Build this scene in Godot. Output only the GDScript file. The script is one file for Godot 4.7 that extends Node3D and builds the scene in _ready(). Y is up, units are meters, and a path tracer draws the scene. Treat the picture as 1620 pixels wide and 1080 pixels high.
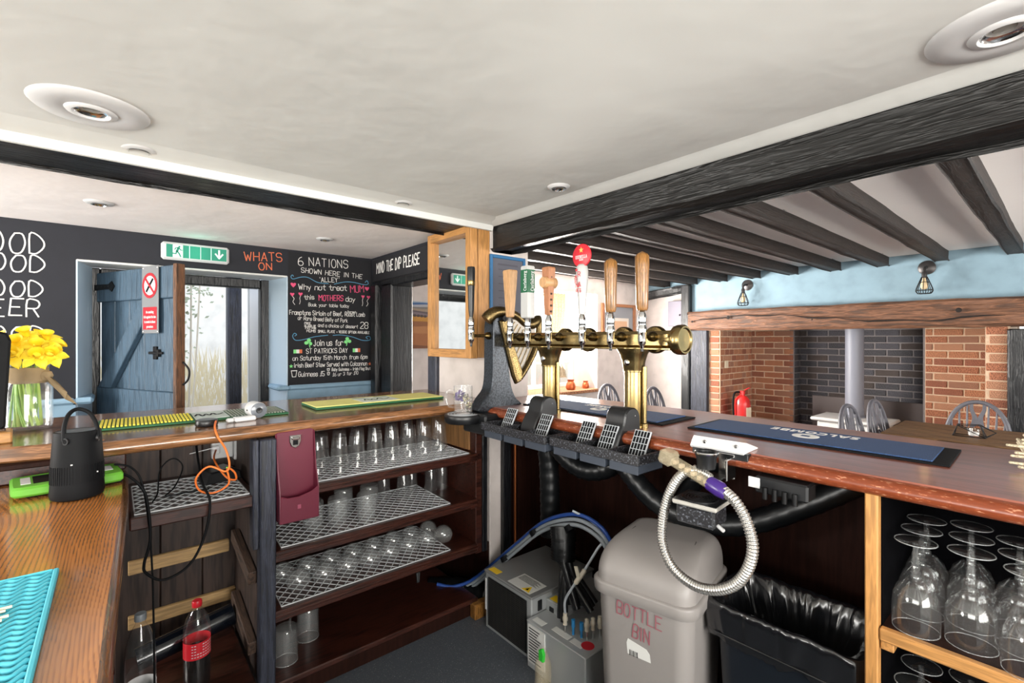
extends Node3D
# An old pub seen from behind its bar. +x runs towards the fireplace, -z towards the garden door; the camera's eye is 1.39 m above the floor.

class MB:
	var v := PackedVector3Array()
	var n := PackedVector3Array()
	var t := PackedVector2Array()

	func tri(a: Vector3, b: Vector3, c: Vector3, na: Vector3, nb: Vector3, nc: Vector3, ua := Vector2.ZERO, ub := Vector2.ZERO, uc := Vector2.ZERO) -> void:
		if (b - a).cross(c - a).dot(na + nb + nc) > 0.0:
			v.append_array([a, c, b])
			n.append_array([na, nc, nb])
			t.append_array([ua, uc, ub])
		else:
			v.append_array([a, b, c])
			n.append_array([na, nb, nc])
			t.append_array([ua, ub, uc])

	func quad(a: Vector3, b: Vector3, c: Vector3, d: Vector3, out: Vector3, uvs := []) -> void:
		var k := (c - a).cross(d - b).normalized()
		if k.dot(out) < 0.0:
			k = -k
		if uvs.size() == 4:
			tri(a, b, c, k, k, k, uvs[0], uvs[1], uvs[2])
			tri(a, c, d, k, k, k, uvs[0], uvs[2], uvs[3])
		else:
			tri(a, b, c, k, k, k)
			tri(a, c, d, k, k, k)

	func poly(p: Array, out: Vector3) -> void:
		for i in range(1, p.size() - 1):
			tri(p[0], p[i], p[i + 1], out, out, out)

	func box(lo: Vector3, hi: Vector3, bev := 0.003, x := Transform3D.IDENTITY) -> void:
		var c := (lo + hi) / 2.0
		var h := (hi - lo).abs() / 2.0
		var b := minf(bev, minf(h.x, minf(h.y, h.z)) * 0.8)
		var pt := func(s: Vector3, i: int) -> Vector3:
			var q := h - Vector3(b, b, b)
			q[i] = h[i]
			return x * (c + q * s)
		for i in 3:
			var j := (i + 1) % 3
			var k := (i + 2) % 3
			for s in [-1.0, 1.0]:
				var f := []
				for w in [[-1.0, -1.0], [1.0, -1.0], [1.0, 1.0], [-1.0, 1.0]]:
					var sg := Vector3.ZERO
					sg[i] = s
					sg[j] = w[0]
					sg[k] = w[1]
					f.append(pt.call(sg, i))
				var o := Vector3.ZERO
				o[i] = s
				quad(f[0], f[1], f[2], f[3], x.basis * o)
			if b <= 0.0:
				continue
			for s in [-1.0, 1.0]:
				for r in [-1.0, 1.0]:
					var s0 := Vector3.ZERO
					s0[i] = s
					s0[j] = r
					var s1 := s0
					s0[k] = -1.0
					s1[k] = 1.0
					quad(pt.call(s0, i), pt.call(s1, i), pt.call(s1, j), pt.call(s0, j), x.basis * (s0 + s1))
		if b > 0.0:
			for e in 8:
				var s := Vector3(1.0 if e & 1 else -1.0, 1.0 if e & 2 else -1.0, 1.0 if e & 4 else -1.0)
				var k := (x.basis * s).normalized()
				tri(pt.call(s, 0), pt.call(s, 1), pt.call(s, 2), k, k, k)

	func bar(a: Vector3, b: Vector3, w: float, h: float, bev := 0.002, upv := Vector3.UP) -> void:
		var z := (b - a).normalized()
		var x := upv.cross(z)
		if x.length() < 0.01:
			x = Vector3.RIGHT.cross(z)
		x = x.normalized()
		var y := z.cross(x)
		var l := (b - a).length() / 2.0
		box(Vector3(-w / 2.0, -h / 2.0, -l), Vector3(w / 2.0, h / 2.0, l), bev, Transform3D(Basis(x, y, z), (a + b) / 2.0))

	# profile: points (radius, height), outside on the right hand of the way up
	func lathe(p: Array, x := Transform3D.IDENTITY, seg := 24, squash := 1.0) -> void:
		var m := p.size()
		var sn := []
		for i in m - 1:
			var d: Vector2 = p[i + 1] - p[i]
			sn.append(Vector2(d.y, -d.x).normalized())
		for i in m - 1:
			var n0: Vector2 = sn[i]
			var n1: Vector2 = sn[i]
			if i > 0 and sn[i - 1].dot(sn[i]) > 0.7:
				n0 = (sn[i - 1] + sn[i]).normalized()
			if i < m - 2 and sn[i + 1].dot(sn[i]) > 0.7:
				n1 = (sn[i + 1] + sn[i]).normalized()
			for k in seg:
				var a0 := TAU * k / seg
				var a1 := TAU * (k + 1) / seg
				var q := []
				var e := []
				for w in [[a0, p[i], n0], [a1, p[i], n0], [a1, p[i + 1], n1], [a0, p[i + 1], n1]]:
					var ca := cos(w[0])
					var sa := sin(w[0]) * squash
					q.append(x * Vector3(w[1].x * ca, w[1].y, w[1].x * sa))
					e.append((x.basis * Vector3(w[2].x * ca, w[2].y, w[2].x * sin(w[0]))).normalized())
				var uv := [Vector2(float(k) / seg, 1.0 - float(i) / (m - 1)), Vector2(float(k + 1) / seg, 1.0 - float(i) / (m - 1)), Vector2(float(k + 1) / seg, 1.0 - float(i + 1) / (m - 1)), Vector2(float(k) / seg, 1.0 - float(i + 1) / (m - 1))]
				if p[i].x > 1e-5:
					tri(q[0], q[1], q[2], e[0], e[1], e[2], uv[0], uv[1], uv[2])
				if p[i + 1].x > 1e-5:
					tri(q[0], q[2], q[3], e[0], e[2], e[3], uv[0], uv[2], uv[3])

	func tube(p: Array, rad, seg := 8, closed := false, caps := true) -> void:
		var m := p.size()
		var fx := Vector3.ZERO
		var rings := []
		for i in m:
			var a: Vector3 = p[(i - 1 + m) % m] if closed or i > 0 else p[i]
			var b: Vector3 = p[(i + 1) % m] if closed or i < m - 1 else p[i]
			var d := (b - a).normalized()
			if i == 0:
				fx = d.cross(Vector3.UP if absf(d.y) < 0.9 else Vector3.RIGHT).normalized()
			else:
				fx = (fx - d * fx.dot(d)).normalized()
			var fy := d.cross(fx)
			var r: float = rad[i] if rad is Array else rad
			var slope := 0.0
			if rad is Array:
				slope = (rad[mini(i + 1, m - 1)] - rad[maxi(i - 1, 0)]) / maxf(1e-5, (b - a).length())
			var ring := []
			for k in seg:
				var e := fx * cos(TAU * k / seg) + fy * sin(TAU * k / seg)
				ring.append([p[i] + e * r, (e - d * slope).normalized()])
			rings.append(ring)
		for i in (m if closed else m - 1):
			var r0: Array = rings[i]
			var r1: Array = rings[(i + 1) % m]
			var off := 0
			if closed and i == m - 1:
				var best := 1e9
				for o in seg:
					var dd: float = (r0[0][0] - r1[o][0]).length()
					if dd < best:
						best = dd
						off = o
			for k in seg:
				var q := (k + 1) % seg
				var A: Array = r1[(k + off) % seg]
				var B: Array = r1[(q + off) % seg]
				tri(r0[k][0], r0[q][0], B[0], r0[k][1], r0[q][1], B[1])
				tri(r0[k][0], B[0], A[0], r0[k][1], B[1], A[1])
		if caps and not closed:
			for e in [[0, 1], [m - 1, m - 2]]:
				var o: Vector3 = (p[e[0]] - p[e[1]]).normalized()
				for k in seg:
					tri(p[e[0]], rings[e[0]][k][0], rings[e[0]][(k + 1) % seg][0], o, o, o)

	# outline in xy (any turn), from z0 to z1, edges of the caps chamfered by b
	func prism(o: Array, z0: float, z1: float, x := Transform3D.IDENTITY, b := 0.0) -> void:
		var p := PackedVector2Array(o)
		if Geometry2D.is_polygon_clockwise(p):
			p.reverse()
		var m := p.size()
		var en := []
		for i in m:
			var d := p[(i + 1) % m] - p[i]
			en.append(Vector2(d.y, -d.x).normalized())
		var inset := PackedVector2Array()
		for i in m:
			var k: Vector2 = en[i] + en[(i - 1 + m) % m]
			inset.append(p[i] - k / maxf(0.4, k.dot(en[i])) * b)
		var e := b
		for i in m:
			var j := (i + 1) % m
			var n0: Vector2 = en[i]
			var n1: Vector2 = en[i]
			if en[i].dot(en[(i - 1 + m) % m]) > 0.75:
				n0 = (en[i] + en[(i - 1 + m) % m]).normalized()
			if en[i].dot(en[j]) > 0.75:
				n1 = (en[i] + en[j]).normalized()
			var N0 := (x.basis * Vector3(n0.x, n0.y, 0)).normalized()
			var N1 := (x.basis * Vector3(n1.x, n1.y, 0)).normalized()
			var a := x * Vector3(p[i].x, p[i].y, z0 + e)
			var c := x * Vector3(p[j].x, p[j].y, z0 + e)
			var g := x * Vector3(p[j].x, p[j].y, z1 - e)
			var h := x * Vector3(p[i].x, p[i].y, z1 - e)
			tri(a, c, g, N0, N1, N1)
			tri(a, g, h, N0, N1, N0)
			if b > 0.0:
				var zo := (x.basis * Vector3(0, 0, 1)).normalized()
				quad(a, c, x * Vector3(inset[j].x, inset[j].y, z0), x * Vector3(inset[i].x, inset[i].y, z0), N0 - zo)
				quad(h, g, x * Vector3(inset[j].x, inset[j].y, z1), x * Vector3(inset[i].x, inset[i].y, z1), N0 + zo)
		var id := Geometry2D.triangulate_polygon(inset)
		if id.is_empty():
			id = Geometry2D.triangulate_polygon(p)
		var up := (x.basis * Vector3(0, 0, 1)).normalized()
		for i in range(0, id.size(), 3):
			for w in [[z0, -up], [z1, up]]:
				var q := []
				for k in 3:
					q.append(x * Vector3(inset[id[i + k]].x, inset[id[i + k]].y, w[0]))
				tri(q[0], q[1], q[2], w[1], w[1], w[1], inset[id[i]], inset[id[i + 1]], inset[id[i + 2]])

	# smooth sheet through rows of points; both sides show
	func sheet(g: Array, flip := 1.0, wrap := false) -> void:
		var R := g.size()
		var C: int = g[0].size()
		var nn := []
		for i in R:
			var row := []
			for j in C:
				var du: Vector3 = g[mini(i + 1, R - 1)][j] - g[maxi(i - 1, 0)][j]
				var dv: Vector3 = (g[i][(j + 1) % C] - g[i][(j - 1 + C) % C]) if wrap else (g[i][mini(j + 1, C - 1)] - g[i][maxi(j - 1, 0)])
				row.append(du.cross(dv).normalized() * flip)
			nn.append(row)
		for i in R - 1:
			for j in (C if wrap else C - 1):
				var k := (j + 1) % C
				var uv := [Vector2(float(j) / (C - 1), float(i) / (R - 1)), Vector2(float(j + 1) / (C - 1), float(i) / (R - 1)), Vector2(float(j + 1) / (C - 1), float(i + 1) / (R - 1)), Vector2(float(j) / (C - 1), float(i + 1) / (R - 1))]
				tri(g[i][j], g[i][k], g[i + 1][k], nn[i][j], nn[i][k], nn[i + 1][k], uv[0], uv[1], uv[2])
				tri(g[i][j], g[i + 1][k], g[i + 1][j], nn[i][j], nn[i + 1][k], nn[i + 1][j], uv[0], uv[2], uv[3])

	# chalk or pen stroke lying in the xy plane of x, raised d
	func stroke(p: Array, w: float, x := Transform3D.IDENTITY, d := 0.0006) -> void:
		for i in p.size() - 1:
			var a: Vector2 = p[i]
			var b: Vector2 = p[i + 1]
			var e := (b - a).normalized()
			if e == Vector2.ZERO:
				e = Vector2.RIGHT
			var s := e.orthogonal() * w / 2.0
			a -= e * w * 0.35
			b += e * w * 0.35
			var q := []
			for u in [a + s, b + s, b - s, a - s]:
				q.append(x * Vector3(u.x, u.y, d + 0.00015 * (i % 4)))
			quad(q[0], q[1], q[2], q[3], x.basis.z)

const GLYPHS := {
	"A": "022842 1434", "B": "020838473505 053544433202", "C": "4738180604123243", "D": "02082846442202", "E": "48080242 0535", "F": "480802 0535",
	"G": "47381806041232434525", "H": "0802 4842 0545", "I": "2822", "J": "3833221203", "K": "0802 480542", "L": "080242", "M": "0208254842", "N": "02084248",
	"O": "180604123244463818", "P": "02083847463505", "Q": "180604123244463818 2442", "R": "02083847463505 2542", "S": "473818070615354443321203", "T": "0848 2822",
	"U": "080312324348", "V": "082248", "W": "0812263248", "X": "0842 4802", "Y": "0825 482522", "Z": "08480242",
	"a": "46160503123243 4642", "b": "0802 051636454332120 3", "c": "4536160503123243", "d": "4842 4536160503123243", "e": "04444536160503123243", "f": "47382722 1636",
	"g": "46160503123243 46413010", "h": "0802 0516364542", "i": "2622 2728", "j": "36311100 3738", "k": "0802 360442", "l": "2822", "m": "0602 05162522 25364542", "n": "0602 0516364542",
	"o": "1605031232434536 16", "p": "0600 051636454332120 3", "r": "0602 05163645", "s": "45361605143443321203", "t": "28233242 0646", "u": "0603123243 4642", "v": "062246",
	"w": "0612253246", "x": "0642 4602", "y": "0623 4610", "z": "06460242",
	"0": "180604123244463818", "1": "172822", "2": "07183847460242", "3": "07183847352544331203", "5": "480805354443321203", "6": "3817050312324344351504", "8": "1807061535444332120304153546473818",
	"'": "2827", ",": "2311", ".": "2223", "+": "1434 2523", "£": "473827220242 1535",
}

var made := {}
var M := {}
var T := {}

func numbered(called: String) -> String:
	if not made.has(called):
		made[called] = 0
		return called
	made[called] += 1
	return "%s_%03d" % [called, made[called]]

func put(called: String, mb: MB, m: Material, parent: Node3D = null) -> MeshInstance3D:
	var a := []
	a.resize(Mesh.ARRAY_MAX)
	a[Mesh.ARRAY_VERTEX] = mb.v
	a[Mesh.ARRAY_NORMAL] = mb.n
	a[Mesh.ARRAY_TEX_UV] = mb.t
	var am := ArrayMesh.new()
	am.add_surface_from_arrays(Mesh.PRIMITIVE_TRIANGLES, a)
	am.surface_set_material(0, m)
	return put_mesh(called, am, parent)

func put_mesh(called: String, am: Mesh, parent: Node3D = null, at := Transform3D.IDENTITY) -> MeshInstance3D:
	var o := MeshInstance3D.new()
	o.mesh = am
	o.transform = at
	if parent == null:
		o.name = numbered(called)
		add_child(o)
	else:
		o.name = called
		parent.add_child(o, true)
	return o

func mesh_of(mb: MB, m: Material) -> ArrayMesh:
	var o := put("x_tmp", mb, m)
	made.erase("x_tmp")
	var am: ArrayMesh = o.mesh
	remove_child(o)
	o.free()
	return am

func tag(o: Node3D, label: String, category := "", group := "") -> Node3D:
	if label:
		o.set_meta("label", label)
	if category:
		o.set_meta("category", category)
	if group:
		o.set_meta("group", group)
	return o

func thing(called: String, label: String, category: String, at := Vector3.ZERO, turn := 0.0, group := "") -> Node3D:
	var o := Node3D.new()
	o.name = numbered(called)
	add_child(o)
	o.position = at
	o.rotation.y = turn
	return tag(o, label, category, group)

func copy(o: Node3D, at: Vector3, turn: float, label: String) -> Node3D:
	var base := String(o.name)
	var re := RegEx.create_from_string("_[0-9]{3}$")
	var c: Node3D = o.duplicate()
	c.name = numbered(re.sub(base, ""))
	add_child(c)
	c.position = at
	c.rotation.y = turn
	c.set_meta("label", label)
	return c

func struct(called: String, mb: MB, m: Material, parent: Node3D = null, label := "") -> MeshInstance3D:
	var o := put(called, mb, m, parent)
	if parent == null:
		o.set_meta("kind", "structure")
		if label:
			o.set_meta("label", label)
	return o

func loopbox(lo: Vector3, hi: Vector3, bev := 0.003) -> MB:
	var b := MB.new()
	b.box(lo, hi, bev)
	return b

func at(x: float, y: float, z: float, turn := 0.0) -> Transform3D:
	return Transform3D(Basis(Vector3.UP, turn), Vector3(x, y, z))

func frame(x: Vector3, y: Vector3, z: Vector3, o: Vector3) -> Transform3D:
	return Transform3D(Basis(x.normalized(), y.normalized(), z.normalized()), o)

# smooth curve through points
func curve(p: Array, steps := 6, closed := false) -> Array:
	var r := []
	var m := p.size()
	for i in (m if closed else m - 1):
		var a: Vector3 = p[(i - 1 + m) % m] if closed or i > 0 else p[i]
		var b: Vector3 = p[i]
		var c: Vector3 = p[(i + 1) % m]
		var d: Vector3 = p[(i + 2) % m] if closed or i < m - 2 else c
		for k in steps:
			r.append(b.cubic_interpolate(c, a, d, float(k) / steps))
	if not closed:
		r.append(p[m - 1])
	return r

func curve2(p: Array, steps := 5, closed := false) -> Array:
	var q := []
	for e in p:
		q.append(Vector3(e.x, e.y, 0))
	var r := []
	for e in curve(q, steps, closed):
		r.append(Vector2(e.x, e.y))
	return r

# handwriting: fills the way from a to b with text in letters h high (capitals), on the xy plane of x
func scrawl(mb: MB, text: String, a: Vector2, b: Vector2, h: float, w: float, x: Transform3D) -> void:
	var rng := RandomNumberGenerator.new()
	rng.seed = text.hash()
	var adv := []
	var total := 0.0
	for ch in text:
		var k := 5.6
		if ch == " ":
			k = 4.0
		elif ch in "Iil1'.,":
			k = 3.2
		elif ch in "MWmw":
			k = 6.4
		elif ch == ch.to_lower():
			k = 5.2
		adv.append(k)
		total += k
	total -= 1.4
	var dir := (b - a).normalized()
	var up := dir.orthogonal()
	if up.y < 0.0:
		up = -up
	var sx := (b - a).length() / total
	var sy := h / 6.0
	var cur := 0.0
	for i in text.length():
		var ch := text[i]
		if GLYPHS.has(ch):
			var wide := 1.25 if ch in "MWmw" else 1.0
			var lean := rng.randf_range(-0.05, 0.12)
			var lift := rng.randf_range(-0.25, 0.25)
			var s: String = GLYPHS[ch]
			var shift := -1.0 if ch in "Iil1'.," else 0.0
			for part in ["%s" % s] if not " " in s else [s]:
				var strokes := []
				for st in part.split(" "):
					if st.length() == 1:
						continue
					strokes.append(st)
				for st in strokes:
					var pts := []
					for k in range(0, st.length() - 1, 2):
						var gx := float(st[k]) * wide + shift
						var gy := float(st[k + 1]) - 2.0 + lift
						pts.append(a + dir * (cur + gx + gy * lean) * sx + up * gy * sy)
					if pts.size() > 5:
						pts = curve2(pts, 3)
					mb.stroke(pts, w, x)
		cur += adv[i]

func printed(called: String, text: String, m: Material, parent: Node3D, x: Transform3D, h: float, bold := true, serif := false, wide := 0.0) -> MeshInstance3D:
	var tm := TextMesh.new()
	var f := SystemFont.new()
	f.font_names = PackedStringArray(["Droid Serif" if serif else "Droid Sans"])
	f.font_weight = 700 if bold else 400
	tm.font = f
	tm.font_size = 32
	tm.pixel_size = h / 23.0
	tm.depth = 0.0008
	tm.text = text
	tm.material = m
	var o := put_mesh(called, tm, parent, x)
	if wide > 0.0:
		var w := tm.get_aabb().size.x
		if w > 0.0:
			o.transform = x * Transform3D(Basis.from_scale(Vector3(wide / w, 1, 1)), Vector3.ZERO)
	return o

# ---------- materials ----------
func ramp_image(im: Image, stops: Array) -> ImageTexture:
	# stops: [at 0..1, grey or Color]
	var lut := PackedByteArray()
	lut.resize(256 * 3)
	for i in 256:
		var f := i / 255.0
		var k := 0
		while k < stops.size() - 2 and f > stops[k + 1][0]:
			k += 1
		var a = stops[k]
		var b = stops[k + 1]
		var u := clampf((f - a[0]) / maxf(1e-4, b[0] - a[0]), 0.0, 1.0)
		var ca: Color = a[1] if a[1] is Color else Color(a[1], a[1], a[1])
		var cb: Color = b[1] if b[1] is Color else Color(b[1], b[1], b[1])
		var c := ca.lerp(cb, u)
		lut[i * 3] = int(c.r * 255)
		lut[i * 3 + 1] = int(c.g * 255)
		lut[i * 3 + 2] = int(c.b * 255)
	var src := im.get_data()
	var out := PackedByteArray()
	out.resize(src.size() * 3)
	for i in src.size():
		var s := src[i] * 3
		out[i * 3] = lut[s]
		out[i * 3 + 1] = lut[s + 1]
		out[i * 3 + 2] = lut[s + 2]
	return ImageTexture.create_from_image(Image.create_from_data(im.get_width(), im.get_height(), false, Image.FORMAT_RGB8, out))

func noise_image(sd: int, freq: float, oct: int, ridged := false) -> Image:
	var f := FastNoiseLite.new()
	f.seed = sd
	f.noise_type = FastNoiseLite.TYPE_SIMPLEX_SMOOTH
	f.frequency = freq
	f.fractal_type = FastNoiseLite.FRACTAL_RIDGED if ridged else FastNoiseLite.FRACTAL_FBM
	f.fractal_octaves = oct
	var im := f.get_seamless_image(512, 512)
	im.convert(Image.FORMAT_L8)
	return im

func mat(key: String, col: String, rough := 0.6, metal := 0.0, tex := "", scale := Vector3.ONE, bump := "", bs := 0.1) -> StandardMaterial3D:
	if M.has(key):
		return M[key]
	var m := StandardMaterial3D.new()
	m.resource_name = key
	m.albedo_color = Color(col)
	m.roughness = rough
	m.metallic = metal
	if tex:
		m.albedo_texture = T[tex]
	if bump:
		m.heightmap_enabled = true
		m.heightmap_texture = T[bump]
		m.heightmap_scale = bs
	if tex or bump:
		m.uv1_triplanar = true
		m.uv1_scale = scale
	M[key] = m
	return m

# wood whose grain runs along axis 0, 1 or 2
func wood(key: String, col: String, axis: int, rough := 0.5, tex := "grain", fine := 5.0, coat := 0.0, bump := 0.0) -> StandardMaterial3D:
	if M.has(key):
		return M[key]
	var s := Vector3(fine, fine, fine)
	s[axis] = fine * 0.09
	var m := mat(key, col, rough, 0.0, tex, s, "grain" if bump > 0.0 else "", bump)
	if coat > 0.0:
		m.clearcoat_enabled = true
		m.clearcoat = coat
		m.clearcoat_roughness = 0.12
	return m

func glow(key: String, col: String, e: float) -> StandardMaterial3D:
	var m := mat(key, col, 0.5)
	m.emission_enabled = true
	m.emission = Color(col)
	m.emission_energy_multiplier = e
	return m

func pane(key: String, col: String, a: float) -> StandardMaterial3D:
	var m := mat(key, col, 0.02)
	m.transparency = BaseMaterial3D.TRANSPARENCY_ALPHA
	m.albedo_color.a = a
	return m

func make_textures() -> void:
	var a := noise_image(3, 0.012, 5)
	var b := noise_image(8, 0.03, 3)
	T.grain = ramp_image(a, [[0.0, 0.38], [0.38, 0.62], [0.5, 0.95], [0.6, 0.7], [1.0, 1.0]])
	T.grainsoft = ramp_image(a, [[0.0, 0.72], [0.45, 0.9], [0.55, 1.0], [1.0, 0.82]])
	T.soft = ramp_image(a, [[0.0, 0.9], [0.5, 0.97], [1.0, 1.0]])
	T.mottle = ramp_image(b, [[0.0, 0.45], [0.4, 0.75], [0.6, 0.95], [1.0, 1.0]])
	T.worn = ramp_image(noise_image(21, 0.02, 5), [[0.0, Color(0.43, 0.2, 0.11)], [0.6, Color(0.48, 0.23, 0.13)], [0.78, Color(0.52, 0.26, 0.15)], [0.81, Color(0.75, 0.52, 0.4)], [1.0, Color(0.85, 0.7, 0.58)]])
	T.bare = ramp_image(noise_image(33, 0.022, 4), [[0.0, Color(0.1, 0.1, 0.11)], [0.55, Color(0.13, 0.13, 0.14)], [0.72, Color(0.34, 0.35, 0.38)], [1.0, Color(0.62, 0.64, 0.68)]])
	T.lump = ramp_image(noise_image(5, 0.008, 4), [[0.0, 0.0], [1.0, 1.0]])
	T.fine = ramp_image(noise_image(6, 0.06, 3), [[0.0, 0.0], [1.0, 1.0]])
	var rng := RandomNumberGenerator.new()
	rng.seed = 5
	var im := Image.create(512, 512, false, Image.FORMAT_RGB8)
	im.fill(Color(0.3, 0.32, 0.345))
	for i in 5200:
		var g := rng.randf_range(0.45, 1.0)
		var c := Color(g, g * rng.randf_range(0.94, 1.0), g * rng.randf_range(0.85, 1.05)) if rng.randf() < 0.5 else Color(0.13, 0.14, 0.155)
		var px := rng.randi() % 510
		var py := rng.randi() % 510
		im.set_pixel(px, py, c)
		if rng.randf() < 0.5:
			im.set_pixel(px + 1, py, c)
		if rng.randf() < 0.3:
			im.set_pixel(px, py + 1, c)
	T.speck = ImageTexture.create_from_image(im)
	# plain-sawn board: dark growth rings that open into long arches, 1 m by 1.25 m
	var W := 640
	var H := 800
	var f := FastNoiseLite.new()
	f.seed = 11
	f.frequency = 1.0
	f.fractal_octaves = 3
	var bd := PackedByteArray()
	bd.resize(W * H * 3)
	for y in H:
		for x in W:
			var px := float(x) / W
			var py := float(y) / H * 1.25
			var wob := f.get_noise_2d(px * 0.9, py * 0.55) * 0.13 + f.get_noise_2d(px * 5.0, py * 1.6) * 0.008
			var dx := px - 0.36 + wob
			var r := sqrt(dx * dx * 4.0 + pow(0.1 + (1.25 - py) * 0.3 + wob * 0.3, 2.0)) * 62.0
			var k := r - floorf(r)
			var line := smoothstep(0.5, 0.9, k) * (1.0 - smoothstep(0.92, 1.0, k))
			var pore := f.get_noise_2d(px * 160.0, py * 14.0) * 0.5 + 0.5
			var d := clampf(1.0 - line * (0.14 + 0.2 * pore) - 0.1 * pore, 0.0, 1.0)
			var tone := 0.9 + 0.25 * f.get_noise_2d(px * 3.0 + 40.0, py * 1.5)
			var i := (y * W + x) * 3
			bd[i] = int(clampf(0.8 * d * tone, 0, 1) * 255)
			bd[i + 1] = int(clampf(0.53 * pow(d, 1.25) * tone, 0, 1) * 255)
			bd[i + 2] = int(clampf(0.28 * pow(d, 1.5) * tone, 0, 1) * 255)
	T.board = ImageTexture.create_from_image(Image.create_from_data(W, H, false, Image.FORMAT_RGB8, bd))

const ORD := ["first", "second", "third", "fourth", "fifth", "sixth", "seventh", "eighth", "ninth", "tenth", "eleventh", "twelfth"]

func _ready() -> void:
	# ---- camera, sky, large lights, exposure ----
	var cam := Camera3D.new()
	cam.name = "camera"
	add_child(cam)
	cam.near = 0.05
	cam.far = 200.0
	var fw := Vector3(0.64342, 0, -0.76551)
	cam.transform = Transform3D(Basis(Vector3(0.76551, 0, 0.64342), Vector3.UP, -fw), Vector3(0, 1.39, 0))
	# a level shift lens: 748 pixels of focal length, the horizon four pixels above the middle
	cam.set_frustum(1080.0 / 748.0 * 0.05, Vector2(0, -4.0 / 748.0 * 0.05), 0.05, 200.0)
	var we := WorldEnvironment.new()
	we.name = "world"
	var e := Environment.new()
	e.background_mode = Environment.BG_SKY
	var sm := ProceduralSkyMaterial.new()
	sm.sky_top_color = Color(0.83, 0.88, 0.95)
	sm.sky_horizon_color = Color(0.97, 0.97, 0.96)
	sm.ground_horizon_color = Color(0.9, 0.89, 0.86)
	sm.ground_bottom_color = Color(0.6, 0.58, 0.54)
	sm.sky_energy_multiplier = 1.75
	sm.ground_energy_multiplier = 1.5
	sm.sun_angle_max = 0.0
	var sk := Sky.new()
	sk.sky_material = sm
	e.sky = sk
	e.tonemap_mode = Environment.TONE_MAPPER_LINEAR
	e.tonemap_exposure = 1.0
	e.sdfgi_enabled = true
	e.ssao_enabled = true
	e.ssil_enabled = true
	we.environment = e
	add_child(we)
	# daylight through the windows behind and beside the camera
	day("window_daylight", Vector3(-0.2, 1.35, 2.36), Vector3(0, 0, -1), Vector2(2.6, 1.1), 17.0)
	day("window_daylight", Vector3(3.6, 1.35, 2.36), Vector3(0, 0.8, -1), Vector2(2.4, 1.1), 17.0)
	day("window_daylight", Vector3(-2.36, 1.4, 0.4), Vector3(1, 0, 0), Vector2(2.2, 1.0), 9.0)
	day("window_daylight", Vector3(-2.36, 1.37, -2.8), Vector3(1, 0.25, 0), Vector2(1.0, 0.9), 10.0)
	# daylight through the deep window of the far room and through the open door
	day("window_daylight", Vector3(3.85, 1.4, -4.05), Vector3(0.1, 0.45, 1), Vector2(1.1, 1.0), 38.0)
	make_textures()
	materials()
	setting()
	chimney()
	garden()
	bar_counters()
	left_shelves()
	left_bar_things()
	near_counter_things()
	beer_taps()
	right_bar_things()
	under_right_bar()
	right_cabinet()
	wall_things()
	far_room_things()

func day(called: String, at_: Vector3, dir: Vector3, size: Vector2, energy: float) -> void:
	var l := AreaLight3D.new()
	l.name = numbered(called)
	add_child(l)
	l.transform = Transform3D(Basis.looking_at(dir, Vector3.UP), at_)
	l.area_size = size
	l.light_energy = energy
	l.light_color = Color(1.0, 0.985, 0.96)
	l.area_range = 12.0
	l.shadow_enabled = true

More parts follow.
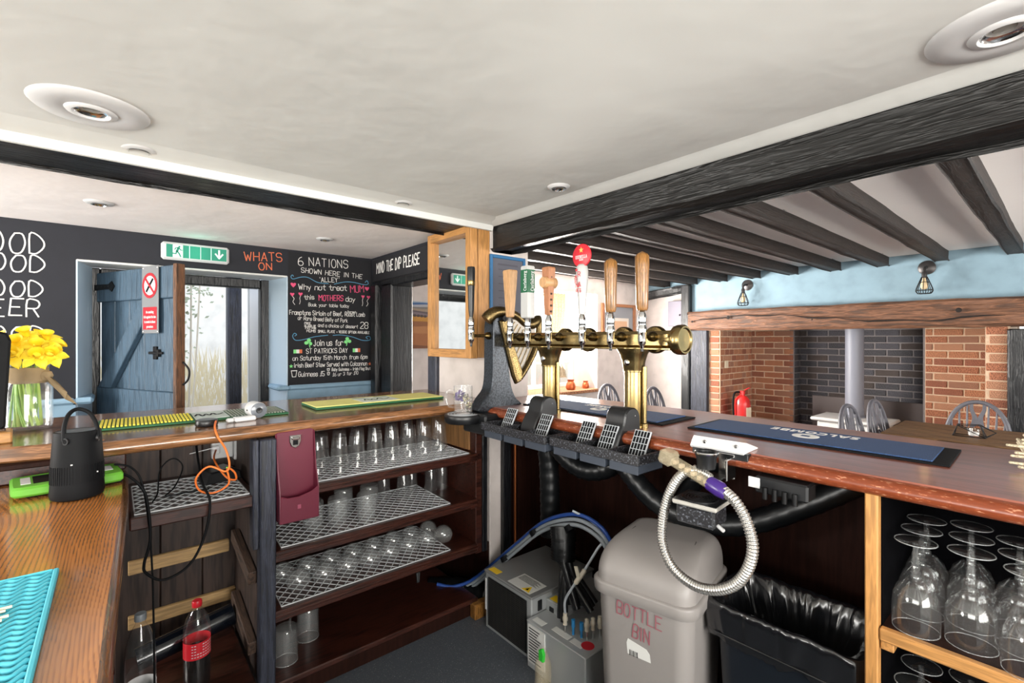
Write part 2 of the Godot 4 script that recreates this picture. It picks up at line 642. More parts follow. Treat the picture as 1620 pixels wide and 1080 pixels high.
func materials() -> void:
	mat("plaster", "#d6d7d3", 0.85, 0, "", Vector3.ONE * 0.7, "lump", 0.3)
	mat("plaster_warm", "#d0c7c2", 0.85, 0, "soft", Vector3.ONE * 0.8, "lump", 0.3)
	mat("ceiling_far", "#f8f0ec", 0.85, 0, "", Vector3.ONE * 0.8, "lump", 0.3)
	mat("reveal_blue", "#bfd3e2", 0.5)
	mat("white_paint", "#e4e3e0", 0.6)
	mat("white_plastic", "#d2d2d2", 0.35)
	mat("chalk_wall", "#1b1d26", 0.75, 0, "soft", Vector3.ONE * 1.2)
	mat("chalk_board", "#1a1a1f", 0.8, 0, "soft", Vector3.ONE * 2.5)
	mat("pale_blue", "#93b4cb", 0.55, 0, "soft", Vector3.ONE)
	mat("wall_blue", "#7e98a6", 0.7, 0, "soft", Vector3.ONE * 0.8, "lump", 0.2)
	wood("beam_black", "#0f0e0d", 2, 0.42, "grainsoft", 4.0, 0.0, 0.5)
	wood("beam_black_across", "#0f0e0e", 0, 0.35, "grainsoft", 5.0, 0.0, 0.6)
	wood("joist_wood", "#261c17", 0, 0.6, "grainsoft", 4.0, 0.0, 0.5)
	wood("black_post", "#101115", 1, 0.35, "grainsoft", 6.0, 0.0, 0.3)
	wood("slate_post", "#3b3f4e", 1, 0.5, "grain", 7.0, 0.0, 0.3)
	wood("door_blue", "#455b6d", 1, 0.42, "grainsoft", 6.0, 0.0, 0.2)
	wood("door_brown", "#7a5134", 1, 0.6, "grain", 7.0)
	wood("oak_up", "#c08a4e", 1, 0.5, "grainsoft", 9.0)
	wood("oak_x", "#c08a4e", 0, 0.5, "grainsoft", 9.0)
	wood("oak_z", "#c08a4e", 2, 0.5, "grainsoft", 9.0)
	wood("bar_left", "#a8744b", 0, 0.22, "grain", 7.0, 0.6)
	wood("bar_right", "#965a4a", 2, 0.3, "grainsoft", 5.0, 0.5)
	wood("shelf_wood", "#4b261c", 0, 0.35, "grain", 7.0, 0.2)
	wood("back_dark", "#42322b", 1, 0.6, "mottle", 2.5)
	wood("panel_dark", "#2a1712", 1, 0.5, "grainsoft", 4.0)
	wood("pale_batten", "#c9a470", 0, 0.6, "grainsoft", 7.0)
	wood("rough_brown", "#5b4436", 2, 0.7, "grain", 8.0)
	wood("handle_oak", "#b07a3c", 1, 0.35, "grain", 22.0, 0.3)
	wood("handle_pale", "#c99c6c", 1, 0.45, "grainsoft", 18.0)
	wood("handle_red", "#b0754e", 1, 0.45, "grainsoft", 18.0)
	wood("table_wood", "#8a6744", 2, 0.5, "grain", 6.0, 0.0, 0.2)
	wood("mantel_wood", "#8a5f46", 2, 0.6, "grain", 4.0, 0.0, 1.0)
	mat("floor_speck", "#ffffff", 0.45, 0, "speck", Vector3.ONE * 2.2)
	mat("red_nose", "#ffffff", 0.3, 0, "worn", Vector3(14, 14, 3.5))
	mat("near_top", "#ffffff", 0.2, 0)
	M.near_top.albedo_texture = T.board
	M.near_top.clearcoat_enabled = true
	M.near_top.clearcoat = 0.7
	M.near_top.clearcoat_roughness = 0.1
	wood("near_edge", "#8f5b2b", 2, 0.25, "grain", 9.0, 0.7)
	mat("steel", "#c9c9c9", 0.16, 1.0)
	mat("chrome", "#dcdcdc", 0.06, 1.0)
	mat("brass", "#98845a", 0.27, 1.0, "soft", Vector3.ONE * 6)
	mat("old_brass", "#78653f", 0.3, 1.0, "mottle", Vector3.ONE * 6)
	mat("iron", "#1c1c1d", 0.45, 0.6)
	mat("black_plastic", "#17181a", 0.35)
	mat("black_soft", "#101113", 0.6).metallic_specular = 0.25
	mat("tray_black", "#ffffff", 0.4, 0, "bare", Vector3.ONE * 9)
	mat("grille_scuffed", "#b4b8bc", 0.4)
	mat("white_mesh", "#bfc2c4", 0.45)
	M.panel_dark.metallic_specular = 0.2
	var ge := pane("glass_edge", "#f4f8f8", 0.2)
	ge.roughness = 0.05
	mat("handle_white", "#b4b4b2", 0.35)
	pane("glass", "#f2f6f5", 0.01)
	pane("glass_thick", "#f4f8f7", 0.042)
	pane("window_glass", "#eef3f3", 0.01)
	pane("bottle_plastic", "#e8ecea", 0.012)
	var cg := pane("clear_plastic", "#d8c9a8", 0.25)
	cg.roughness = 0.1
	mat("chalk_white", "#e8e6e2", 0.9)
	mat("chalk_orange", "#d9734e", 0.9)
	mat("chalk_pink", "#e2577f", 0.9)
	mat("chalk_green", "#86e08a", 0.9)
	mat("chalk_blue", "#5f9cc0", 0.9)
	mat("mortar", "#cfb398", 0.95, 0, "soft", Vector3.ONE * 3, "fine", 0.4)
	mat("soot_mortar", "#807a7a", 0.95, 0, "soft", Vector3.ONE * 3, "fine", 0.4)
	for i in 5:
		mat("brick_%d" % i, ["#c27e5e", "#cf8c68", "#b06f56", "#d79c7a", "#c08a70"][i], 0.92, 0, "mottle", Vector3.ONE * (6.0 + i), "fine", 0.35)
	for i in 3:
		mat("soot_%d" % i, ["#4f4d52", "#5d5b62", "#5e534f"][i], 0.7, 0, "mottle", Vector3.ONE * (6.0 + i), "fine", 0.35)

# a timber left rough by the adze, from a to b, w wide and h high
func hewn(a: Vector3, b: Vector3, w: float, h: float, sd: int, amp: float, cut := 0.012, steps := 30) -> MB:
	var f := FastNoiseLite.new()
	f.seed = sd
	f.frequency = 1.6
	f.fractal_octaves = 3
	var z := (b - a).normalized()
	var x := Vector3.UP.cross(z).normalized()
	var y := z.cross(x)
	var sec := []
	for q in [[-1, -1], [1, -1], [1, 1], [-1, 1]]:
		var c := Vector2(q[0] * w / 2.0, q[1] * h / 2.0)
		var d0 := Vector2(0, -q[1]) if q[0] * q[1] < 0 else Vector2(-q[0], 0)
		var d1 := Vector2(-q[0], 0) if q[0] * q[1] < 0 else Vector2(0, -q[1])
		sec.append(c + d0 * cut)
		sec.append(c + d1 * cut)
	var full := []
	for i in sec.size():
		var p: Vector2 = sec[i]
		var r: Vector2 = sec[(i + 1) % sec.size()]
		full.append(p)
		if i % 2 == 1:
			full.append(p.lerp(r, 0.33))
			full.append(p.lerp(r, 0.67))
	var g := []
	var l := (b - a).length()
	for i in steps + 1:
		var row := []
		var s := l * i / steps
		for p in full:
			var k: float = f.get_noise_3d(s * 1.3, p.x * 5.0, p.y * 5.0) * amp
			var k2: float = f.get_noise_3d(s * 1.3 + 50.0, p.x * 5.0, p.y * 5.0) * amp
			row.append(a + z * s + x * (p.x + k) + y * (p.y + k2))
		g.append(row)
	var mb := MB.new()
	for i in steps:
		for j in full.size():
			var k := (j + 1) % full.size()
			var mid: Vector2 = (full[j] + full[k]) / 2.0
			mb.quad(g[i][j], g[i][k], g[i + 1][k], g[i + 1][j], x * mid.x + y * mid.y)
	for i in [0, steps]:
		mb.poly(g[i], -z if i == 0 else z)
	return mb

func slab(called: String, lo: Vector3, hi: Vector3, m: String, label := "", bev := 0.0) -> MeshInstance3D:
	return struct(called, loopbox(lo, hi, bev), M[m], null, label)

func setting() -> void:
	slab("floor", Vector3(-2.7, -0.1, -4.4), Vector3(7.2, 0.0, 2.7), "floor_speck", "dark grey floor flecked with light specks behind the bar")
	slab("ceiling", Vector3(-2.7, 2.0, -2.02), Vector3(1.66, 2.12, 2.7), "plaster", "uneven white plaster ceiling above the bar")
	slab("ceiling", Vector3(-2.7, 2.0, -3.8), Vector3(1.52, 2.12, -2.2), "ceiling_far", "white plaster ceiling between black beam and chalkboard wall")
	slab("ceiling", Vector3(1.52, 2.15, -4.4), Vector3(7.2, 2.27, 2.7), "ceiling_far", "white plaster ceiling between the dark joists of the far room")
	# plaster lips where the ceiling turns down onto the beams
	var lip := MB.new()
	lip.prism([Vector2(1.82, 2.003), Vector2(1.93, 1.994), Vector2(1.958, 1.984), Vector2(1.966, 1.958), Vector2(1.978, 1.957), Vector2(1.99, 2.02), Vector2(1.82, 2.02)], -2.7, 1.52, frame(Vector3(0, 0, -1), Vector3.UP, Vector3.RIGHT, Vector3.ZERO))
	struct("trim_1", lip, M.plaster, null, "rounded plaster lip along the black cross beam")
	var lip2 := MB.new()
	lip2.prism([Vector2(1.42, 2.004), Vector2(1.48, 1.997), Vector2(1.516, 1.982), Vector2(1.53, 1.982), Vector2(1.53, 2.02), Vector2(1.42, 2.02)], -2.0, 2.7)
	struct("trim_2", lip2, M.plaster, null, "plaster lip along the big black beam over the bar")
	struct("beam", hewn(Vector3(-2.6, 2.02, -2.115), Vector3(1.52, 2.02, -2.115), 0.27, 0.12, 4, 0.006), M.beam_black_across, null, "black painted beam crossing the ceiling before the garden door")
	struct("beam", hewn(Vector3(1.597, 2.005, 2.6), Vector3(1.597, 2.005, -1.985), 0.155, 0.305, 9, 0.012, 0.016, 40), M.beam_black, null, "big black hewn beam running over the right-hand bar")
	var jz := [-0.3, -0.74, -1.15, -1.53, -1.91, -2.29, -2.66, -3.03, -3.4, 0.14, 0.58, 1.02, 1.46, 1.9]
	for i in jz.size():
		struct("ceiling_beam", hewn(Vector3(1.66, 2.112, jz[i]), Vector3(5.52, 2.112, jz[i]), 0.1, 0.1, 30 + i, 0.008, 0.008, 14), M.joist_wood, null, "dark ceiling joist of the far room, %s from the window wall" % ORD[8 - i] if i < 9 else "dark ceiling joist out of view")
	# north wall with the stable door
	var cw := "chalk_wall"
	slab("wall_north", Vector3(-2.7, 0, -3.78), Vector3(-0.159, 2.02, -3.45), cw, "dark chalk-painted wall left of the door")
	slab("wall_north", Vector3(0.902, 0, -3.78), Vector3(1.62, 2.02, -3.45), cw, "dark chalk-painted wall right of the door")
	slab("wall_north", Vector3(-0.159, 1.82, -3.78), Vector3(0.902, 2.02, -3.45), cw, "dark chalk-painted wall above the door")
	for r in [[Vector3(-0.159, 1.808, -3.7), Vector3(0.902, 1.82, -3.447), "white_paint"]]:
		slab("trim_3", r[0], r[1], r[2], "painted lining of the door reveal", 0.004)
	for w in [[[-0.159, -3.446], [-0.152, -3.446], [-0.1, -3.7], [-0.159, -3.7]], [[0.902, -3.446], [0.895, -3.446], [0.842, -3.7], [0.902, -3.7]]]:
		var sp := MB.new()
		sp.prism(plan(w), 0.0, 1.812, PLAN)
		struct("trim_3", sp, M.reveal_blue, null, "splayed pale blue reveal beside the door")
	# skirting dado in blue with a moulded rail
	for d in [[-2.6, -0.159], [0.902, 1.5]]:
		slab("baseboard_north", Vector3(d[0], 0, -3.45), Vector3(d[1], 1.04, -3.43), "pale_blue", "pale blue panelled dado under the chalkboard wall")
		var n := int(ceil((d[1] - d[0]) / 0.6))
		for k in n:
			var w: float = (d[1] - d[0]) / n
			var o: float = d[0] + w * k
			slab("trim_4", Vector3(o + 0.05, 0.2, -3.43), Vector3(o + w - 0.05, 0.98, -3.423), "pale_blue", "raised panel of the blue dado", 0.005)
		slab("trim_5", Vector3(d[0], 1.04, -3.455), Vector3(d[1], 1.075, -3.415), "pale_blue", "pale blue dado rail", 0.012)
	for x in [-0.127, 0.87]:
		slab("trim_5", Vector3(x - 0.04, 1.04, -3.68), Vector3(x + 0.04, 1.075, -3.42), "pale_blue", "pale blue dado rail in the door reveal", 0.012)
	# door frame
	slab("door_1", Vector3(-0.11, 0, -3.78), Vector3(-0.065, 1.808, -3.7), "black_post", "black timber door post at the hinges", 0.006)
	slab("door_1", Vector3(0.79, 0, -3.78), Vector3(0.85, 1.808, -3.7), "black_post", "black timber door post at the latch side", 0.006)
	slab("door_1", Vector3(-0.065, 1.745, -3.78), Vector3(0.79, 1.808, -3.7), "black_post", "black timber head of the garden door frame", 0.006)
	# wall with the dip passage
	slab("wall_east", Vector3(1.5, 1.8, -3.45), Vector3(1.62, 2.16, -2.5), cw, "dark lintel wall over the passage")
	slab("wall_east", Vector3(1.5, 0, -3.45), Vector3(1.62, 1.8, -3.3), "black_post", "black wall beside the passage")
	var wl := loopbox(Vector3(1.485, 1.815, -3.4), Vector3(1.5, 1.98, -2.42), 0.006)
	struct("trim_6", wl, M.chalk_board, null, "black fascia over the passage")
	slab("trim_7", Vector3(1.47, 1.76, -3.38), Vector3(1.64, 1.812, -2.5), "black_post", "black lintel edge over the passage", 0.01)
	for p in [[-3.4, -3.36, 0.02], [-3.36, -3.26, 0.05], [-3.22, -3.05, 0.03]]:
		slab("door_2", Vector3(1.5 - p[2], 0, p[0]), Vector3(1.64, 1.79, p[1]), "black_post", "black moulded post of the passage", 0.012)
	slab("door_2", Vector3(1.495, 0, -2.6), Vector3(1.62, 1.9, -2.5), "slate_post", "worn blue-grey post of the passage", 0.008)
	# corner pillar
	var pb := loopbox(Vector3(1.517, 0, -2.5), Vector3(1.79, 2.16, -1.985), 0.006)
	struct("pillar", pb, M.plaster_warm, null, "white plastered pillar at the corner of the bar")
	slab("wall_inner", Vector3(1.525, 1.99, -1.985), Vector3(1.66, 2.16, 2.7), "plaster", "wall above the big beam")
	# far room
	slab("wall_back", Vector3(1.62, 0, -4.3), Vector3(3.2, 2.2, -3.8), "plaster_warm", "cream wall left of the deep window")
	slab("wall_back", Vector3(4.57, 0, -4.3), Vector3(5.62, 2.2, -3.8), "plaster_warm", "cream wall right of the deep window")
	slab("wall_back", Vector3(3.2, 0, -4.3), Vector3(4.57, 0.74, -3.8), "plaster_warm", "cream wall under the deep window")
	slab("wall_back", Vector3(3.2, 1.94, -4.3), Vector3(4.57, 2.2, -3.8), "plaster_warm", "cream wall over the deep window")
	slab("wall_back", Vector3(5.5, 0, -4.4), Vector3(7.2, 2.2, -4.3), "plaster_warm", "cream wall of the recess by the fireplace")
	mat("sill_clay", "#b9825e", 0.8, 0, "mottle", Vector3.ONE * 3)
	slab("window_1", Vector3(3.2, 0.74, -4.2), Vector3(4.57, 0.78, -3.78), "sill_clay", "warm clay window sill", 0.006)
	window(Vector3(3.2, 0.78, -4.22), 1.37, 1.16, 4, 4, "window_1", Vector3.RIGHT)
	slab("wall_recess", Vector3(5.53, 0, -3.8), Vector3(5.6, 2.15, -3.06), "plaster_warm", "rough white plaster between the black timbers by the fireplace")
	slab("wall_blue", Vector3(5.5, 1.99, -3.8), Vector3(5.62, 2.2, -3.06), "wall_blue", "blue wall above the timber frame")
	slab("wall_blue", Vector3(5.5, 1.5, -3.06), Vector3(5.62, 2.2, 2.7), "wall_blue", "pale blue chimney wall above the mantel beam")
	slab("wall_blue", Vector3(5.5, 0, -0.02), Vector3(5.62, 1.5, 2.7), "wall_blue", "pale blue wall right of the fireplace")
	slab("wall_blue", Vector3(5.6, 0, -2.85), Vector3(6.3, 1.6, -2.8), "plaster_warm", "side of the recess by the fireplace")
	struct("beam", hewn(Vector3(5.47, 1.95, -3.8), Vector3(5.47, 2.02, -3.08), 0.1, 0.1, 61, 0.02, 0.012, 10), M.black_post, null, "gnarled black lintel beside the blue chimney wall")
	slab("trim_8", Vector3(5.42, 0, -3.17), Vector3(5.52, 2.06, -3.06), "black_post", "tall black post left of the mantel beam", 0.012)
	slab("trim_9", Vector3(5.45, 0, -3.06), Vector3(5.52, 1.5, -2.845), "slate_post", "blue-black boarding left of the fireplace bricks", 0.008)
	slab("trim_9", Vector3(5.44, 0, -0.335), Vector3(5.52, 1.47, -0.02), "black_post", "dark boarding right of the fireplace bricks", 0.008)
	slab("trim_9", Vector3(5.435, 0, -0.345), Vector3(5.5, 1.47, -0.31), "black_post", "dark bead at the right edge of the fireplace bricks", 0.012)
	# the walls out of view, with the windows that let the day in
	wall_with_hole("wall_south", Vector3(-2.7, 0, 2.4), Vector3(1.6, 2.2, 2.7), -1.5, 1.1, 0.8, 1.9, "window_2", "plaster")
	wall_with_hole("wall_south", Vector3(1.6, 0, 2.4), Vector3(5.62, 2.2, 2.7), 2.4, 4.8, 0.8, 1.9, "window_3", "plaster_warm")
	slab("wall_west", Vector3(-2.7, 0, -3.78), Vector3(-2.4, 2.1, -3.35), "plaster", "wall left of the camera")
	slab("wall_west", Vector3(-2.7, 0, -2.25), Vector3(-2.4, 2.1, -0.7), "plaster", "wall left of the camera")
	slab("wall_west", Vector3(-2.7, 0, -3.35), Vector3(-2.4, 0.9, -2.25), "plaster", "wall left of the camera")
	slab("wall_west", Vector3(-2.7, 1.85, -3.35), Vector3(-2.4, 2.1, -2.25), "plaster", "wall left of the camera")
	window(Vector3(-2.6, 0.9, -3.35), 1.1, 0.95, 2, 3, "window_5", Vector3.BACK)
	slab("wall_west", Vector3(-2.7, 0, 1.5), Vector3(-2.4, 2.1, 2.4), "plaster", "wall left of the camera")
	slab("wall_west", Vector3(-2.7, 0, -0.7), Vector3(-2.4, 0.9, 1.5), "plaster", "wall left of the camera")
	slab("wall_west", Vector3(-2.7, 1.9, -0.7), Vector3(-2.4, 2.1, 1.5), "plaster", "wall left of the camera")
	window(Vector3(-2.6, 0.9, -0.7), 2.2, 1.0, 4, 3, "window_4", Vector3.BACK)

func wall_with_hole(called: String, lo: Vector3, hi: Vector3, x0: float, x1: float, y0: float, y1: float, win: String, m: String) -> void:
	slab(called, lo, Vector3(x0, hi.y, hi.z), m, "wall behind the camera")
	slab(called, Vector3(x1, lo.y, lo.z), hi, m, "wall behind the camera")
	slab(called, Vector3(x0, lo.y, lo.z), Vector3(x1, y0, hi.z), m, "wall behind the camera")
	slab(called, Vector3(x0, y1, lo.z), Vector3(x1, hi.y, hi.z), m, "wall behind the camera")
	window(Vector3(x0, y0, lo.z + 0.2), x1 - x0, y1 - y0, 4, 3, win, Vector3.RIGHT)

# frame, bars and panes of a window whose lower corner is o and whose sill runs along d
func window(o: Vector3, w: float, h: float, nx: int, ny: int, called: String, d: Vector3) -> void:
	var x := frame(d, Vector3.UP, d.cross(Vector3.UP), o)
	var mb := MB.new()
	mb.box(Vector3(0, 0, -0.03), Vector3(0.05, h, 0.03), 0.004, x)
	mb.box(Vector3(w - 0.05, 0, -0.03), Vector3(w, h, 0.03), 0.004, x)
	mb.box(Vector3(0.05, 0, -0.03), Vector3(w - 0.05, 0.05, 0.03), 0.004, x)
	mb.box(Vector3(0.05, h - 0.05, -0.03), Vector3(w - 0.05, h, 0.03), 0.004, x)
	var f := struct(called, mb, M.white_paint, null, "white window frame with glazing bars")
	var pw := (w - 0.1) / nx
	var ph := (h - 0.1) / ny
	for i in range(1, nx):
		var t := 0.025 if i * 2 == nx else 0.009
		put("glazing_bar", boxx(Vector3(0.05 + pw * i - t, 0.05, -0.02), Vector3(0.05 + pw * i + t, h - 0.05, 0.02), 0.003, x), M.white_paint, f)
	for j in range(1, ny):
		put("glazing_bar", boxx(Vector3(0.05, 0.05 + ph * j - 0.009, -0.018), Vector3(w - 0.05, 0.05 + ph * j + 0.009, 0.018), 0.003, x), M.white_paint, f)
	for i in nx:
		for j in ny:
			put("pane", boxx(Vector3(0.05 + pw * i, 0.05 + ph * j, -0.001), Vector3(0.05 + pw * (i + 1), 0.05 + ph * (j + 1), 0.001), 0.0, x), M.window_glass, f)

func boxx(lo: Vector3, hi: Vector3, bev: float, x: Transform3D) -> MB:
	var b := MB.new()
	b.box(lo, hi, bev, x)
	return b

func chimney() -> void:
	# mortar beds first; every brick is a piece of its own
	var rng := RandomNumberGenerator.new()
	rng.seed = 77
	var lj := slab("wall_fireplace", Vector3(5.5, 0, -2.845), Vector3(6.5, 1.52, -2.706), "mortar", "brick left jamb and cheek of the inglenook")
	var bk := slab("wall_fireplace", Vector3(6.346, 0, -2.706), Vector3(6.5, 1.9, -2.2), "mortar", "brick back of the inglenook, left of the hearth")
	var ct := slab("wall_fireplace", Vector3(6.546, 0, -2.25), Vector3(6.7, 1.9, -0.95), "soot_mortar", "soot-black brick back of the hearth")
	var rb := slab("wall_fireplace", Vector3(6.346, 0, -0.984), Vector3(6.5, 1.9, -0.33), "mortar", "sunlit brick back of the inglenook, right of the hearth")
	var rj := slab("wall_fireplace", Vector3(5.5, 0, -0.474), Vector3(6.5, 1.52, -0.335), "mortar", "narrow brick right jamb of the inglenook")
	slab("wall_fireplace", Vector3(6.346, 0, -2.25), Vector3(6.56, 1.9, -2.2), "soot_mortar", "sooty left cheek of the hearth")
	slab("wall_fireplace", Vector3(6.346, 0, -1.0), Vector3(6.56, 1.9, -0.984), "soot_mortar", "sooty right cheek of the hearth")
	slab("ceiling", Vector3(5.62, 1.85, -2.85), Vector3(6.7, 1.95, -0.3), "soot_mortar", "soot-black underside of the chimney")
	slab("floor", Vector3(5.4, 0.0, -2.7), Vector3(6.55, 0.06, -0.48), "brick_2", "brick hearth of the inglenook")
	var bm := {}
	var lay := func(parent: Node3D, o: Vector3, d: Vector3, nrm: Vector3, len_: float, rows: int, y0: float, kind: String, head: bool) -> void:
		for r in rows:
			var s := 0.0
			var first := true
			while s < len_ - 0.02:
				var l := 0.102 if head else 0.215
				if first and r % 2 == 1:
					l = 0.05 if head else 0.105
				first = false
				l = minf(l, len_ - s)
				if l > 0.025:
					var key := "%d_%d" % [int(l * 1000), rng.randi() % 2]
					if not bm.has(key):
						var b := MB.new()
						b.box(Vector3(-l / 2.0, -0.0315, -0.012), Vector3(l / 2.0, 0.0315, 0.012), 0.005)
						bm[key] = mesh_of(b, null)
					var c := o + d * (s + l / 2.0) + Vector3.UP * (y0 + r * 0.0745 + 0.0365) + nrm * rng.randf_range(-0.008, -0.003)
					var x := frame(d, Vector3.UP, d.cross(Vector3.UP), c)
					x.basis = x.basis.rotated(nrm, rng.randf_range(-0.012, 0.012))
					var k := put_mesh("brick", bm[key], parent, x)
					var sooty: bool = kind == "soot" or (kind == "fade" and rng.randf() < clampf(1.0 - s / len_ * 2.4, 0.0, 1.0))
					k.material_override = M["soot_%d" % (rng.randi() % 3)] if sooty else M["brick_%d" % (rng.randi() % 5)]
				s += l + 0.011
	# direction d must put its own right hand side (d x up) outwards
	lay.call(lj, Vector3(5.5, 0, -2.715), Vector3(0, 0, -1), Vector3.LEFT, 0.122, 16, 0.3, "plain", false)
	lay.call(lj, Vector3(5.51, 0, -2.706), Vector3.RIGHT, Vector3.BACK, 0.83, 16, 0.3, "plain", true)
	lay.call(bk, Vector3(6.346, 0, -2.21), Vector3(0, 0, -1), Vector3.LEFT, 0.49, 17, 0.23, "plain", false)
	lay.call(ct, Vector3(6.546, 0, -1.0), Vector3(0, 0, -1), Vector3.LEFT, 1.2, 17, 0.23, "soot", false)
	lay.call(ct, Vector3(6.35, 0, -2.2), Vector3.RIGHT, Vector3.BACK, 0.19, 17, 0.23, "soot", true)
	lay.call(rb, Vector3(6.346, 0, -0.474), Vector3(0, 0, -1), Vector3.LEFT, 0.505, 17, 0.23, "plain", false)
	lay.call(rj, Vector3(5.5, 0, -0.345), Vector3(0, 0, -1), Vector3.LEFT, 0.125, 17, 0.23, "plain", false)
	# mantel beam with its long crack and bolt holes
	var mb := hewn(Vector3(5.5, 1.607, -0.02), Vector3(5.5, 1.607, -3.06), 0.24, 0.235, 14, 0.012, 0.018, 40)
	var o := struct("mantel_beam", mb, M.mantel_wood, null, "long rough brown oak beam over the fireplace")
	o.name = "beam_mantel"
	var ck := MB.new()
	var pts := []
	for i in 22:
		var u := i / 21.0
		pts.append(Vector3(5.372 + 0.006 * sin(i * 2.1), 1.6 + 0.05 * sin(u * 6.0) + 0.01 * sin(i * 1.7), lerpf(-3.0, -0.35, u)))
	var rr := []
	for i in 22:
		rr.append(0.0 + 0.007 * absf(sin(i * 0.75)) + 0.001)
	ck.tube(pts, rr, 5)
	put("crack", ck, mat("crack_dark", "#1a120e", 0.9), o)
	for hp in [[1.6, -2.99, 0.014], [1.635, -2.55, 0.02], [1.63, -0.62, 0.02], [1.585, -1.7, 0.008]]:
		var hb := MB.new()
		hb.lathe([Vector2(0, 0.004), Vector2(hp[2] * 0.7, 0.003), Vector2(hp[2], 0)], Transform3D(Basis(Vector3.BACK, PI / 2), Vector3(5.374, hp[0], hp[1])), 14)
		put("bolt_hole", hb, M.crack_dark, o)

func garden() -> void:
	mat("gravel", "#b9b2a4", 0.95, 0, "mottle", Vector3.ONE * 2, "fine", 0.6)
	mat("render_wall", "#d9d5cd", 0.9, 0, "soft", Vector3.ONE * 0.5)
	mat("dry_grass", "#cabd9c", 0.9)
	mat("leaf_grey", "#8b9078", 0.8)
	mat("leaf_green", "#9dbb66", 0.7)
	mat("bark", "#b8ae9e", 0.9)
	slab("ground", Vector3(-9, -0.1, -16), Vector3(9, -0.02, -3.78), "gravel", "pale gravel path outside the door")
	slab("wall_garden", Vector3(-4, -0.1, -9.2), Vector3(5, 4.2, -9.0), "render_wall", "pale rendered wall across the garden")
	# porch post and white side outside the door
	slab("trim_10", Vector3(0.7, 0, -4.5), Vector3(0.8, 2.3, -4.4), "slate_post", "weathered porch post outside the door", 0.01)
	slab("wall_porch", Vector3(0.86, 0, -4.5), Vector3(1.6, 2.3, -4.42), "white_paint", "white porch wall outside the door")
	var rng := RandomNumberGenerator.new()
	rng.seed = 12
	var g := MB.new()
	for i in 900:
		var p := Vector3(rng.randf_range(-0.3, 2.2), -0.02, rng.randf_range(-8.6, -6.3))
		var h := rng.randf_range(0.5, 1.35)
		var l := Vector3(rng.randf_range(-0.25, 0.25), h, rng.randf_range(-0.15, 0.15))
		var w := Vector3(rng.randf_range(0.003, 0.007), 0, 0.002)
		g.tri(p - w, p + w, p + l, Vector3.BACK, Vector3.BACK, Vector3.BACK)
		g.tri(p + l * 0.75 - w, p + l * 0.75 + w * 3.0, p + l * 1.03, Vector3.BACK, Vector3.BACK, Vector3.BACK)
	var gr := put("dry_grass", g, M.dry_grass)
	gr.set_meta("kind", "stuff")
	tag(gr, "pale dry grasses growing across the garden", "grass")
	var t := thing("shrub", "thin leggy shrub with grey leaves seen beside the open door", "shrub", Vector3(0.52, -0.02, -5.75))
	var st := MB.new()
	var tops := []
	for i in 7:
		var a := rng.randf() * TAU
		var tip := Vector3(cos(a) * rng.randf_range(0.08, 0.4), rng.randf_range(1.7, 2.4), sin(a) * 0.3)
		st.tube(curve([Vector3(cos(a) * 0.04, 0, sin(a) * 0.04), tip * 0.5 + Vector3(0.03, 0, 0), tip], 4), 0.009, 6)
		tops.append(tip)
	put("stem", st, M.bark, t)
	var lf := MB.new()
	for i in 800:
		var c: Vector3 = tops[rng.randi() % tops.size()]
		var p := c + Vector3(rng.randfn(0, 0.1), rng.randfn(-0.12, 0.2), rng.randfn(0, 0.1))
		var d := Vector3(rng.randf_range(-1, 1), rng.randf_range(-0.6, 1), rng.randf_range(-1, 1)).normalized() * rng.randf_range(0.03, 0.06)
		var s := d.cross(Vector3(0.3, 0.5, 1)).normalized() * 0.012
		lf.quad(p, p + d * 0.5 + s, p + d, p + d * 0.5 - s, Vector3.BACK)
	put("leaves", lf, M.leaf_grey, t)
	var lb := MB.new()
	for i in 260:
		var p := Vector3(rng.randfn(0.5, 0.2), rng.randf_range(0.0, 0.4), rng.randfn(-5.2, 0.1))
		var d := Vector3(rng.randf_range(-1, 1), rng.randf_range(0, 1), rng.randf_range(-1, 1)).normalized() * 0.06
		var s := d.cross(Vector3(0.3, 0.5, 1)).normalized() * 0.014
		lb.quad(p, p + d * 0.5 + s, p + d, p + d * 0.5 - s, Vector3.BACK)
	tag(put("low_bush", lb, M.leaf_green), "low green bush at the foot of the shrub outside", "bush")
	# upper leaf of the stable door, standing open into the room
	var hinge := Vector3(-0.061, 0.95, -3.70)
	var dr := (Vector3(0.252, 0.95, -3.02) - hinge).normalized()
	var dx := frame(dr, Vector3.UP, dr.cross(Vector3.UP), hinge)
	var root := thing("stable_door", "upper leaf of a blue-grey plank stable door standing open", "door")
	root.transform = dx
	var W := 0.766
	var H := 0.83
	var nb := 5
	for i in nb:
		var w := (W - 0.02) / nb
		put("plank", loopbox(Vector3(i * w + 0.001, 0.0, -0.022), Vector3((i + 1) * w - 0.001, H, 0.0), 0.004), M.door_blue, root)
	put("ledge", loopbox(Vector3(0.0, H - 0.175, 0.0), Vector3(W - 0.015, H - 0.005, 0.022), 0.004), M.door_blue, root)
	put("ledge", loopbox(Vector3(0.0, 0.0, 0.0), Vector3(W - 0.015, 0.16, 0.022), 0.004), M.door_blue, root)
	put("stile", loopbox(Vector3(W - 0.17, 0.16, 0.0), Vector3(W - 0.015, H - 0.175, 0.012), 0.004), M.door_blue, root)
	var br := MB.new()
	br.prism([Vector2(0.03, 0.16), Vector2(0.16, 0.16), Vector2(0.6, H - 0.175), Vector2(0.47, H - 0.175)], 0.0, 0.03, Transform3D.IDENTITY, 0.003)
	put("brace", br, M.door_blue, root)
	put("edge_strip", loopbox(Vector3(W - 0.015, 0.0, -0.022), Vector3(W + 0.012, H + 0.002, 0.024), 0.003), M.door_brown, root)
	var hg := MB.new()
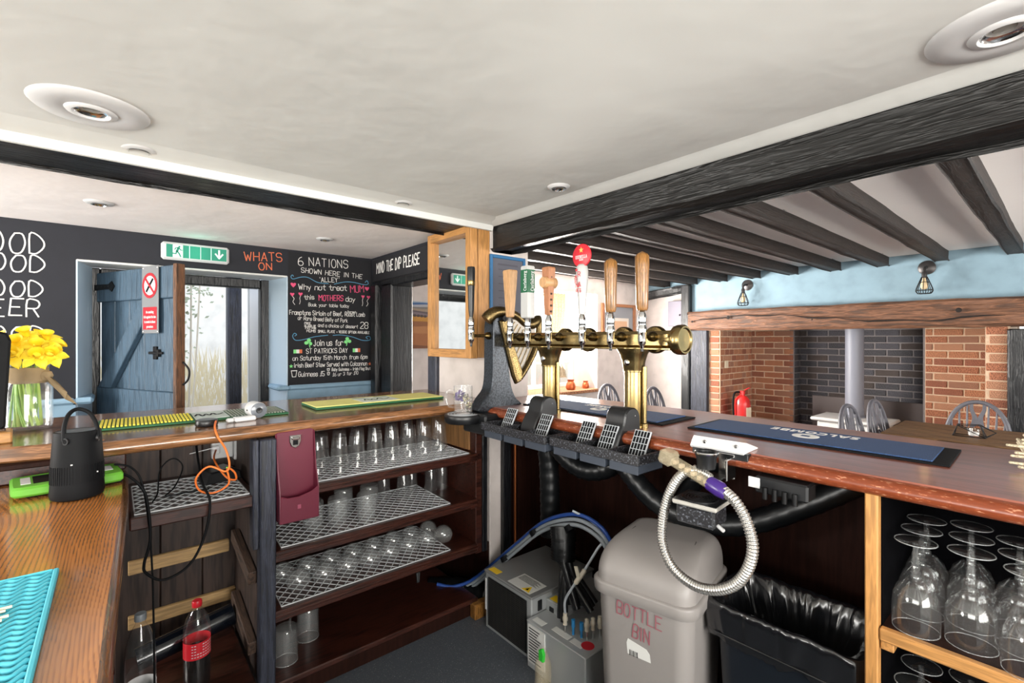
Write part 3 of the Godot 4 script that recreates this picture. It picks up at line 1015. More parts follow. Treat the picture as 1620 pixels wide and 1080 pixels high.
	hg.prism([Vector2(-0.05, -0.018), Vector2(0.14, -0.014), Vector2(0.17, -0.03), Vector2(0.2, 0), Vector2(0.17, 0.03), Vector2(0.14, 0.014), Vector2(-0.05, 0.018)], 0.022, 0.028, Transform3D(Basis(), Vector3(0, H - 0.09, 0)), 0.001)
	for k in 4:
		hg.box(Vector3(0.02 + k * 0.04, H - 0.095, 0.027), Vector3(0.03 + k * 0.04, H - 0.085, 0.032), 0.002)
	put("strap_hinge", hg, M.iron, root)
	var lt := MB.new()
	lt.box(Vector3(0.55, 0.33, 0.0), Vector3(0.58, 0.4, 0.014), 0.003)
	lt.bar(Vector3(0.53, 0.365, 0.02), Vector3(0.65, 0.365, 0.02), 0.012, 0.014, 0.003)
	lt.box(Vector3(0.61, 0.345, 0.012), Vector3(0.625, 0.385, 0.03), 0.003)
	put("latch", lt, M.iron, root)
	var pull := MB.new()
	pull.tube(curve([Vector3(W + 0.012, 0.2, -0.01), Vector3(W + 0.04, 0.23, -0.02), Vector3(W + 0.045, 0.28, -0.02), Vector3(W + 0.012, 0.32, -0.01)], 5), 0.005, 6)
	put("pull_handle", pull, M.iron, root)
	for i in 3:
		for j in 3:
			var st2 := MB.new()
			st2.box(Vector3(-0.012, -0.012, -0.004), Vector3(0.012, 0.012, 0.006), 0.003, Transform3D(Basis(Vector3.BACK, PI / 4), Vector3(0.12 + i * 0.26, 0.09 + j * 0.32, -0.024)))
			put("stud", st2, M.iron, root)
	# no smoking sign screwed to the door
	var sg := thing("no_smoking_sign", "red and white no smoking sign screwed on the open door", "sign")
	sg.transform = dx * Transform3D(Basis(), Vector3(0.49, H - 0.36, 0.03))
	var sw := 0.15
	var sh := 0.36
	put("plate", loopbox(Vector3(0, 0, 0), Vector3(sw, sh, 0.004), 0.001), mat("sign_grey", "#7b7d7f", 0.35), sg)
	var ring := MB.new()
	var o1 := []
	for k in 32:
		o1.append(Vector2(cos(TAU * k / 32), sin(TAU * k / 32)))
	var dc := MB.new()
	dc.lathe([Vector2(0.064, 0.0), Vector2(0.064, 0.001), Vector2(0, 0.001)], Transform3D(Basis(Vector3.RIGHT, PI / 2), Vector3(sw / 2, 0.255, 0.004)), 32)
	put("white_disc", dc, M.white_plastic, sg)
	ring.lathe([Vector2(0.052, 0.0012), Vector2(0.068, 0.0012), Vector2(0.068, 0.002), Vector2(0.052, 0.002), Vector2(0.052, 0.0012)], Transform3D(Basis(Vector3.RIGHT, PI / 2), Vector3(sw / 2, 0.255, 0.004)), 32)
	ring.bar(Vector3(sw / 2 - 0.043, 0.298, 0.007), Vector3(sw / 2 + 0.043, 0.212, 0.007), 0.001, 0.012, 0.0, Vector3(1, 1, 0))
	put("red_ring", ring, mat("sign_red", "#a81f2b", 0.4), sg)
	var cig := MB.new()
	cig.bar(Vector3(sw / 2 - 0.032, 0.222, 0.0055), Vector3(sw / 2 + 0.03, 0.29, 0.0055), 0.001, 0.014, 0.0, Vector3(1, -1, 0))
	put("cigarette", cig, M.black_soft, sg)
	put("red_panel", loopbox(Vector3(0.012, 0.02, 0.004), Vector3(sw - 0.012, 0.14, 0.005), 0.0), M.sign_red, sg)
	var words := ["No smoking", "It is against the law", "to smoke in these", "premises"]
	for k in 4:
		printed("lettering", words[k], M.white_plastic, sg, at(sw / 2, 0.113 - k * 0.026, 0.0052), 0.013, true, false, [0.07, 0.11, 0.1, 0.06][k])
	for c in [[0.01, 0.01], [sw - 0.01, 0.01], [0.01, sh - 0.01], [sw - 0.01, sh - 0.01]]:
		var sc := MB.new()
		sc.lathe([Vector2(0.005, 0.004), Vector2(0.003, 0.006), Vector2(0, 0.006)], Transform3D(Basis(Vector3.RIGHT, PI / 2), Vector3(c[0], c[1], 0)), 10)
		put("screw", sc, M.steel, sg)

func plan(o: Array) -> Array:
	var r := []
	for p in o:
		r.append(Vector2(p[0], -p[1]))
	return r

const PLAN := Transform3D(Vector3(1, 0, 0), Vector3(0, 0, -1), Vector3(0, 1, 0), Vector3.ZERO)

func bar_counters() -> void:
	# left-hand bar: one long top with a rounded nose
	var t := thing("bar_counter", "orange-brown varnished bar top running in front of the garden door", "bar counter")
	var tp := MB.new()
	tp.prism(plan([[-0.9, -2.16], [-0.03, -1.985], [-0.03, -1.955], [1.36, -1.955], [1.37, -1.99], [1.517, -1.99], [1.517, -2.5], [1.6, -2.5], [1.6, -2.655], [1.3, -2.68], [-0.9, -2.68]]), 1.022, 1.07, PLAN, 0.006)
	put("top", tp, M.bar_left, t)
	var ns := MB.new()
	ns.prism(curve2([Vector2(1.966, 1.02), Vector2(1.945, 1.023), Vector2(1.929, 1.033), Vector2(1.924, 1.046), Vector2(1.93, 1.06), Vector2(1.946, 1.0695), Vector2(1.966, 1.0705)], 3), -0.03, 1.345, frame(Vector3(0, 0, -1), Vector3.UP, Vector3.RIGHT, Vector3.ZERO))
	put("nosing", ns, M.bar_left, t)
	put("end_block", loopbox(Vector3(-0.075, 1.018, -1.965), Vector3(-0.03, 1.066, -1.93), 0.003), M.back_dark, t)
	put("front_rail", loopbox(Vector3(-0.9, 1.005, -2.08), Vector3(-0.03, 1.022, -2.0), 0.003), M.panel_dark, t)
	slab("wall_bar", Vector3(-0.9, 0, -2.62), Vector3(1.5, 1.02, -2.56), "panel_dark", "dark panelled front of the left-hand bar")
	# right-hand bar
	var r := thing("bar_counter", "wide purple-brown bar top under the big black beam", "bar counter")
	var rt := MB.new()
	rt.prism(plan([[1.362, -1.955], [1.362, 0.9], [2.0, 0.9], [1.985, -0.3], [2.0, -1.0], [1.96, -1.983], [1.372, -1.983]]), 1.032, 1.07, PLAN, 0.004)
	put("top", rt, M.bar_right, r)
	var rn := MB.new()
	var o := []
	for k in 13:
		var a := PI / 2 + PI * k / 12.0
		o.append(Vector2(1.363 + cos(a) * 0.028, 1.046 + sin(a) * 0.0205))
	rn.prism(o, -1.93, 0.9, Transform3D.IDENTITY)
	tag(put("nosing", rn, M.red_nose, r), "red-brown rounded front edge with the varnish worn off")
	slab("wall_bar", Vector3(1.86, 0, -1.98), Vector3(1.9, 1.03, 1.2), "panel_dark", "dark brown boarding inside the right-hand bar")
	slab("wall_bar", Vector3(1.585, 0, -1.983), Vector3(1.64, 1.02, -1.955), "black_post", "black board against the pillar under the bar", 0.003)
	slab("wall_bar", Vector3(1.64, 0, -1.983), Vector3(1.86, 1.03, -1.96), "panel_dark", "dark board under the bar corner")
	# near counter with its strong grain
	var c := thing("back_counter", "varnished golden-brown counter with bold grain at the left of the picture", "counter")
	var nt := MB.new()
	var e := [[0.034, -2.06], [0.03, -1.73], [0.016, -1.35], [0.0, -0.92], [-0.02, -0.2], [-0.03, 0.6]]
	for i in e.size() - 1:
		var a: Vector3 = Vector3(e[i][0] - 0.014, 0.95, e[i][1])
		var b: Vector3 = Vector3(e[i + 1][0] - 0.014, 0.95, e[i + 1][1])
		var al := Vector3(-0.95, 0.95, e[i][1])
		var bl := Vector3(-0.95, 0.95, e[i + 1][1])
		var uv := []
		for p in [al, a, b, bl]:
			uv.append(Vector2((p.x + 0.62) / 0.8, (p.z + 2.15) / 2.0))
		nt.quad(al, a, b, bl, Vector3.UP, uv)
	put("top", nt, M.near_top, c)
	var ne := MB.new()
	for i in e.size() - 1:
		var sec := []
		for k in 9:
			var a := PI / 2 - PI * k / 8.0
			sec.append(Vector2(cos(a) * 0.016, sin(a) * 0.02 + 0.9298))
		for k in 8:
			var x0: float = e[i][0] - 0.015
			var x1: float = e[i + 1][0] - 0.015
			var p0: Vector2 = sec[k]
			var p1: Vector2 = sec[k + 1]
			var n0 := Vector3(p0.x, (p0.y - 0.9298), 0).normalized()
			var n1 := Vector3(p1.x, (p1.y - 0.9298), 0).normalized()
			var A := Vector3(x0 + p0.x, p0.y, e[i][1])
			var B := Vector3(x1 + p0.x, p0.y, e[i + 1][1])
			var C := Vector3(x1 + p1.x, p1.y, e[i + 1][1])
			var D := Vector3(x0 + p1.x, p1.y, e[i][1])
			ne.tri(A, B, C, n0, n0, n1)
			ne.tri(A, C, D, n0, n1, n1)
	ne.quad(Vector3(-0.95, 0.91, -2.06), Vector3(0.02, 0.91, -2.06), Vector3(-0.045, 0.91, 0.6), Vector3(-0.95, 0.91, 0.6), Vector3.DOWN)
	put("edge", ne, M.near_edge, c)
	put("cabinet", loopbox(Vector3(-0.95, 0, -2.04), Vector3(-0.03, 0.91, 0.6), 0.004), M.panel_dark, c)
	put("upstand", loopbox(Vector3(-0.95, 0.952, -2.1), Vector3(0.03, 1.005, -2.055), 0.004), mat("upstand_red", "#3d1a12", 0.4, 0, "mottle", Vector3.ONE * 5), c)

func lattice(called: String, x0: float, x1: float, z0: float, z1: float, y: float, sk: float, label: String) -> void:
	# moulded bar-shelf mat: two families of slanting strands, joined into one piece
	var mb := MB.new()
	var cell := 0.034
	var h := z0 - z1
	var run := h * 0.8
	for fam in [1.0, -1.0]:
		var s := x0 - run
		while s < x1 + run:
			var a := Vector2(s, 0.0)
			var b := Vector2(s + fam * run, h)
			# clip to the slanted-end mat
			var d := b - a
			var lo := 0.0
			var hi := 1.0
			var e0: float = x0 - a.x
			var e1: float = x1 - a.x
			var dx0 := d.x - sk * h
			if absf(dx0) > 1e-6:
				var ta := e0 / dx0
				var tb := e1 / dx0
				lo = maxf(lo, minf(ta, tb))
				hi = minf(hi, maxf(ta, tb))
			if hi - lo > 0.02:
				var p := a + d * lo
				var q := a + d * hi
				mb.bar(Vector3(p.x, y + 0.003, z0 - p.y), Vector3(q.x, y + 0.003, z0 - q.y), 0.0023, 0.003, 0.0)
			s += 0.041
	for w in [0.0, 1.0]:
		mb.bar(Vector3(x0 + sk * h * w, y + 0.003, lerpf(z0, z1, w)), Vector3(x1 + sk * h * w, y + 0.003, lerpf(z0, z1, w)), 0.0032, 0.004, 0.0)
	for x in [x0, x1]:
		mb.bar(Vector3(x, y + 0.003, z0), Vector3(x + sk * h, y + 0.003, z1), 0.0032, 0.004, 0.0)
	tag(put(called, mb, M.white_mesh), label, "shelf mat")

func flip(h: float) -> Transform3D:
	return Transform3D(Basis(Vector3.RIGHT, PI), Vector3(0, h, 0))

func left_shelves() -> void:
	var u := thing("shelf_unit", "dark red-brown open shelving under the left-hand bar", "shelving")
	for y in [[0.815, 0.038], [0.588, 0.042], [0.362, 0.042]]:
		var sb := MB.new()
		sb.box(Vector3(0.46, y[0] - y[1], -2.52), Vector3(1.4, y[0], -1.932), 0.004)
		sb.box(Vector3(0.46, y[0] - y[1] * 0.55, -1.935), Vector3(1.4, y[0] - y[1] * 0.3, -1.926), 0.003)
		put("shelf", sb, M.shelf_wood, u)
	put("bottom_board", loopbox(Vector3(0.46, 0.07, -2.52), Vector3(1.4, 0.092, -1.93), 0.004), M.shelf_wood, u)
	put("plinth", loopbox(Vector3(0.46, 0.0, -1.99), Vector3(1.4, 0.07, -1.95), 0.003), M.panel_dark, u)
	put("back_panel", loopbox(Vector3(0.46, 0.0, -2.55), Vector3(1.5, 1.02, -2.525), 0.0), M.panel_dark, u)
	put("end_panel", loopbox(Vector3(1.4, 0.3, -2.52), Vector3(1.44, 1.02, -1.95), 0.004), M.shelf_wood, u)
	put("end_lining", loopbox(Vector3(1.5, 0.0, -2.52), Vector3(1.514, 0.32, -1.99), 0.0), M.panel_dark, u)
	put("end_post", loopbox(Vector3(1.44, 0.3, -2.02), Vector3(1.472, 1.02, -1.945), 0.005), M.black_post, u)
	var lin := put("end_lining", loopbox(Vector3(1.392, 0.82, -2.5), Vector3(1.4, 1.018, -2.0), 0.001), wood("tan_board", "#8a6238", 1, 0.6, "grainsoft", 5.0), u)
	tag(lin, "bare tan board above the top shelf")
	for y in [0.777, 0.546, 0.32]:
		var ck := MB.new()
		ck.prism([Vector2(0, 0), Vector2(0.5, 0), Vector2(0.5, -0.035), Vector2(0.05, -0.035), Vector2(0.0, -0.012)], 1.37, 1.4, frame(Vector3(0, 0, -1), Vector3.UP, Vector3.RIGHT, Vector3(0, y, -1.95)), 0.002)
		put("cleat", ck, M.shelf_wood, u)
	var br := MB.new()
	br.prism([Vector2(-0.012, 0), Vector2(0.012, 0), Vector2(0.007, -0.07), Vector2(-0.007, -0.07)], 0, 0.012, at(1.09, 0.318, -1.99), 0.002)
	put("bracket", br, M.steel, u)
	put("floor_block", loopbox(Vector3(1.36, 0.0, -1.945), Vector3(1.46, 0.075, -1.9), 0.004), M.handle_oak, u)
	# post between the two bays
	var ps := MB.new()
	ps.bar(Vector3(0.43, 0.0, -1.93), Vector3(0.434, 1.02, -1.93), 0.045, 0.055, 0.004, Vector3.RIGHT)
	ps.box(Vector3(0.385, 0.62, -1.98), Vector3(0.405, 1.02, -1.92), 0.003)
	tag(put("bay_post", ps, M.slate_post), "scuffed blue-black post between the two shelf bays", "post")
	# left bay: back boards, battens, one shelf, a skewed bracket
	var l := thing("shelf_bay", "cluttered dark shelf bay under the left end of the bar", "shelving")
	for k in 3:
		put("back_board", loopbox(Vector3(0.0 + k * 0.145, 0.0, -2.43), Vector3(0.143 + k * 0.145, 1.02, -2.41), 0.003), M.back_dark, l)
	put("shelf", loopbox(Vector3(0.036, 0.775, -2.41), Vector3(0.405, 0.817, -1.935), 0.004), M.shelf_wood, l)
	put("base_board", loopbox(Vector3(0.03, 0.1, -2.41), Vector3(0.4, 0.125, -1.94), 0.004), M.shelf_wood, l)
	put("batten", loopbox(Vector3(0.04, 0.46, -2.408), Vector3(0.385, 0.512, -2.385), 0.003), M.pale_batten, l)
	put("batten", loopbox(Vector3(0.04, 0.245, -2.408), Vector3(0.41, 0.295, -2.385), 0.003), M.pale_batten, l)
	put("side_board", loopbox(Vector3(0.41, 0.0, -2.41), Vector3(0.425, 1.02, -1.98), 0.003), M.back_dark, l)
	for y in [0.56, 0.3]:
		var sb := MB.new()
		sb.bar(Vector3(0.392, y - 0.06, -1.965), Vector3(0.392, y, -2.3), 0.03, 0.05, 0.003)
		put("runner", sb, M.rough_brown, l)
	lattice("shelf_mat", 0.05, 0.38, -1.96, -2.34, 0.817, 0.0, "white diamond mesh mat on the left bay's shelf")
	lattice("shelf_mat", 0.5, 1.36, -1.955, -2.32, 0.815, 0.02, "white diamond mesh mat on the top glass shelf")
	lattice("shelf_mat", 0.49, 1.25, -1.955, -2.32, 0.588, 0.04, "white diamond mesh mat on the middle glass shelf")
	lattice("shelf_mat", 0.49, 1.25, -1.955, -2.32, 0.362, 0.04, "white diamond mesh mat on the lower glass shelf")
	# glasses
	var pint := MB.new()
	pint.lathe([Vector2(0, 0), Vector2(0.027, 0), Vector2(0.0295, 0.003), Vector2(0.0335, 0.05), Vector2(0.037, 0.1), Vector2(0.0405, 0.146), Vector2(0.041, 0.148), Vector2(0.0385, 0.148), Vector2(0.035, 0.1), Vector2(0.0315, 0.05), Vector2(0.0275, 0.014), Vector2(0, 0.01)], flip(0.148), 24)
	glasses("pint_glass", mesh_of(pint, M.glass), "pint glass", [[0.66, -2.08], [0.745, -2.05], [0.835, -2.085], [0.925, -2.09], [1.015, -2.1], [1.105, -2.1], [1.195, -2.11], [1.285, -2.11], [0.575, -2.07]], 0.821, "upturned pint glasses on the top shelf", "%s from the left in the front row of upturned pint glasses on the top shelf")
	glasses("pint_glass", null, "pint glass", [[0.62, -2.2], [0.71, -2.18], [0.8, -2.2], [0.89, -2.21], [0.98, -2.22], [1.07, -2.22], [1.16, -2.23], [1.25, -2.23], [1.335, -2.22]], 0.821, "upturned pint glasses on the top shelf", "%s from the left in the back row of upturned pint glasses on the top shelf")
	var tank := MB.new()
	tank.lathe([Vector2(0, 0), Vector2(0.036, 0), Vector2(0.039, 0.004), Vector2(0.041, 0.02), Vector2(0.0405, 0.09), Vector2(0.036, 0.105), Vector2(0.037, 0.118), Vector2(0.035, 0.118), Vector2(0.034, 0.105), Vector2(0.0375, 0.088), Vector2(0.038, 0.022), Vector2(0, 0.014)], flip(0.118), 24)
	glasses("tumbler", mesh_of(tank, M.glass_thick), "tumbler", [[0.64, -2.06], [0.735, -2.04], [0.85, -2.01], [0.8, -2.15], [0.91, -2.12]], 0.594, "upturned heavy tumblers on the middle shelf", "%s from the left of the upturned heavy tumblers on the middle shelf")
	var tall := MB.new()
	tall.lathe([Vector2(0, 0), Vector2(0.027, 0), Vector2(0.029, 0.004), Vector2(0.033, 0.14), Vector2(0.031, 0.14), Vector2(0.027, 0.014), Vector2(0, 0.01)], flip(0.14), 24)
	glasses("tall_glass", mesh_of(tall, M.glass), "tall glass", [[1.01, -2.18], [1.09, -2.13], [1.17, -2.2], [1.25, -2.14], [1.34, -2.18]], 0.594, "upturned tall glasses on the middle shelf", "%s from the left of the upturned tall glasses on the middle shelf")
	var bal := MB.new()
	var oo := []
	for k in 13:
		var a := -PI / 2 + 2.2 * k / 12.0
		oo.append(Vector2(cos(a) * 0.046, 0.046 + sin(a) * 0.046))
	var ii := []
	for k in 13:
		var a := -PI / 2 + 2.2 * k / 12.0
		ii.push_front(Vector2(cos(a) * 0.044, 0.046 + sin(a) * 0.044))
	bal.lathe(oo + ii, flip(0.083), 22)
	glasses("round_glass", mesh_of(bal, M.glass_thick), "stemless glass", [[0.575, -2.04], [0.675, -2.03], [0.775, -2.035], [0.875, -2.03], [0.975, -2.04], [1.075, -2.045], [1.175, -2.05], [1.27, -2.05]], 0.368, "upturned round stemless glasses on the lower shelf", "%s from the left in the front row of round stemless glasses on the lower shelf")
	glasses("round_glass", null, "stemless glass", [[0.54, -2.14], [0.64, -2.135], [0.74, -2.14], [0.84, -2.135], [0.94, -2.14], [1.04, -2.145], [1.14, -2.15], [1.24, -2.15]], 0.368, "upturned round stemless glasses on the lower shelf", "%s from the left in the back row of round stemless glasses on the lower shelf")
	for w in [[0.53, -2.05, "nearer"], [0.645, -2.15, "farther"]]:
		var mg := thing("glass_tankard", "%s of two upturned glass tankards on the bottom board" % w[2], "tankard", Vector3(w[0], 0.093, w[1]), 2.4, "glass tankards on the bottom board")
		tankard(mg, true, 0.045, 0.135)

func tankard(mg: Node3D, turned: bool, r: float, h: float) -> void:
	var b := MB.new()
	var x := flip(h) if turned else Transform3D.IDENTITY
	b.lathe([Vector2(0, 0), Vector2(r * 0.88, 0), Vector2(r * 0.95, 0.004), Vector2(r, h * 0.5), Vector2(r, h), Vector2(r - 0.0025, h), Vector2(r - 0.003, h * 0.5), Vector2(r * 0.88, 0.012), Vector2(0, 0.01)], x, 24)
	put("body", b, M.glass_thick, mg)
	var hd := MB.new()
	hd.tube(curve([x * Vector3(r, h * 0.82, 0), x * Vector3(r + 0.025, h * 0.84, 0), x * Vector3(r + 0.036, h * 0.6, 0), x * Vector3(r + 0.026, h * 0.28, 0), x * Vector3(r, h * 0.22, 0)], 5), 0.0055, 8)
	put("handle", hd, M.glass_thick, mg)
	var re := MB.new()
	var rp := []
	for k in 28:
		rp.append(x * Vector3(cos(TAU * k / 28) * (r - 0.001), h, sin(TAU * k / 28) * (r - 0.001)))
	re.tube(rp, 0.0014, 6, true)
	put("rim", re, M.glass_edge, mg)

var last_glass: Mesh
func glasses(called: String, me, category: String, spots: Array, y: float, group: String, label: String) -> void:
	if me != null:
		last_glass = me
	var order := range(spots.size())
	order.sort_custom(func(a, b): return spots[a][0] < spots[b][0])
	for i in spots.size():
		var s: Array = spots[i]
		var o := put_mesh(called, last_glass, null, at(s[0], y, s[1], i * 0.7))
		tag(o, label % ORD[order.find(i)], category, group)

func cable(called: String, p: Array, r: float, m: Material, label: String, cat := "cable") -> MeshInstance3D:
	var q := []
	for e in p:
		q.append(Vector3(e[0], e[1], e[2]))
	var mb := MB.new()
	mb.tube(curve(q, 6), r, 7)
	var o := put(called, mb, m)
	tag(o, label, cat)
	return o

func left_bar_things() -> void:
	# ribbed runner, yellow at its left end
	var r := thing("bar_runner", "long ribbed bar runner, yellow at its left end, lying before the open door", "bar runner", Vector3(0.26, 1.071, -2.27), -0.02)
	put("base", loopbox(Vector3(-0.31, 0, -0.115), Vector3(0.31, 0.008, 0.115), 0.002), mat("runner_green", "#1f5b36", 0.6), r)
	var ribs_y := MB.new()
	var ribs_d := MB.new()
	for k in 24:
		var x0 := -0.3 + k * 0.0115
		ribs_y.box(Vector3(x0, 0.008, -0.1), Vector3(x0 + 0.0075, 0.0125, 0.1), 0.001)
	for k in 18:
		var x0 := 0.1 + k * 0.0112
		ribs_d.box(Vector3(x0, 0.008, -0.1), Vector3(x0 + 0.0065, 0.0125, 0.1), 0.001)
	put("yellow_ribs", ribs_y, mat("runner_yellow", "#e6d84a", 0.6), r)
	put("grey_ribs", ribs_d, mat("runner_grey", "#8f978b", 0.6), r)
	put("panel", loopbox(Vector3(-0.02, 0.008, -0.1), Vector3(0.095, 0.011, 0.1), 0.001), mat("runner_pale", "#b9c4bd", 0.5), r)
	var sc := MB.new()
	sc.stroke(curve2([Vector2(-0.015, -0.02), Vector2(0.0, 0.035), Vector2(0.01, -0.03), Vector2(0.025, 0.02), Vector2(0.035, -0.02), Vector2(0.05, 0.03), Vector2(0.06, -0.02), Vector2(0.085, 0.02)], 5), 0.007, Transform3D(Basis(Vector3.RIGHT, -PI / 2), Vector3(0, 0.0112, 0)))
	put("scroll", sc, M.black_soft, r)
	# plain pale-yellow runner
	var r2 := thing("bar_runner", "plain pale yellow bar runner with a green edge nearer the pillar", "bar runner", Vector3(1.02, 1.071, -2.29), -0.01)
	put("base", loopbox(Vector3(-0.33, 0, -0.115), Vector3(0.33, 0.01, 0.115), 0.002), M.runner_green, r2)
	put("top", loopbox(Vector3(-0.328, 0.01, -0.112), Vector3(0.328, 0.014, 0.108), 0.002), mat("runner_cream", "#e9e58c", 0.55), r2)
	put("panel", loopbox(Vector3(-0.1, 0.014, -0.085), Vector3(0.09, 0.0148, 0.09), 0.0), mat("runner_white", "#dfe6dc", 0.5), r2)
	var s2 := MB.new()
	s2.stroke(curve2([Vector2(-0.07, -0.03), Vector2(-0.05, 0.02), Vector2(-0.04, -0.03), Vector2(-0.02, 0.0), Vector2(-0.01, -0.03), Vector2(0.02, 0.02), Vector2(0.03, -0.03), Vector2(0.07, 0.0)], 5), 0.008, Transform3D(Basis(Vector3.RIGHT, -PI / 2), Vector3(0, 0.0149, 0)))
	s2.stroke([Vector2(-0.095, 0.065), Vector2(-0.04, 0.065)], 0.014, Transform3D(Basis(Vector3.RIGHT, -PI / 2), Vector3(0, 0.0149, 0)))
	s2.stroke([Vector2(0.02, 0.075), Vector2(0.085, 0.075)], 0.014, Transform3D(Basis(Vector3.RIGHT, -PI / 2), Vector3(0, 0.0149, 0)))
	put("scroll", s2, M.runner_green, r2)
	# white round camera lying on its stand
	var c := thing("camera_unit", "white cylindrical camera with a grey glass face on the left-hand bar", "camera", Vector3(0.44, 1.07, -2.15), 0.12)
	var cx := Transform3D(Basis(Vector3.RIGHT, PI / 2), Vector3(0, 0.033, -0.04))
	var cb := MB.new()
	cb.lathe([Vector2(0, -0.002), Vector2(0.026, 0.0), Vector2(0.031, 0.006), Vector2(0.032, 0.012), Vector2(0.032, 0.072), Vector2(0.0305, 0.078), Vector2(0.028, 0.078)], cx, 28)
	put("body", cb, M.white_plastic, c)
	var cf := MB.new()
	cf.lathe([Vector2(0.03, 0.076), Vector2(0.03, 0.08), Vector2(0.026, 0.082), Vector2(0, 0.083)], cx, 28)
	put("face", cf, mat("lens_grey", "#6f747b", 0.15), c)
	var cl := MB.new()
	cl.lathe([Vector2(0.012, 0.0826), Vector2(0.011, 0.086), Vector2(0.006, 0.086), Vector2(0, 0.0845)], cx, 18)
	put("lens", cl, M.black_plastic, c)
	put("hole", boxx(Vector3(-0.034, 0.03, -0.0), Vector3(-0.03, 0.036, 0.006), 0.001, Transform3D.IDENTITY), M.black_soft, c)
	# black puck and white adapter
	var pk := MB.new()
	pk.lathe([Vector2(0, 0), Vector2(0.034, 0), Vector2(0.036, 0.003), Vector2(0.036, 0.019), Vector2(0.033, 0.023), Vector2(0, 0.024)], Transform3D.IDENTITY, 28)
	var pu := put("charger_puck", pk, M.black_plastic)
	pu.position = Vector3(0.26, 1.071, -2.06)
	tag(pu, "flat black round device on the bar edge above the orange cable", "charger")
	var ad := thing("adapter", "small white plug adapter between black puck and camera", "adapter", Vector3(0.37, 1.071, -2.08), 0.15)
	put("body", loopbox(Vector3(-0.02, 0, -0.018), Vector3(0.055, 0.018, 0.018), 0.004), M.white_plastic, ad)
	put("plug", loopbox(Vector3(-0.045, 0.001, -0.012), Vector3(-0.02, 0.016, 0.012), 0.005), M.white_plastic, ad)
	var om := mat("orange_cable", "#e0732f", 0.5)
	cable("charging_cable", [[0.285, 1.088, -2.03], [0.27, 1.078, -1.945], [0.274, 1.05, -1.905], [0.297, 1.005, -1.91], [0.309, 0.95, -1.91], [0.297, 0.926, -1.915], [0.25, 0.948, -1.93], [0.214, 0.911, -1.94], [0.226, 0.865, -1.95], [0.27, 0.846, -1.96], [0.313, 0.872, -1.95], [0.307, 0.93, -1.94], [0.332, 0.908, -1.95], [0.338, 0.877, -1.97], [0.312, 0.886, -2.0], [0.29, 0.93, -2.1], [0.33, 0.918, -2.35]], 0.0035, om, "orange charging cable looping down from the bar edge to the socket")
	var sk := thing("wall_socket", "pair of white socket boxes under the left-hand bar", "socket")
	put("box", loopbox(Vector3(0.318, 0.875, -2.41), Vector3(0.398, 0.955, -2.37), 0.004), M.white_plastic, sk)
	put("box", loopbox(Vector3(0.4, 0.86, -2.41), Vector3(0.455, 0.96, -2.367), 0.004), M.white_plastic, sk)
	put("plug", loopbox(Vector3(0.315, 0.9, -2.37), Vector3(0.345, 0.935, -2.345), 0.004), M.white_plastic, sk)
	var rt := thing("router", "small black router with a green light on the meshed shelf", "router", Vector3(0.325, 0.822, -2.22), 0.2)
	var rb := MB.new()
	rb.prism([Vector2(-0.065, 0), Vector2(0.065, 0), Vector2(0.06, 0.035), Vector2(0.03, 0.052), Vector2(-0.05, 0.045)], -0.05, 0.05, Transform3D.IDENTITY, 0.006)
	put("case", rb, M.black_plastic, rt)
	var led := MB.new()
	led.box(Vector3(0.012, 0.046, 0.03), Vector3(0.02, 0.053, 0.04), 0.001)
	put("indicator", led, glow("led_green", "#7cff5a", 1.5), rt)
	cable("power_cable", [[0.0, 0.972, -1.93], [0.03, 0.965, -1.9], [0.06, 0.933, -1.88], [0.078, 0.884, -1.875], [0.086, 0.763, -1.87], [0.071, 0.687, -1.875], [0.077, 0.652, -1.88], [0.122, 0.615, -1.885], [0.19, 0.641, -1.89], [0.234, 0.723, -1.9], [0.252, 0.83, -1.92], [0.236, 0.892, -2.0], [0.25, 1.0, -2.3]], 0.0042, M.black_soft, "thick black cable drooping in front of the left shelf bay")
	cable("power_cable", [[0.0, 0.99, -1.97], [0.04, 0.982, -1.93], [0.066, 0.935, -1.91], [0.082, 0.82, -1.895], [0.09, 0.7, -1.89], [0.095, 0.55, -1.9], [0.098, 0.29, -1.9], [0.1, 0.13, -1.95]], 0.003, M.black_soft, "thin black cable hanging straight down in the left shelf bay")
	cable("power_cable", [[0.1, 0.826, -2.05], [0.12, 0.83, -2.15], [0.13, 0.9, -2.2], [0.17, 0.935, -2.21], [0.2, 0.9, -2.2], [0.17, 0.84, -2.15], [0.14, 0.826, -2.1], [0.2, 0.84, -2.05], [0.27, 0.83, -2.08]], 0.0025, M.black_soft, "fine black lead looped on the meshed shelf")
	var wt := MB.new()
	wt.bar(Vector3(0.23, 0.93, -2.28), Vector3(0.36, 0.955, -2.25), 0.003, 0.003, 0.0005)
	tag(put("thin_rod", wt, M.white_plastic), "thin white rod lying behind the orange cable", "rod")
	# maroon catch box with a steel bottle opener
	var k := thing("opener_box", "maroon bottle-cap catcher with steel opener hung on the shelf post", "bottle opener", Vector3(0.53, 0.7, -1.93))
	var mm := mat("maroon", "#5c1229", 0.4)
	var bk := MB.new()
	bk.prism([Vector2(-0.068, 0.02), Vector2(0.072, 0.02), Vector2(0.068, 0.335), Vector2(0.06, 0.343), Vector2(-0.062, 0.337), Vector2(-0.07, 0.33)], 0.0, 0.006, Transform3D.IDENTITY, 0.002)
	put("back_plate", bk, mm, k)
	var fr := MB.new()
	fr.prism([Vector2(-0.066, 0.01), Vector2(0.07, 0.01), Vector2(0.072, 0.13), Vector2(0.045, 0.112), Vector2(0.0, 0.1), Vector2(-0.04, 0.101), Vector2(-0.066, 0.112)], 0.055, 0.061, Transform3D.IDENTITY, 0.002)
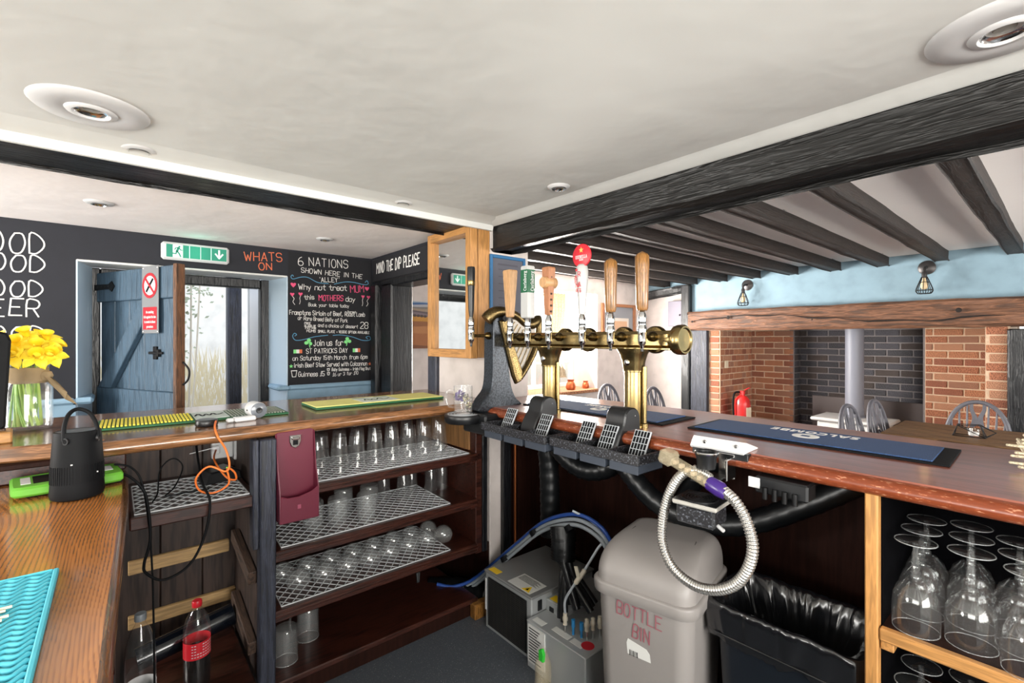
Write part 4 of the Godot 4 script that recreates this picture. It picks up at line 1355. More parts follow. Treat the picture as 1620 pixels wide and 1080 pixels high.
	fr.box(Vector3(-0.066, 0.008, 0.0), Vector3(0.07, 0.014, 0.06), 0.002)
	fr.prism([Vector2(0.0, 0.01), Vector2(-0.06, 0.01), Vector2(-0.06, 0.112), Vector2(-0.03, 0.2), Vector2(-0.006, 0.33), Vector2(0.0, 0.335)], -0.068, -0.064, frame(Vector3(0, 0, -1), Vector3.UP, Vector3.RIGHT, Vector3.ZERO))
	fr.prism([Vector2(0.0, 0.01), Vector2(-0.06, 0.01), Vector2(-0.06, 0.13), Vector2(-0.03, 0.2), Vector2(-0.006, 0.33), Vector2(0.0, 0.335)], 0.068, 0.072, frame(Vector3(0, 0, -1), Vector3.UP, Vector3.RIGHT, Vector3.ZERO))
	put("pocket", fr, mm, k)
	var op := MB.new()
	op.prism([Vector2(-0.021, 0.322), Vector2(0.021, 0.322), Vector2(0.021, 0.298), Vector2(0.014, 0.28), Vector2(0.0, 0.272), Vector2(-0.014, 0.28), Vector2(-0.021, 0.298)], 0.006, 0.012, Transform3D.IDENTITY, 0.002)
	op.box(Vector3(-0.014, 0.305, 0.012), Vector3(0.014, 0.315, 0.02), 0.003)
	put("opener", op, M.steel, k)
	put("opener_mouth", loopbox(Vector3(-0.009, 0.285, 0.0121), Vector3(0.009, 0.303, 0.0135), 0.002), M.black_soft, k)
	put("emblem", loopbox(Vector3(-0.006, 0.055, 0.061), Vector3(0.006, 0.07, 0.0616), 0.0), mat("maroon_pale", "#8e4257", 0.4), k)
	# bottles and rolled sheet at the bottom of the left bay
	var ck := thing("cola_bottle", "part-full cola bottle with red cap and red label", "bottle", Vector3(0.228, 0.126, -2.04))
	var bb := MB.new()
	bb.lathe([Vector2(0, 0.004), Vector2(0.025, 0), Vector2(0.038, 0.006), Vector2(0.042, 0.03), Vector2(0.042, 0.12), Vector2(0.041, 0.125), Vector2(0.041, 0.185), Vector2(0.043, 0.195), Vector2(0.042, 0.225), Vector2(0.034, 0.26), Vector2(0.02, 0.285), Vector2(0.013, 0.295), Vector2(0.0125, 0.305)], Transform3D.IDENTITY, 28)
	put("bottle", bb, M.bottle_plastic, ck)
	var cola := MB.new()
	cola.lathe([Vector2(0, 0.006), Vector2(0.036, 0.008), Vector2(0.0405, 0.03), Vector2(0.0405, 0.12), Vector2(0.0395, 0.15), Vector2(0, 0.15)], Transform3D.IDENTITY, 28)
	put("drink", cola, mat("cola", "#0f0705", 0.1), ck)
	var lb := MB.new()
	lb.lathe([Vector2(0.0425, 0.128), Vector2(0.0425, 0.186)], Transform3D.IDENTITY, 28)
	put("label", lb, mat("cola_red", "#c41f2b", 0.35), ck)
	var pr := MB.new()
	for row in 5:
		for col in 9:
			var a := 0.35 + col * 0.2
			if col in [5, 6] and row > 1:
				continue
			var y := 0.136 + row * 0.01
			var p := Vector3(cos(a) * 0.0429, y, sin(a) * 0.0429)
			var q := Vector3(cos(a + 0.13) * 0.0429, y, sin(a + 0.13) * 0.0429)
			pr.quad(p, q, q + Vector3.UP * 0.003, p + Vector3.UP * 0.003, Vector3(cos(a), 0, sin(a)))
	put("small_print", pr, M.white_plastic, ck)
	var cp := MB.new()
	cp.lathe([Vector2(0.0155, 0.3), Vector2(0.016, 0.302), Vector2(0.016, 0.318), Vector2(0.0145, 0.321), Vector2(0, 0.3215)], Transform3D.IDENTITY, 20)
	put("cap", cp, M.cola_red, ck)
	var b2 := thing("clear_bottle", "clear plastic bottle with a grey cap beside the counter edge", "bottle", Vector3(0.066, 0.126, -2.0))
	var cb2 := MB.new()
	cb2.lathe([Vector2(0, 0.004), Vector2(0.03, 0), Vector2(0.042, 0.01), Vector2(0.043, 0.2), Vector2(0.04, 0.25), Vector2(0.027, 0.295), Vector2(0.014, 0.32), Vector2(0.013, 0.335)], Transform3D.IDENTITY, 28)
	put("bottle", cb2, M.bottle_plastic, b2)
	var wl := MB.new()
	wl.lathe([Vector2(0.0432, 0.06), Vector2(0.0434, 0.06), Vector2(0.0434, 0.12)], Transform3D.IDENTITY, 28)
	put("label", wl, M.white_plastic, b2)
	var cp2 := MB.new()
	cp2.lathe([Vector2(0.0165, 0.33), Vector2(0.0165, 0.35), Vector2(0.015, 0.352), Vector2(0, 0.352)], Transform3D.IDENTITY, 20)
	put("cap", cp2, mat("cap_grey", "#7d8388", 0.4), b2)
	var rl := MB.new()
	rl.tube([Vector3(0.06, 0.225, -2.19), Vector3(0.37, 0.265, -2.22)], [0.04, 0.042], 20)
	tag(put("rolled_sheet", rl, mat("gloss_black", "#0d1118", 0.12)), "glossy black roll lying behind the bottles", "roll")

func near_counter_things() -> void:
	# speaker with a carrying strap
	var s := thing("speaker", "black tapered portable speaker with a carrying loop on the counter corner", "speaker", Vector3(-0.079, 0.9505, -1.79), 0.3)
	var sb := MB.new()
	sb.lathe([Vector2(0, 0), Vector2(0.048, 0), Vector2(0.056, 0.004), Vector2(0.059, 0.015), Vector2(0.057, 0.045)], Transform3D.IDENTITY, 40, 0.92)
	put("lower_body", sb, M.black_soft, s)
	sb = MB.new()
	sb.lathe([Vector2(0.0562, 0.095), Vector2(0.051, 0.178), Vector2(0.05, 0.184), Vector2(0.046, 0.1855)], Transform3D.IDENTITY, 40, 0.92)
	put("body", sb, M.black_soft, s)
	var gr := MB.new()
	gr.lathe([Vector2(0.057, 0.045), Vector2(0.0562, 0.095)], Transform3D.IDENTITY, 40, 0.92)
	for k in 60:
		var a := TAU * k / 60
		gr.bar(Vector3(cos(a) * 0.0571, 0.046, sin(a) * 0.0571 * 0.92), Vector3(cos(a) * 0.0563, 0.094, sin(a) * 0.0563 * 0.92), 0.0016, 0.0016, 0.0)
	put("grille", gr, M.black_soft, s)
	var tp := MB.new()
	tp.lathe([Vector2(0.0475, 0.1848), Vector2(0.04, 0.1835), Vector2(0, 0.182)], Transform3D.IDENTITY, 40, 0.92)
	put("top_panel", tp, mat("speaker_top", "#55585c", 0.3), s)
	var hd := MB.new()
	var hp := curve([Vector3(-0.036, 0.165, 0.03), Vector3(-0.034, 0.2, 0.024), Vector3(-0.022, 0.232, 0.012), Vector3(0.0, 0.244, 0.0), Vector3(0.022, 0.232, 0.012), Vector3(0.034, 0.2, 0.024), Vector3(0.036, 0.165, 0.036)], 6)
	hd.tube(hp, 0.0052, 8)
	put("strap", hd, M.black_soft, s)
	for x in [-1.0, 1.0]:
		var g := MB.new()
		g.lathe([Vector2(0.006, 0), Vector2(0.0095, 0.0), Vector2(0.0095, 0.005), Vector2(0.006, 0.005)], frame(Vector3(0.5 * x, 0, -0.86), Vector3(0.86 * x, 0, 0.5), Vector3(0, 1 * x, 0), Vector3(0.032 * x, 0.163, 0.034)), 14)
		put("eyelet", g, M.black_plastic, s)
	for p in [[-0.025, 0.1, 0.047], [0.03, 0.07, 0.044]]:
		put("mark", boxx(Vector3(-0.002, -0.0015, 0.0), Vector3(0.002, 0.0015, 0.002), 0.0, at(p[0], p[1], p[2])), M.white_plastic, s)
	# green handset lying behind the speaker
	var t := thing("card_tablet", "bright green rubber-cased handset lying behind the speaker", "handset", Vector3(-0.105, 0.951, -1.93), 0.12)
	var gm := mat("lime_rubber", "#5fa52e", 0.55)
	var gb := MB.new()
	gb.prism(curve2([Vector2(-0.12, -0.05), Vector2(-0.11, -0.075), Vector2(-0.05, -0.08), Vector2(0.05, -0.08), Vector2(0.11, -0.075), Vector2(0.12, -0.05), Vector2(0.12, 0.05), Vector2(0.11, 0.078), Vector2(0.0, 0.082), Vector2(-0.11, 0.075), Vector2(-0.12, 0.05)], 3, true), 0.006, 0.034, PLAN, 0.006)
	put("case", gb, gm, t)
	put("foot", loopbox(Vector3(-0.09, 0, -0.06), Vector3(0.118, 0.007, 0.06), 0.002), M.black_soft, t)
	put("screen", loopbox(Vector3(-0.075, 0.034, -0.05), Vector3(0.065, 0.0355, 0.045), 0.001), mat("screen_dark", "#131416", 0.4), t)
	put("label", loopbox(Vector3(-0.1, 0.034, -0.045), Vector3(-0.08, 0.0352, 0.04), 0.0), M.white_plastic, t)
	put("button", loopbox(Vector3(0.08, 0.034, -0.04), Vector3(0.1, 0.0352, 0.02), 0.0), M.white_plastic, t)
	# turquoise mat with wavy ribs
	var m := thing("bar_mat", "turquoise rubber mat with wavy ribs at the near left corner", "bar mat", Vector3(-0.08, 0.9505, -1.234))
	var tq := mat("turquoise", "#4fb9cc", 0.45)
	put("base", loopbox(Vector3(-0.5, 0, 0), Vector3(0, 0.003, 0.8), 0.001), mat("teal_deep", "#12788e", 0.5), m)
	var rim := MB.new()
	rim.box(Vector3(-0.008, 0, 0), Vector3(0, 0.009, 0.8), 0.002)
	rim.box(Vector3(-0.5, 0, 0), Vector3(-0.008, 0.009, 0.004), 0.002)
	put("rim", rim, tq, m)
	for k in 46:
		var z0 := -0.06 + k * 0.0175
		var pts := []
		for i in 46:
			var x := -0.01 - i * 0.0052
			pts.append(Vector3(x, 0.0045, z0 + 0.006 * sin(x * 210.0) - x * 0.3))
		var keep := []
		for p in pts:
			if p.z > 0.005 and p.z < 0.78:
				keep.append(p)
		if keep.size() > 3:
			var rb := MB.new()
			rb.tube(keep, 0.0044, 6)
			put("rib", rb, tq, m)
	for k in 6:
		var st := MB.new()
		var z := -1.09 + k * 0.011
		st.tube([Vector3(-0.36, 0.966, z + 0.02), Vector3(-0.125 - (k % 3) * 0.006, 0.964, z)], 0.0022, 6)
		tag(put("wooden_stick", st, mat("stick_wood", "#e8d9bd", 0.7)), "%s from the back of the pale wooden sticks lying on the turquoise mat" % ORD[k], "stick", "sticks on the turquoise mat")
	# jar of daffodils tied with hessian
	var v := thing("flower_vase", "glass jar of cut daffodil stems tied with a hessian bow", "vase", Vector3(-0.235, 1.0705, -2.37))
	var jb := MB.new()
	jb.lathe([Vector2(0, 0.006), Vector2(0.05, 0.002), Vector2(0.062, 0.006), Vector2(0.066, 0.02), Vector2(0.066, 0.15), Vector2(0.06, 0.168), Vector2(0.05, 0.178), Vector2(0.05, 0.2), Vector2(0.06, 0.236), Vector2(0.058, 0.236), Vector2(0.048, 0.2), Vector2(0.048, 0.178), Vector2(0.063, 0.148), Vector2(0.063, 0.02), Vector2(0, 0.012)], Transform3D.IDENTITY, 32)
	put("jar", jb, M.glass, v)
	var wt := MB.new()
	wt.lathe([Vector2(0, 0.0125), Vector2(0.0625, 0.02), Vector2(0.0625, 0.128), Vector2(0, 0.128)], Transform3D.IDENTITY, 32)
	put("water", wt, pane("water", "#dfeee4", 0.06), v)
	var rng := RandomNumberGenerator.new()
	rng.seed = 31
	var gs := [mat("stem_green", "#7fb03a", 0.5), mat("stem_pale", "#a9c95a", 0.5)]
	for k in 22:
		var a := rng.randf() * TAU
		var q := rng.randf_range(0.01, 0.05)
		var st := MB.new()
		st.tube(curve([Vector3(cos(a) * q, 0.016, sin(a) * q), Vector3(cos(a + 0.6) * q * 0.8, 0.11, sin(a + 0.6) * q * 0.8), Vector3(cos(a + 1.0) * 0.026, 0.24, sin(a + 1.0) * 0.026)], 4), rng.randf_range(0.003, 0.005), 6)
		put("stem", st, gs[k % 2], v)
	var hs := mat("hessian", "#d2b78e", 0.95, 0, "mottle", Vector3(60, 60, 60), "fine", 0.15)
	var bn := MB.new()
	bn.lathe([Vector2(0.0515, 0.165), Vector2(0.0545, 0.172), Vector2(0.0535, 0.185), Vector2(0.0555, 0.2), Vector2(0.056, 0.215), Vector2(0.0525, 0.22)], Transform3D.IDENTITY, 28)
	put("band", bn, hs, v)
	var knot := MB.new()
	knot.lathe([Vector2(0, -0.02), Vector2(0.014, -0.014), Vector2(0.019, 0.0), Vector2(0.014, 0.014), Vector2(0, 0.02)], Transform3D(Basis(), Vector3(0.05, 0.19, 0.028)), 14)
	put("knot", knot, hs, v)
	var tail := []
	for i in 9:
		var row := []
		var f := i / 8.0
		for j in 7:
			var g := j / 6.0 - 0.5
			row.append(Vector3(0.048 + f * 0.055 + 0.01 * sin(g * 9.0), 0.19 - f * 0.062 - f * f * 0.01, 0.03 + f * 0.03 + 0.004 * sin(f * 8.0 + g * 5.0)) + Vector3(-0.25, 0.5, 0.3).normalized() * g * (0.03 + 0.065 * f))
		tail.append(row)
	var tb := MB.new()
	tb.sheet(tail)
	put("bow_tail", tb, hs, v)
	var ym := [mat("daffodil", "#ffe63a", 0.55), mat("daffodil_deep", "#fcd822", 0.55)]
	for y in ym:
		y.backlight_enabled = true
		y.backlight = Color(0.4, 0.3, 0.0)
	var spots := [[-0.06, 0.28, 0.03], [-0.02, 0.3, 0.045], [0.03, 0.29, 0.045], [0.058, 0.275, 0.03], [-0.05, 0.315, -0.01], [0.0, 0.33, 0.01], [0.05, 0.318, 0.01], [0.066, 0.29, -0.015], [-0.03, 0.265, 0.06], [0.03, 0.26, 0.06], [0.02, 0.32, -0.04], [-0.08, 0.29, -0.02], [0.062, 0.262, 0.05]]
	for k in spots.size():
		var p := Vector3(spots[k][0], spots[k][1], spots[k][2])
		var n := (p - Vector3(0, 0.2, 0)).normalized() * 1.0 + Vector3(rng.randf_range(-0.5, 0.5), 0, 0.5)
		n = n.normalized()
		var sx := n.cross(Vector3(0.1, 1, 0.2)).normalized()
		var fx := Transform3D(Basis(sx, n, sx.cross(n)), p)
		var fl := MB.new()
		for i in 6:
			var a := TAU * i / 6 + rng.randf_range(-0.1, 0.1)
			var rows := []
			for r in 5:
				var f := r / 4.0
				var row := []
				for c in 5:
					var g := c / 4.0 - 0.5
					var wd := 0.034 * sin(PI * (0.12 + f * 0.85)) 
					var lc := Vector3(0.008 + f * 0.042, -0.004 + 0.006 * sin(f * 3.0) - 0.012 * f * f + 0.014 * g * g, g * wd)
					row.append(fx * (Basis(Vector3.UP, a) * lc))
				rows.append(row)
			fl.sheet(rows)
		var hd2 := put("flower", fl, ym[0], v)
		var tr := MB.new()
		var rows2 := []
		for r in 6:
			var f := r / 5.0
			var row := []
			for c in 20:
				var a := TAU * c / 20
				var rad := 0.009 + 0.006 * f + (0.006 * smoothstep(0.7, 1.0, f)) * (1.0 + 0.35 * sin(a * 10.0))
				row.append(fx * Vector3(cos(a) * rad, f * 0.03, sin(a) * rad))
			rows2.append(row)
		tr.sheet(rows2, 1.0, true)
		put("trumpet", tr, ym[1], hd2)
	# till screen on its wooden stand
	var ts := thing("till_screen", "dark till tablet on a small wooden stand at the left edge", "tablet", Vector3(-0.262, 1.0705, -2.16), 0.1)
	var sl := MB.new()
	sl.prism([Vector2(-0.4, 0.035), Vector2(-0.01, 0.035), Vector2(0.0, 0.045), Vector2(0.012, 0.315), Vector2(0.004, 0.338), Vector2(-0.02, 0.345), Vector2(-0.4, 0.345)], -0.012, 0.012, Transform3D.IDENTITY, 0.006)
	put("slab", sl, M.black_soft, ts)
	M.screen_dark.metallic_specular = 0.15
	var sn := MB.new()
	sn.prism([Vector2(-0.38, 0.06), Vector2(-0.02, 0.06), Vector2(-0.012, 0.32), Vector2(-0.38, 0.32)], 0.012, 0.0128, Transform3D.IDENTITY)
	put("screen", sn, M.screen_dark, ts)
	put("stand", loopbox(Vector3(-0.4, 0, -0.04), Vector3(0.015, 0.034, 0.06), 0.004), M.oak_x, ts)
	put("clip", loopbox(Vector3(-0.02, 0.02, -0.013), Vector3(0.0, 0.04, 0.02), 0.002), M.rough_brown, ts)

const FACING := Transform3D(Vector3(0, 0, 1), Vector3(0, 1, 0), Vector3(-1, 0, 0), Vector3.ZERO)

func faucet(t: Node3D, reach: float) -> void:
	# origin: the axis of the nozzle at the height of its shank; the shank runs to +x
	var b := MB.new()
	b.lathe([Vector2(0, -0.042), Vector2(0.006, -0.042), Vector2(0.0075, -0.03), Vector2(0.009, -0.028), Vector2(0.0125, -0.024), Vector2(0.014, -0.014), Vector2(0.014, 0.008), Vector2(0.0155, 0.012), Vector2(0.0155, 0.03), Vector2(0.013, 0.036), Vector2(0.013, 0.042), Vector2(0, 0.042)], Transform3D.IDENTITY, 20)
	b.lathe([Vector2(0.0135, 0.05), Vector2(0.014, 0.058), Vector2(0.0135, 0.072), Vector2(0.01, 0.082), Vector2(0.0075, 0.09), Vector2(0, 0.09)], Transform3D.IDENTITY, 20)
	put("faucet", b, M.chrome, t)
	var g := MB.new()
	g.lathe([Vector2(0, 0.042), Vector2(0.0132, 0.042), Vector2(0.0138, 0.051), Vector2(0, 0.051)], Transform3D.IDENTITY, 20)
	g.lathe([Vector2(0, -0.05), Vector2(0.005, -0.05), Vector2(0.0055, -0.042), Vector2(0, -0.041)], Transform3D.IDENTITY, 14)
	put("gasket", g, M.black_plastic, t)
	var s := MB.new()
	s.lathe([Vector2(0, 0), Vector2(0.008, 0.0), Vector2(0.007, reach - 0.03), Vector2(0.009, reach - 0.026), Vector2(0.017, reach - 0.014), Vector2(0.018, reach - 0.004), Vector2(0.018, reach), Vector2(0, reach)], Transform3D(Basis(Vector3.BACK, -PI / 2), Vector3.ZERO), 20)
	put("shank", s, M.old_brass, t)

func block_handle(w0: float, w1: float, y0: float, y1: float, d := 1.0) -> MB:
	var b := MB.new()
	var c := [[w0 * 0.85, y0], [w0, y0 + 0.004], [w1, y1 - 0.006], [w1 * 0.9, y1]]
	for i in 3:
		var q := []
		for k in 2:
			var w: float = c[i + k][0]
			var y: float = c[i + k][1]
			q.append([Vector3(-w * d, y, -w), Vector3(w * d, y, -w), Vector3(w * d, y, w), Vector3(-w * d, y, w)])
		for s in 4:
			var r := (s + 1) % 4
			b.quad(q[0][s], q[0][r], q[1][r], q[1][s], q[0][s] * Vector3(1, 0, 1) + q[0][r] * Vector3(1, 0, 1) + Vector3(0, 0.001 * (i - 1), 0))
		if i == 0:
			b.poly([q[0][0], q[0][1], q[0][2], q[0][3]], Vector3.DOWN)
		if i == 2:
			b.poly([q[1][0], q[1][1], q[1][2], q[1][3]], Vector3.UP)
	return b

func beer_taps() -> void:
	# brass font: a box bar on two columns
	var f := thing("beer_font", "long brass T-bar beer font on two columns over the bar", "beer font")
	var bar := MB.new()
	bar.box(Vector3(1.425, 1.356, -1.76), Vector3(1.49, 1.418, -0.87), 0.012)
	bar.box(Vector3(1.418, 1.352, -1.76), Vector3(1.492, 1.36, -0.87), 0.002)
	put("bar", bar, M.brass, f)
	var cap := MB.new()
	cap.lathe([Vector2(0.032, -0.05), Vector2(0.034, -0.012), Vector2(0.048, -0.008), Vector2(0.051, 0.0), Vector2(0.051, 0.02), Vector2(0.046, 0.026), Vector2(0.041, 0.026), Vector2(0.037, 0.021), Vector2(0, 0.02)], Transform3D(Basis(Vector3.RIGHT, PI / 2), Vector3(1.457, 1.387, -0.86)), 36)
	put("end_cap", cap, M.brass, f)
	for z in [-1.43, -1.3, -1.12, -0.98]:
		var d := MB.new()
		d.lathe([Vector2(0.02, 0.0), Vector2(0.046, 0.004), Vector2(0.05, 0.01), Vector2(0.05, 0.024), Vector2(0.045, 0.028), Vector2(0.04, 0.024), Vector2(0, 0.024)], Transform3D(Basis(Vector3.BACK, -PI / 2), Vector3(1.49, 1.387, z)), 32)
		put("badge_holder", d, M.old_brass, f)
	for z in [-1.475, -1.04]:
		var c := MB.new()
		c.lathe([Vector2(0.04, 1.0695), Vector2(0.04, 1.078), Vector2(0.034, 1.084), Vector2(0.034, 1.27), Vector2(0.0375, 1.272), Vector2(0.0375, 1.279), Vector2(0.039, 1.283), Vector2(0.041, 1.305), Vector2(0.05, 1.335), Vector2(0.062, 1.354), Vector2(0.062, 1.358)], at(1.457, 0, z), 32)
		put("column", c, M.brass, f)
		var p := MB.new()
		p.lathe([Vector2(0, 1.0695), Vector2(0.008, 1.0695), Vector2(0.008, 1.29)], at(1.462, 0, z + 0.043), 14)
		p.lathe([Vector2(0, 1.0695), Vector2(0.013, 1.0695), Vector2(0.013, 1.085), Vector2(0.008, 1.088)], at(1.462, 0, z + 0.043), 14)
		put("side_pipe", p, M.brass, f)
		var s := MB.new()
		s.lathe([Vector2(0.0, 0.0), Vector2(0.011, 0.0), Vector2(0.011, 0.005), Vector2(0.008, 0.007), Vector2(0, 0.007)], Transform3D(Basis(Vector3.BACK, PI / 2), Vector3(1.418, 1.305, z)), 18)
		put("locking_screw", s, M.chrome, f)
	# six taps on the bar
	var zs := [-1.631, -1.513, -1.385, -1.204, -1.069, -0.937]
	var lab := ["beer tap with a plain pale wooden block handle", "beer tap with a square white and green handle", "beer tap with a reddish wooden handle and round badge", "beer tap with a white paddle under a red round sign", "beer tap with a dark oak handle, second from the brass end cap", "beer tap with the tall oak handle nearest the brass end cap"]
	for i in 6:
		var t := thing("beer_tap", lab[i], "beer tap", Vector3(1.36, 1.398, zs[i]), 0, "taps on the brass font")
		faucet(t, 0.066)
		if i == 0:
			put("handle", block_handle(0.0135, 0.0235, 0.09, 0.3), M.handle_pale, t)
		elif i == 1:
			put("handle", block_handle(0.021, 0.021, 0.082, 0.305), M.handle_white, t)
			var gb := MB.new()
			gb.box(Vector3(-0.0216, 0.19, -0.0216), Vector3(0.0216, 0.288, 0.0216), 0.0)
			var gp := put("green_band", gb, mat("pump_green", "#0f5a38", 0.35), t)
			for k in 2:
				var x := FACING if k == 0 else Transform3D.IDENTITY
				x = x * Transform3D(Basis(Vector3.BACK, PI / 2), Vector3(0.007, 0.239, 0.0218))
				printed("lettering", "Carlsberg", M.white_plastic, gp, x, 0.017, true, true, 0.085)
		elif i == 2:
			put("handle", block_handle(0.0115, 0.0195, 0.09, 0.285), M.handle_red, t)
			var bd := MB.new()
			bd.lathe([Vector2(0, -0.034), Vector2(0.02, -0.034), Vector2(0.023, -0.03), Vector2(0.023, 0.03), Vector2(0.02, 0.034), Vector2(0, 0.034)], Transform3D(Basis(Vector3.BACK, PI / 2), Vector3(0, 0.222, 0)), 24)
			put("badge", bd, M.handle_pale, t)
			for k in 7:
				var n := MB.new()
				n.box(Vector3(-0.004, 0.1 + k * 0.024 + (0.02 if k > 3 else 0.0), 0.0), Vector3(0.004, 0.108 + k * 0.024 + (0.02 if k > 3 else 0.0), 0.0182), 0.001)
				put("carving", n, M.rough_brown, t)
		elif i == 3:
			var pd := MB.new()
			pd.lathe([Vector2(0, 0.086), Vector2(0.013, 0.086), Vector2(0.0145, 0.1), Vector2(0.017, 0.15), Vector2(0.0225, 0.22), Vector2(0.023, 0.25), Vector2(0.02, 0.268), Vector2(0.012, 0.276), Vector2(0, 0.277)], Transform3D.IDENTITY, 28)
			put("handle", pd, M.handle_white, t)
			var red := mat("tap_red", "#c4222f", 0.4)
			var dk := MB.new()
			dk.lathe([Vector2(0, -0.004), Vector2(0.043, -0.004), Vector2(0.0445, -0.002), Vector2(0.0445, 0.004), Vector2(0.043, 0.005), Vector2(0, 0.005)], FACING * Transform3D(Basis(Vector3.RIGHT, PI / 2), Vector3(0, 0.308, 0.0)), 36)
			var ds := put("round_sign", dk, red, t)
			printed("lettering", "ESTRELLA", M.white_plastic, ds, FACING * at(0, 0.303, 0.0055), 0.012, true, true, 0.058)
			printed("lettering", "DAMM", M.white_plastic, ds, FACING * at(0, 0.292, 0.0055), 0.006, true, true, 0.02)
			var st := MB.new()
			star(st, Vector2(0, 0.329), 0.012, FACING, 0.0056)
			put("gold_star", st, mat("gold_print", "#e0b75a", 0.4), ds)
			var pr := MB.new()
			star(pr, Vector2(-0.007, 0.252), 0.008, FACING, 0.024)
			var W := 0.0026
			for c in [["A", -0.011, 0.22, 0.013], ["R", 0.005, 0.226, 0.017], ["E", -0.01, 0.204, 0.012], ["N", -0.006, 0.186, 0.015], ["A", 0.007, 0.188, 0.019]]:
				scrawl(pr, c[0], Vector2(c[1] - 0.005, c[2]), Vector2(c[1] + 0.006, c[2] + 0.001), c[3], W, FACING * at(0, 0, 0.0225))
			scrawl(pr, "1876", Vector2(-0.013, 0.167), Vector2(0.012, 0.168), 0.011, 0.002, FACING * at(0, 0, 0.0205))
			pr.stroke([Vector2(-0.013, 0.181), Vector2(0.012, 0.182)], 0.002, FACING * at(0, 0, 0.0205))
			put("red_lettering", pr, red, t)
		else:
			var y1: float = 0.277 if i == 4 else 0.282
			var oh := MB.new()
			oh.lathe([Vector2(0, 0.088), Vector2(0.0165, 0.088), Vector2(0.0195, 0.096), Vector2(0.021, 0.15), Vector2(0.0235, 0.24), Vector2(0.0235, y1 - 0.012), Vector2(0.018, y1 - 0.004), Vector2(0.0, y1 + 0.006)], Transform3D.IDENTITY, 12)
			put("handle", oh, M.handle_oak, t)
	# harp-shaped stout font in the corner
	var h := thing("harp_font", "dark stout font with a gilded harp at the bar corner", "beer font", Vector3(1.375, 1.05, -1.8), -0.06)
	var body := MB.new()
	body.prism(curve2([Vector2(-0.075, 0.0), Vector2(0.16, 0.0), Vector2(0.158, 0.025), Vector2(0.125, 0.055), Vector2(0.1, 0.11), Vector2(0.085, 0.2), Vector2(0.072, 0.32), Vector2(0.062, 0.43), Vector2(0.03, 0.447), Vector2(-0.004, 0.43), Vector2(-0.008, 0.3), Vector2(-0.01, 0.17), Vector2(-0.022, 0.1), Vector2(-0.055, 0.062), Vector2(-0.073, 0.035)], 3, true), -0.042, 0.042, Transform3D.IDENTITY, 0.005)
	put("body", body, mat("font_slate", "#3a3f46", 0.35, 0.5, "mottle", Vector3.ONE * 5), h)
	var gold := mat("harp_gold", "#83704c", 0.38, 1.0, "mottle", Vector3.ONE * 8)
	var pil := MB.new()
	pil.prism([Vector2(0.02, 0.425), Vector2(0.06, 0.44), Vector2(0.105, 0.31), Vector2(0.158, 0.18), Vector2(0.15, 0.135), Vector2(0.118, 0.122), Vector2(0.098, 0.16), Vector2(0.062, 0.28)], 0.03, 0.06, Transform3D.IDENTITY, 0.008)
	var pl := put("harp_pillar", pil, gold, h)
	var ang := atan2(0.3 - 0.16, 0.068 - 0.118)
	printed("lettering", "GUINNESS", mat("gold_pale", "#b79a66", 0.4, 1.0), pl, Transform3D(Basis(Vector3.BACK, ang + PI), Vector3(0.118, 0.2, 0.0604)), 0.018, true, true, 0.11)
	var nk := MB.new()
	nk.tube(curve([Vector3(-0.035, 0.43, 0.02), Vector3(0.0, 0.462, 0.03), Vector3(0.06, 0.47, 0.035), Vector3(0.13, 0.452, 0.035), Vector3(0.19, 0.415, 0.035), Vector3(0.24, 0.42, 0.035), Vector3(0.285, 0.455, 0.035)], 6), [0.03, 0.03, 0.031, 0.031, 0.03, 0.03, 0.029, 0.029, 0.028, 0.027, 0.026, 0.025, 0.024, 0.024, 0.023, 0.022, 0.022, 0.021, 0.021, 0.02, 0.02, 0.02, 0.02, 0.02, 0.021, 0.022, 0.024, 0.026, 0.028, 0.028, 0.028, 0.028, 0.027, 0.025, 0.02, 0.014, 0.006], 14)
	put("harp_neck", nk, gold, h)
	var bow := MB.new()
	bow.tube(curve([Vector3(0.272, 0.44, 0.04), Vector3(0.268, 0.36, 0.04), Vector3(0.235, 0.27, 0.042), Vector3(0.18, 0.19, 0.044), Vector3(0.145, 0.15, 0.045)], 6), 0.016, 12)
	put("harp_bow", bow, gold, h)
	var sr := MB.new()
	sr.lathe([Vector2(0, 0.0), Vector2(0.016, 0.0), Vector2(0.013, 0.006), Vector2(0.005, 0.006), Vector2(0, 0.004)], Transform3D(Basis(Vector3.RIGHT, PI / 2), Vector3(0.045, 0.437, 0.06)), 20)
	put("scroll_eye", sr, M.iron, h)
	var bk := MB.new()
	bk.prism([Vector2(0.055, 0.435), Vector2(0.25, 0.43), Vector2(0.25, 0.32), Vector2(0.15, 0.17)], 0.034, 0.038, Transform3D.IDENTITY)
	put("harp_panel", bk, mat("harp_cream", "#c9c2b8", 0.5), h)
	var srg := MB.new()
	for k in 9:
		var s := k / 8.0
		var top := Vector3(0.075 + 0.17 * s, 0.445 - 0.03 * s, 0.044)
		var bot := Vector3(0.135 + 0.1 * s, 0.19 + 0.1 * s, 0.044).lerp(Vector3(0.085 + 0.03 * s, 0.33, 0.044), 1.0 - s)
		srg.bar(Vector3(0.07 + 0.012 * k, 0.41 - 0.028 * k, 0.042), Vector3(0.1 + 0.018 * k, 0.435 - 0.012 * k, 0.042), 0.003, 0.003, 0.0)
	put("strings", srg, gold, h)
	var bt := thing("beer_tap", "stout tap with a black handle and gold band on the harp font", "beer tap", Vector3(1.262, 1.405, -1.795))
	faucet(bt, 0.105)
	var bh := MB.new()
	bh.lathe([Vector2(0, 0.088), Vector2(0.009, 0.088), Vector2(0.013, 0.12), Vector2(0.0165, 0.23)], Transform3D.IDENTITY, 24)
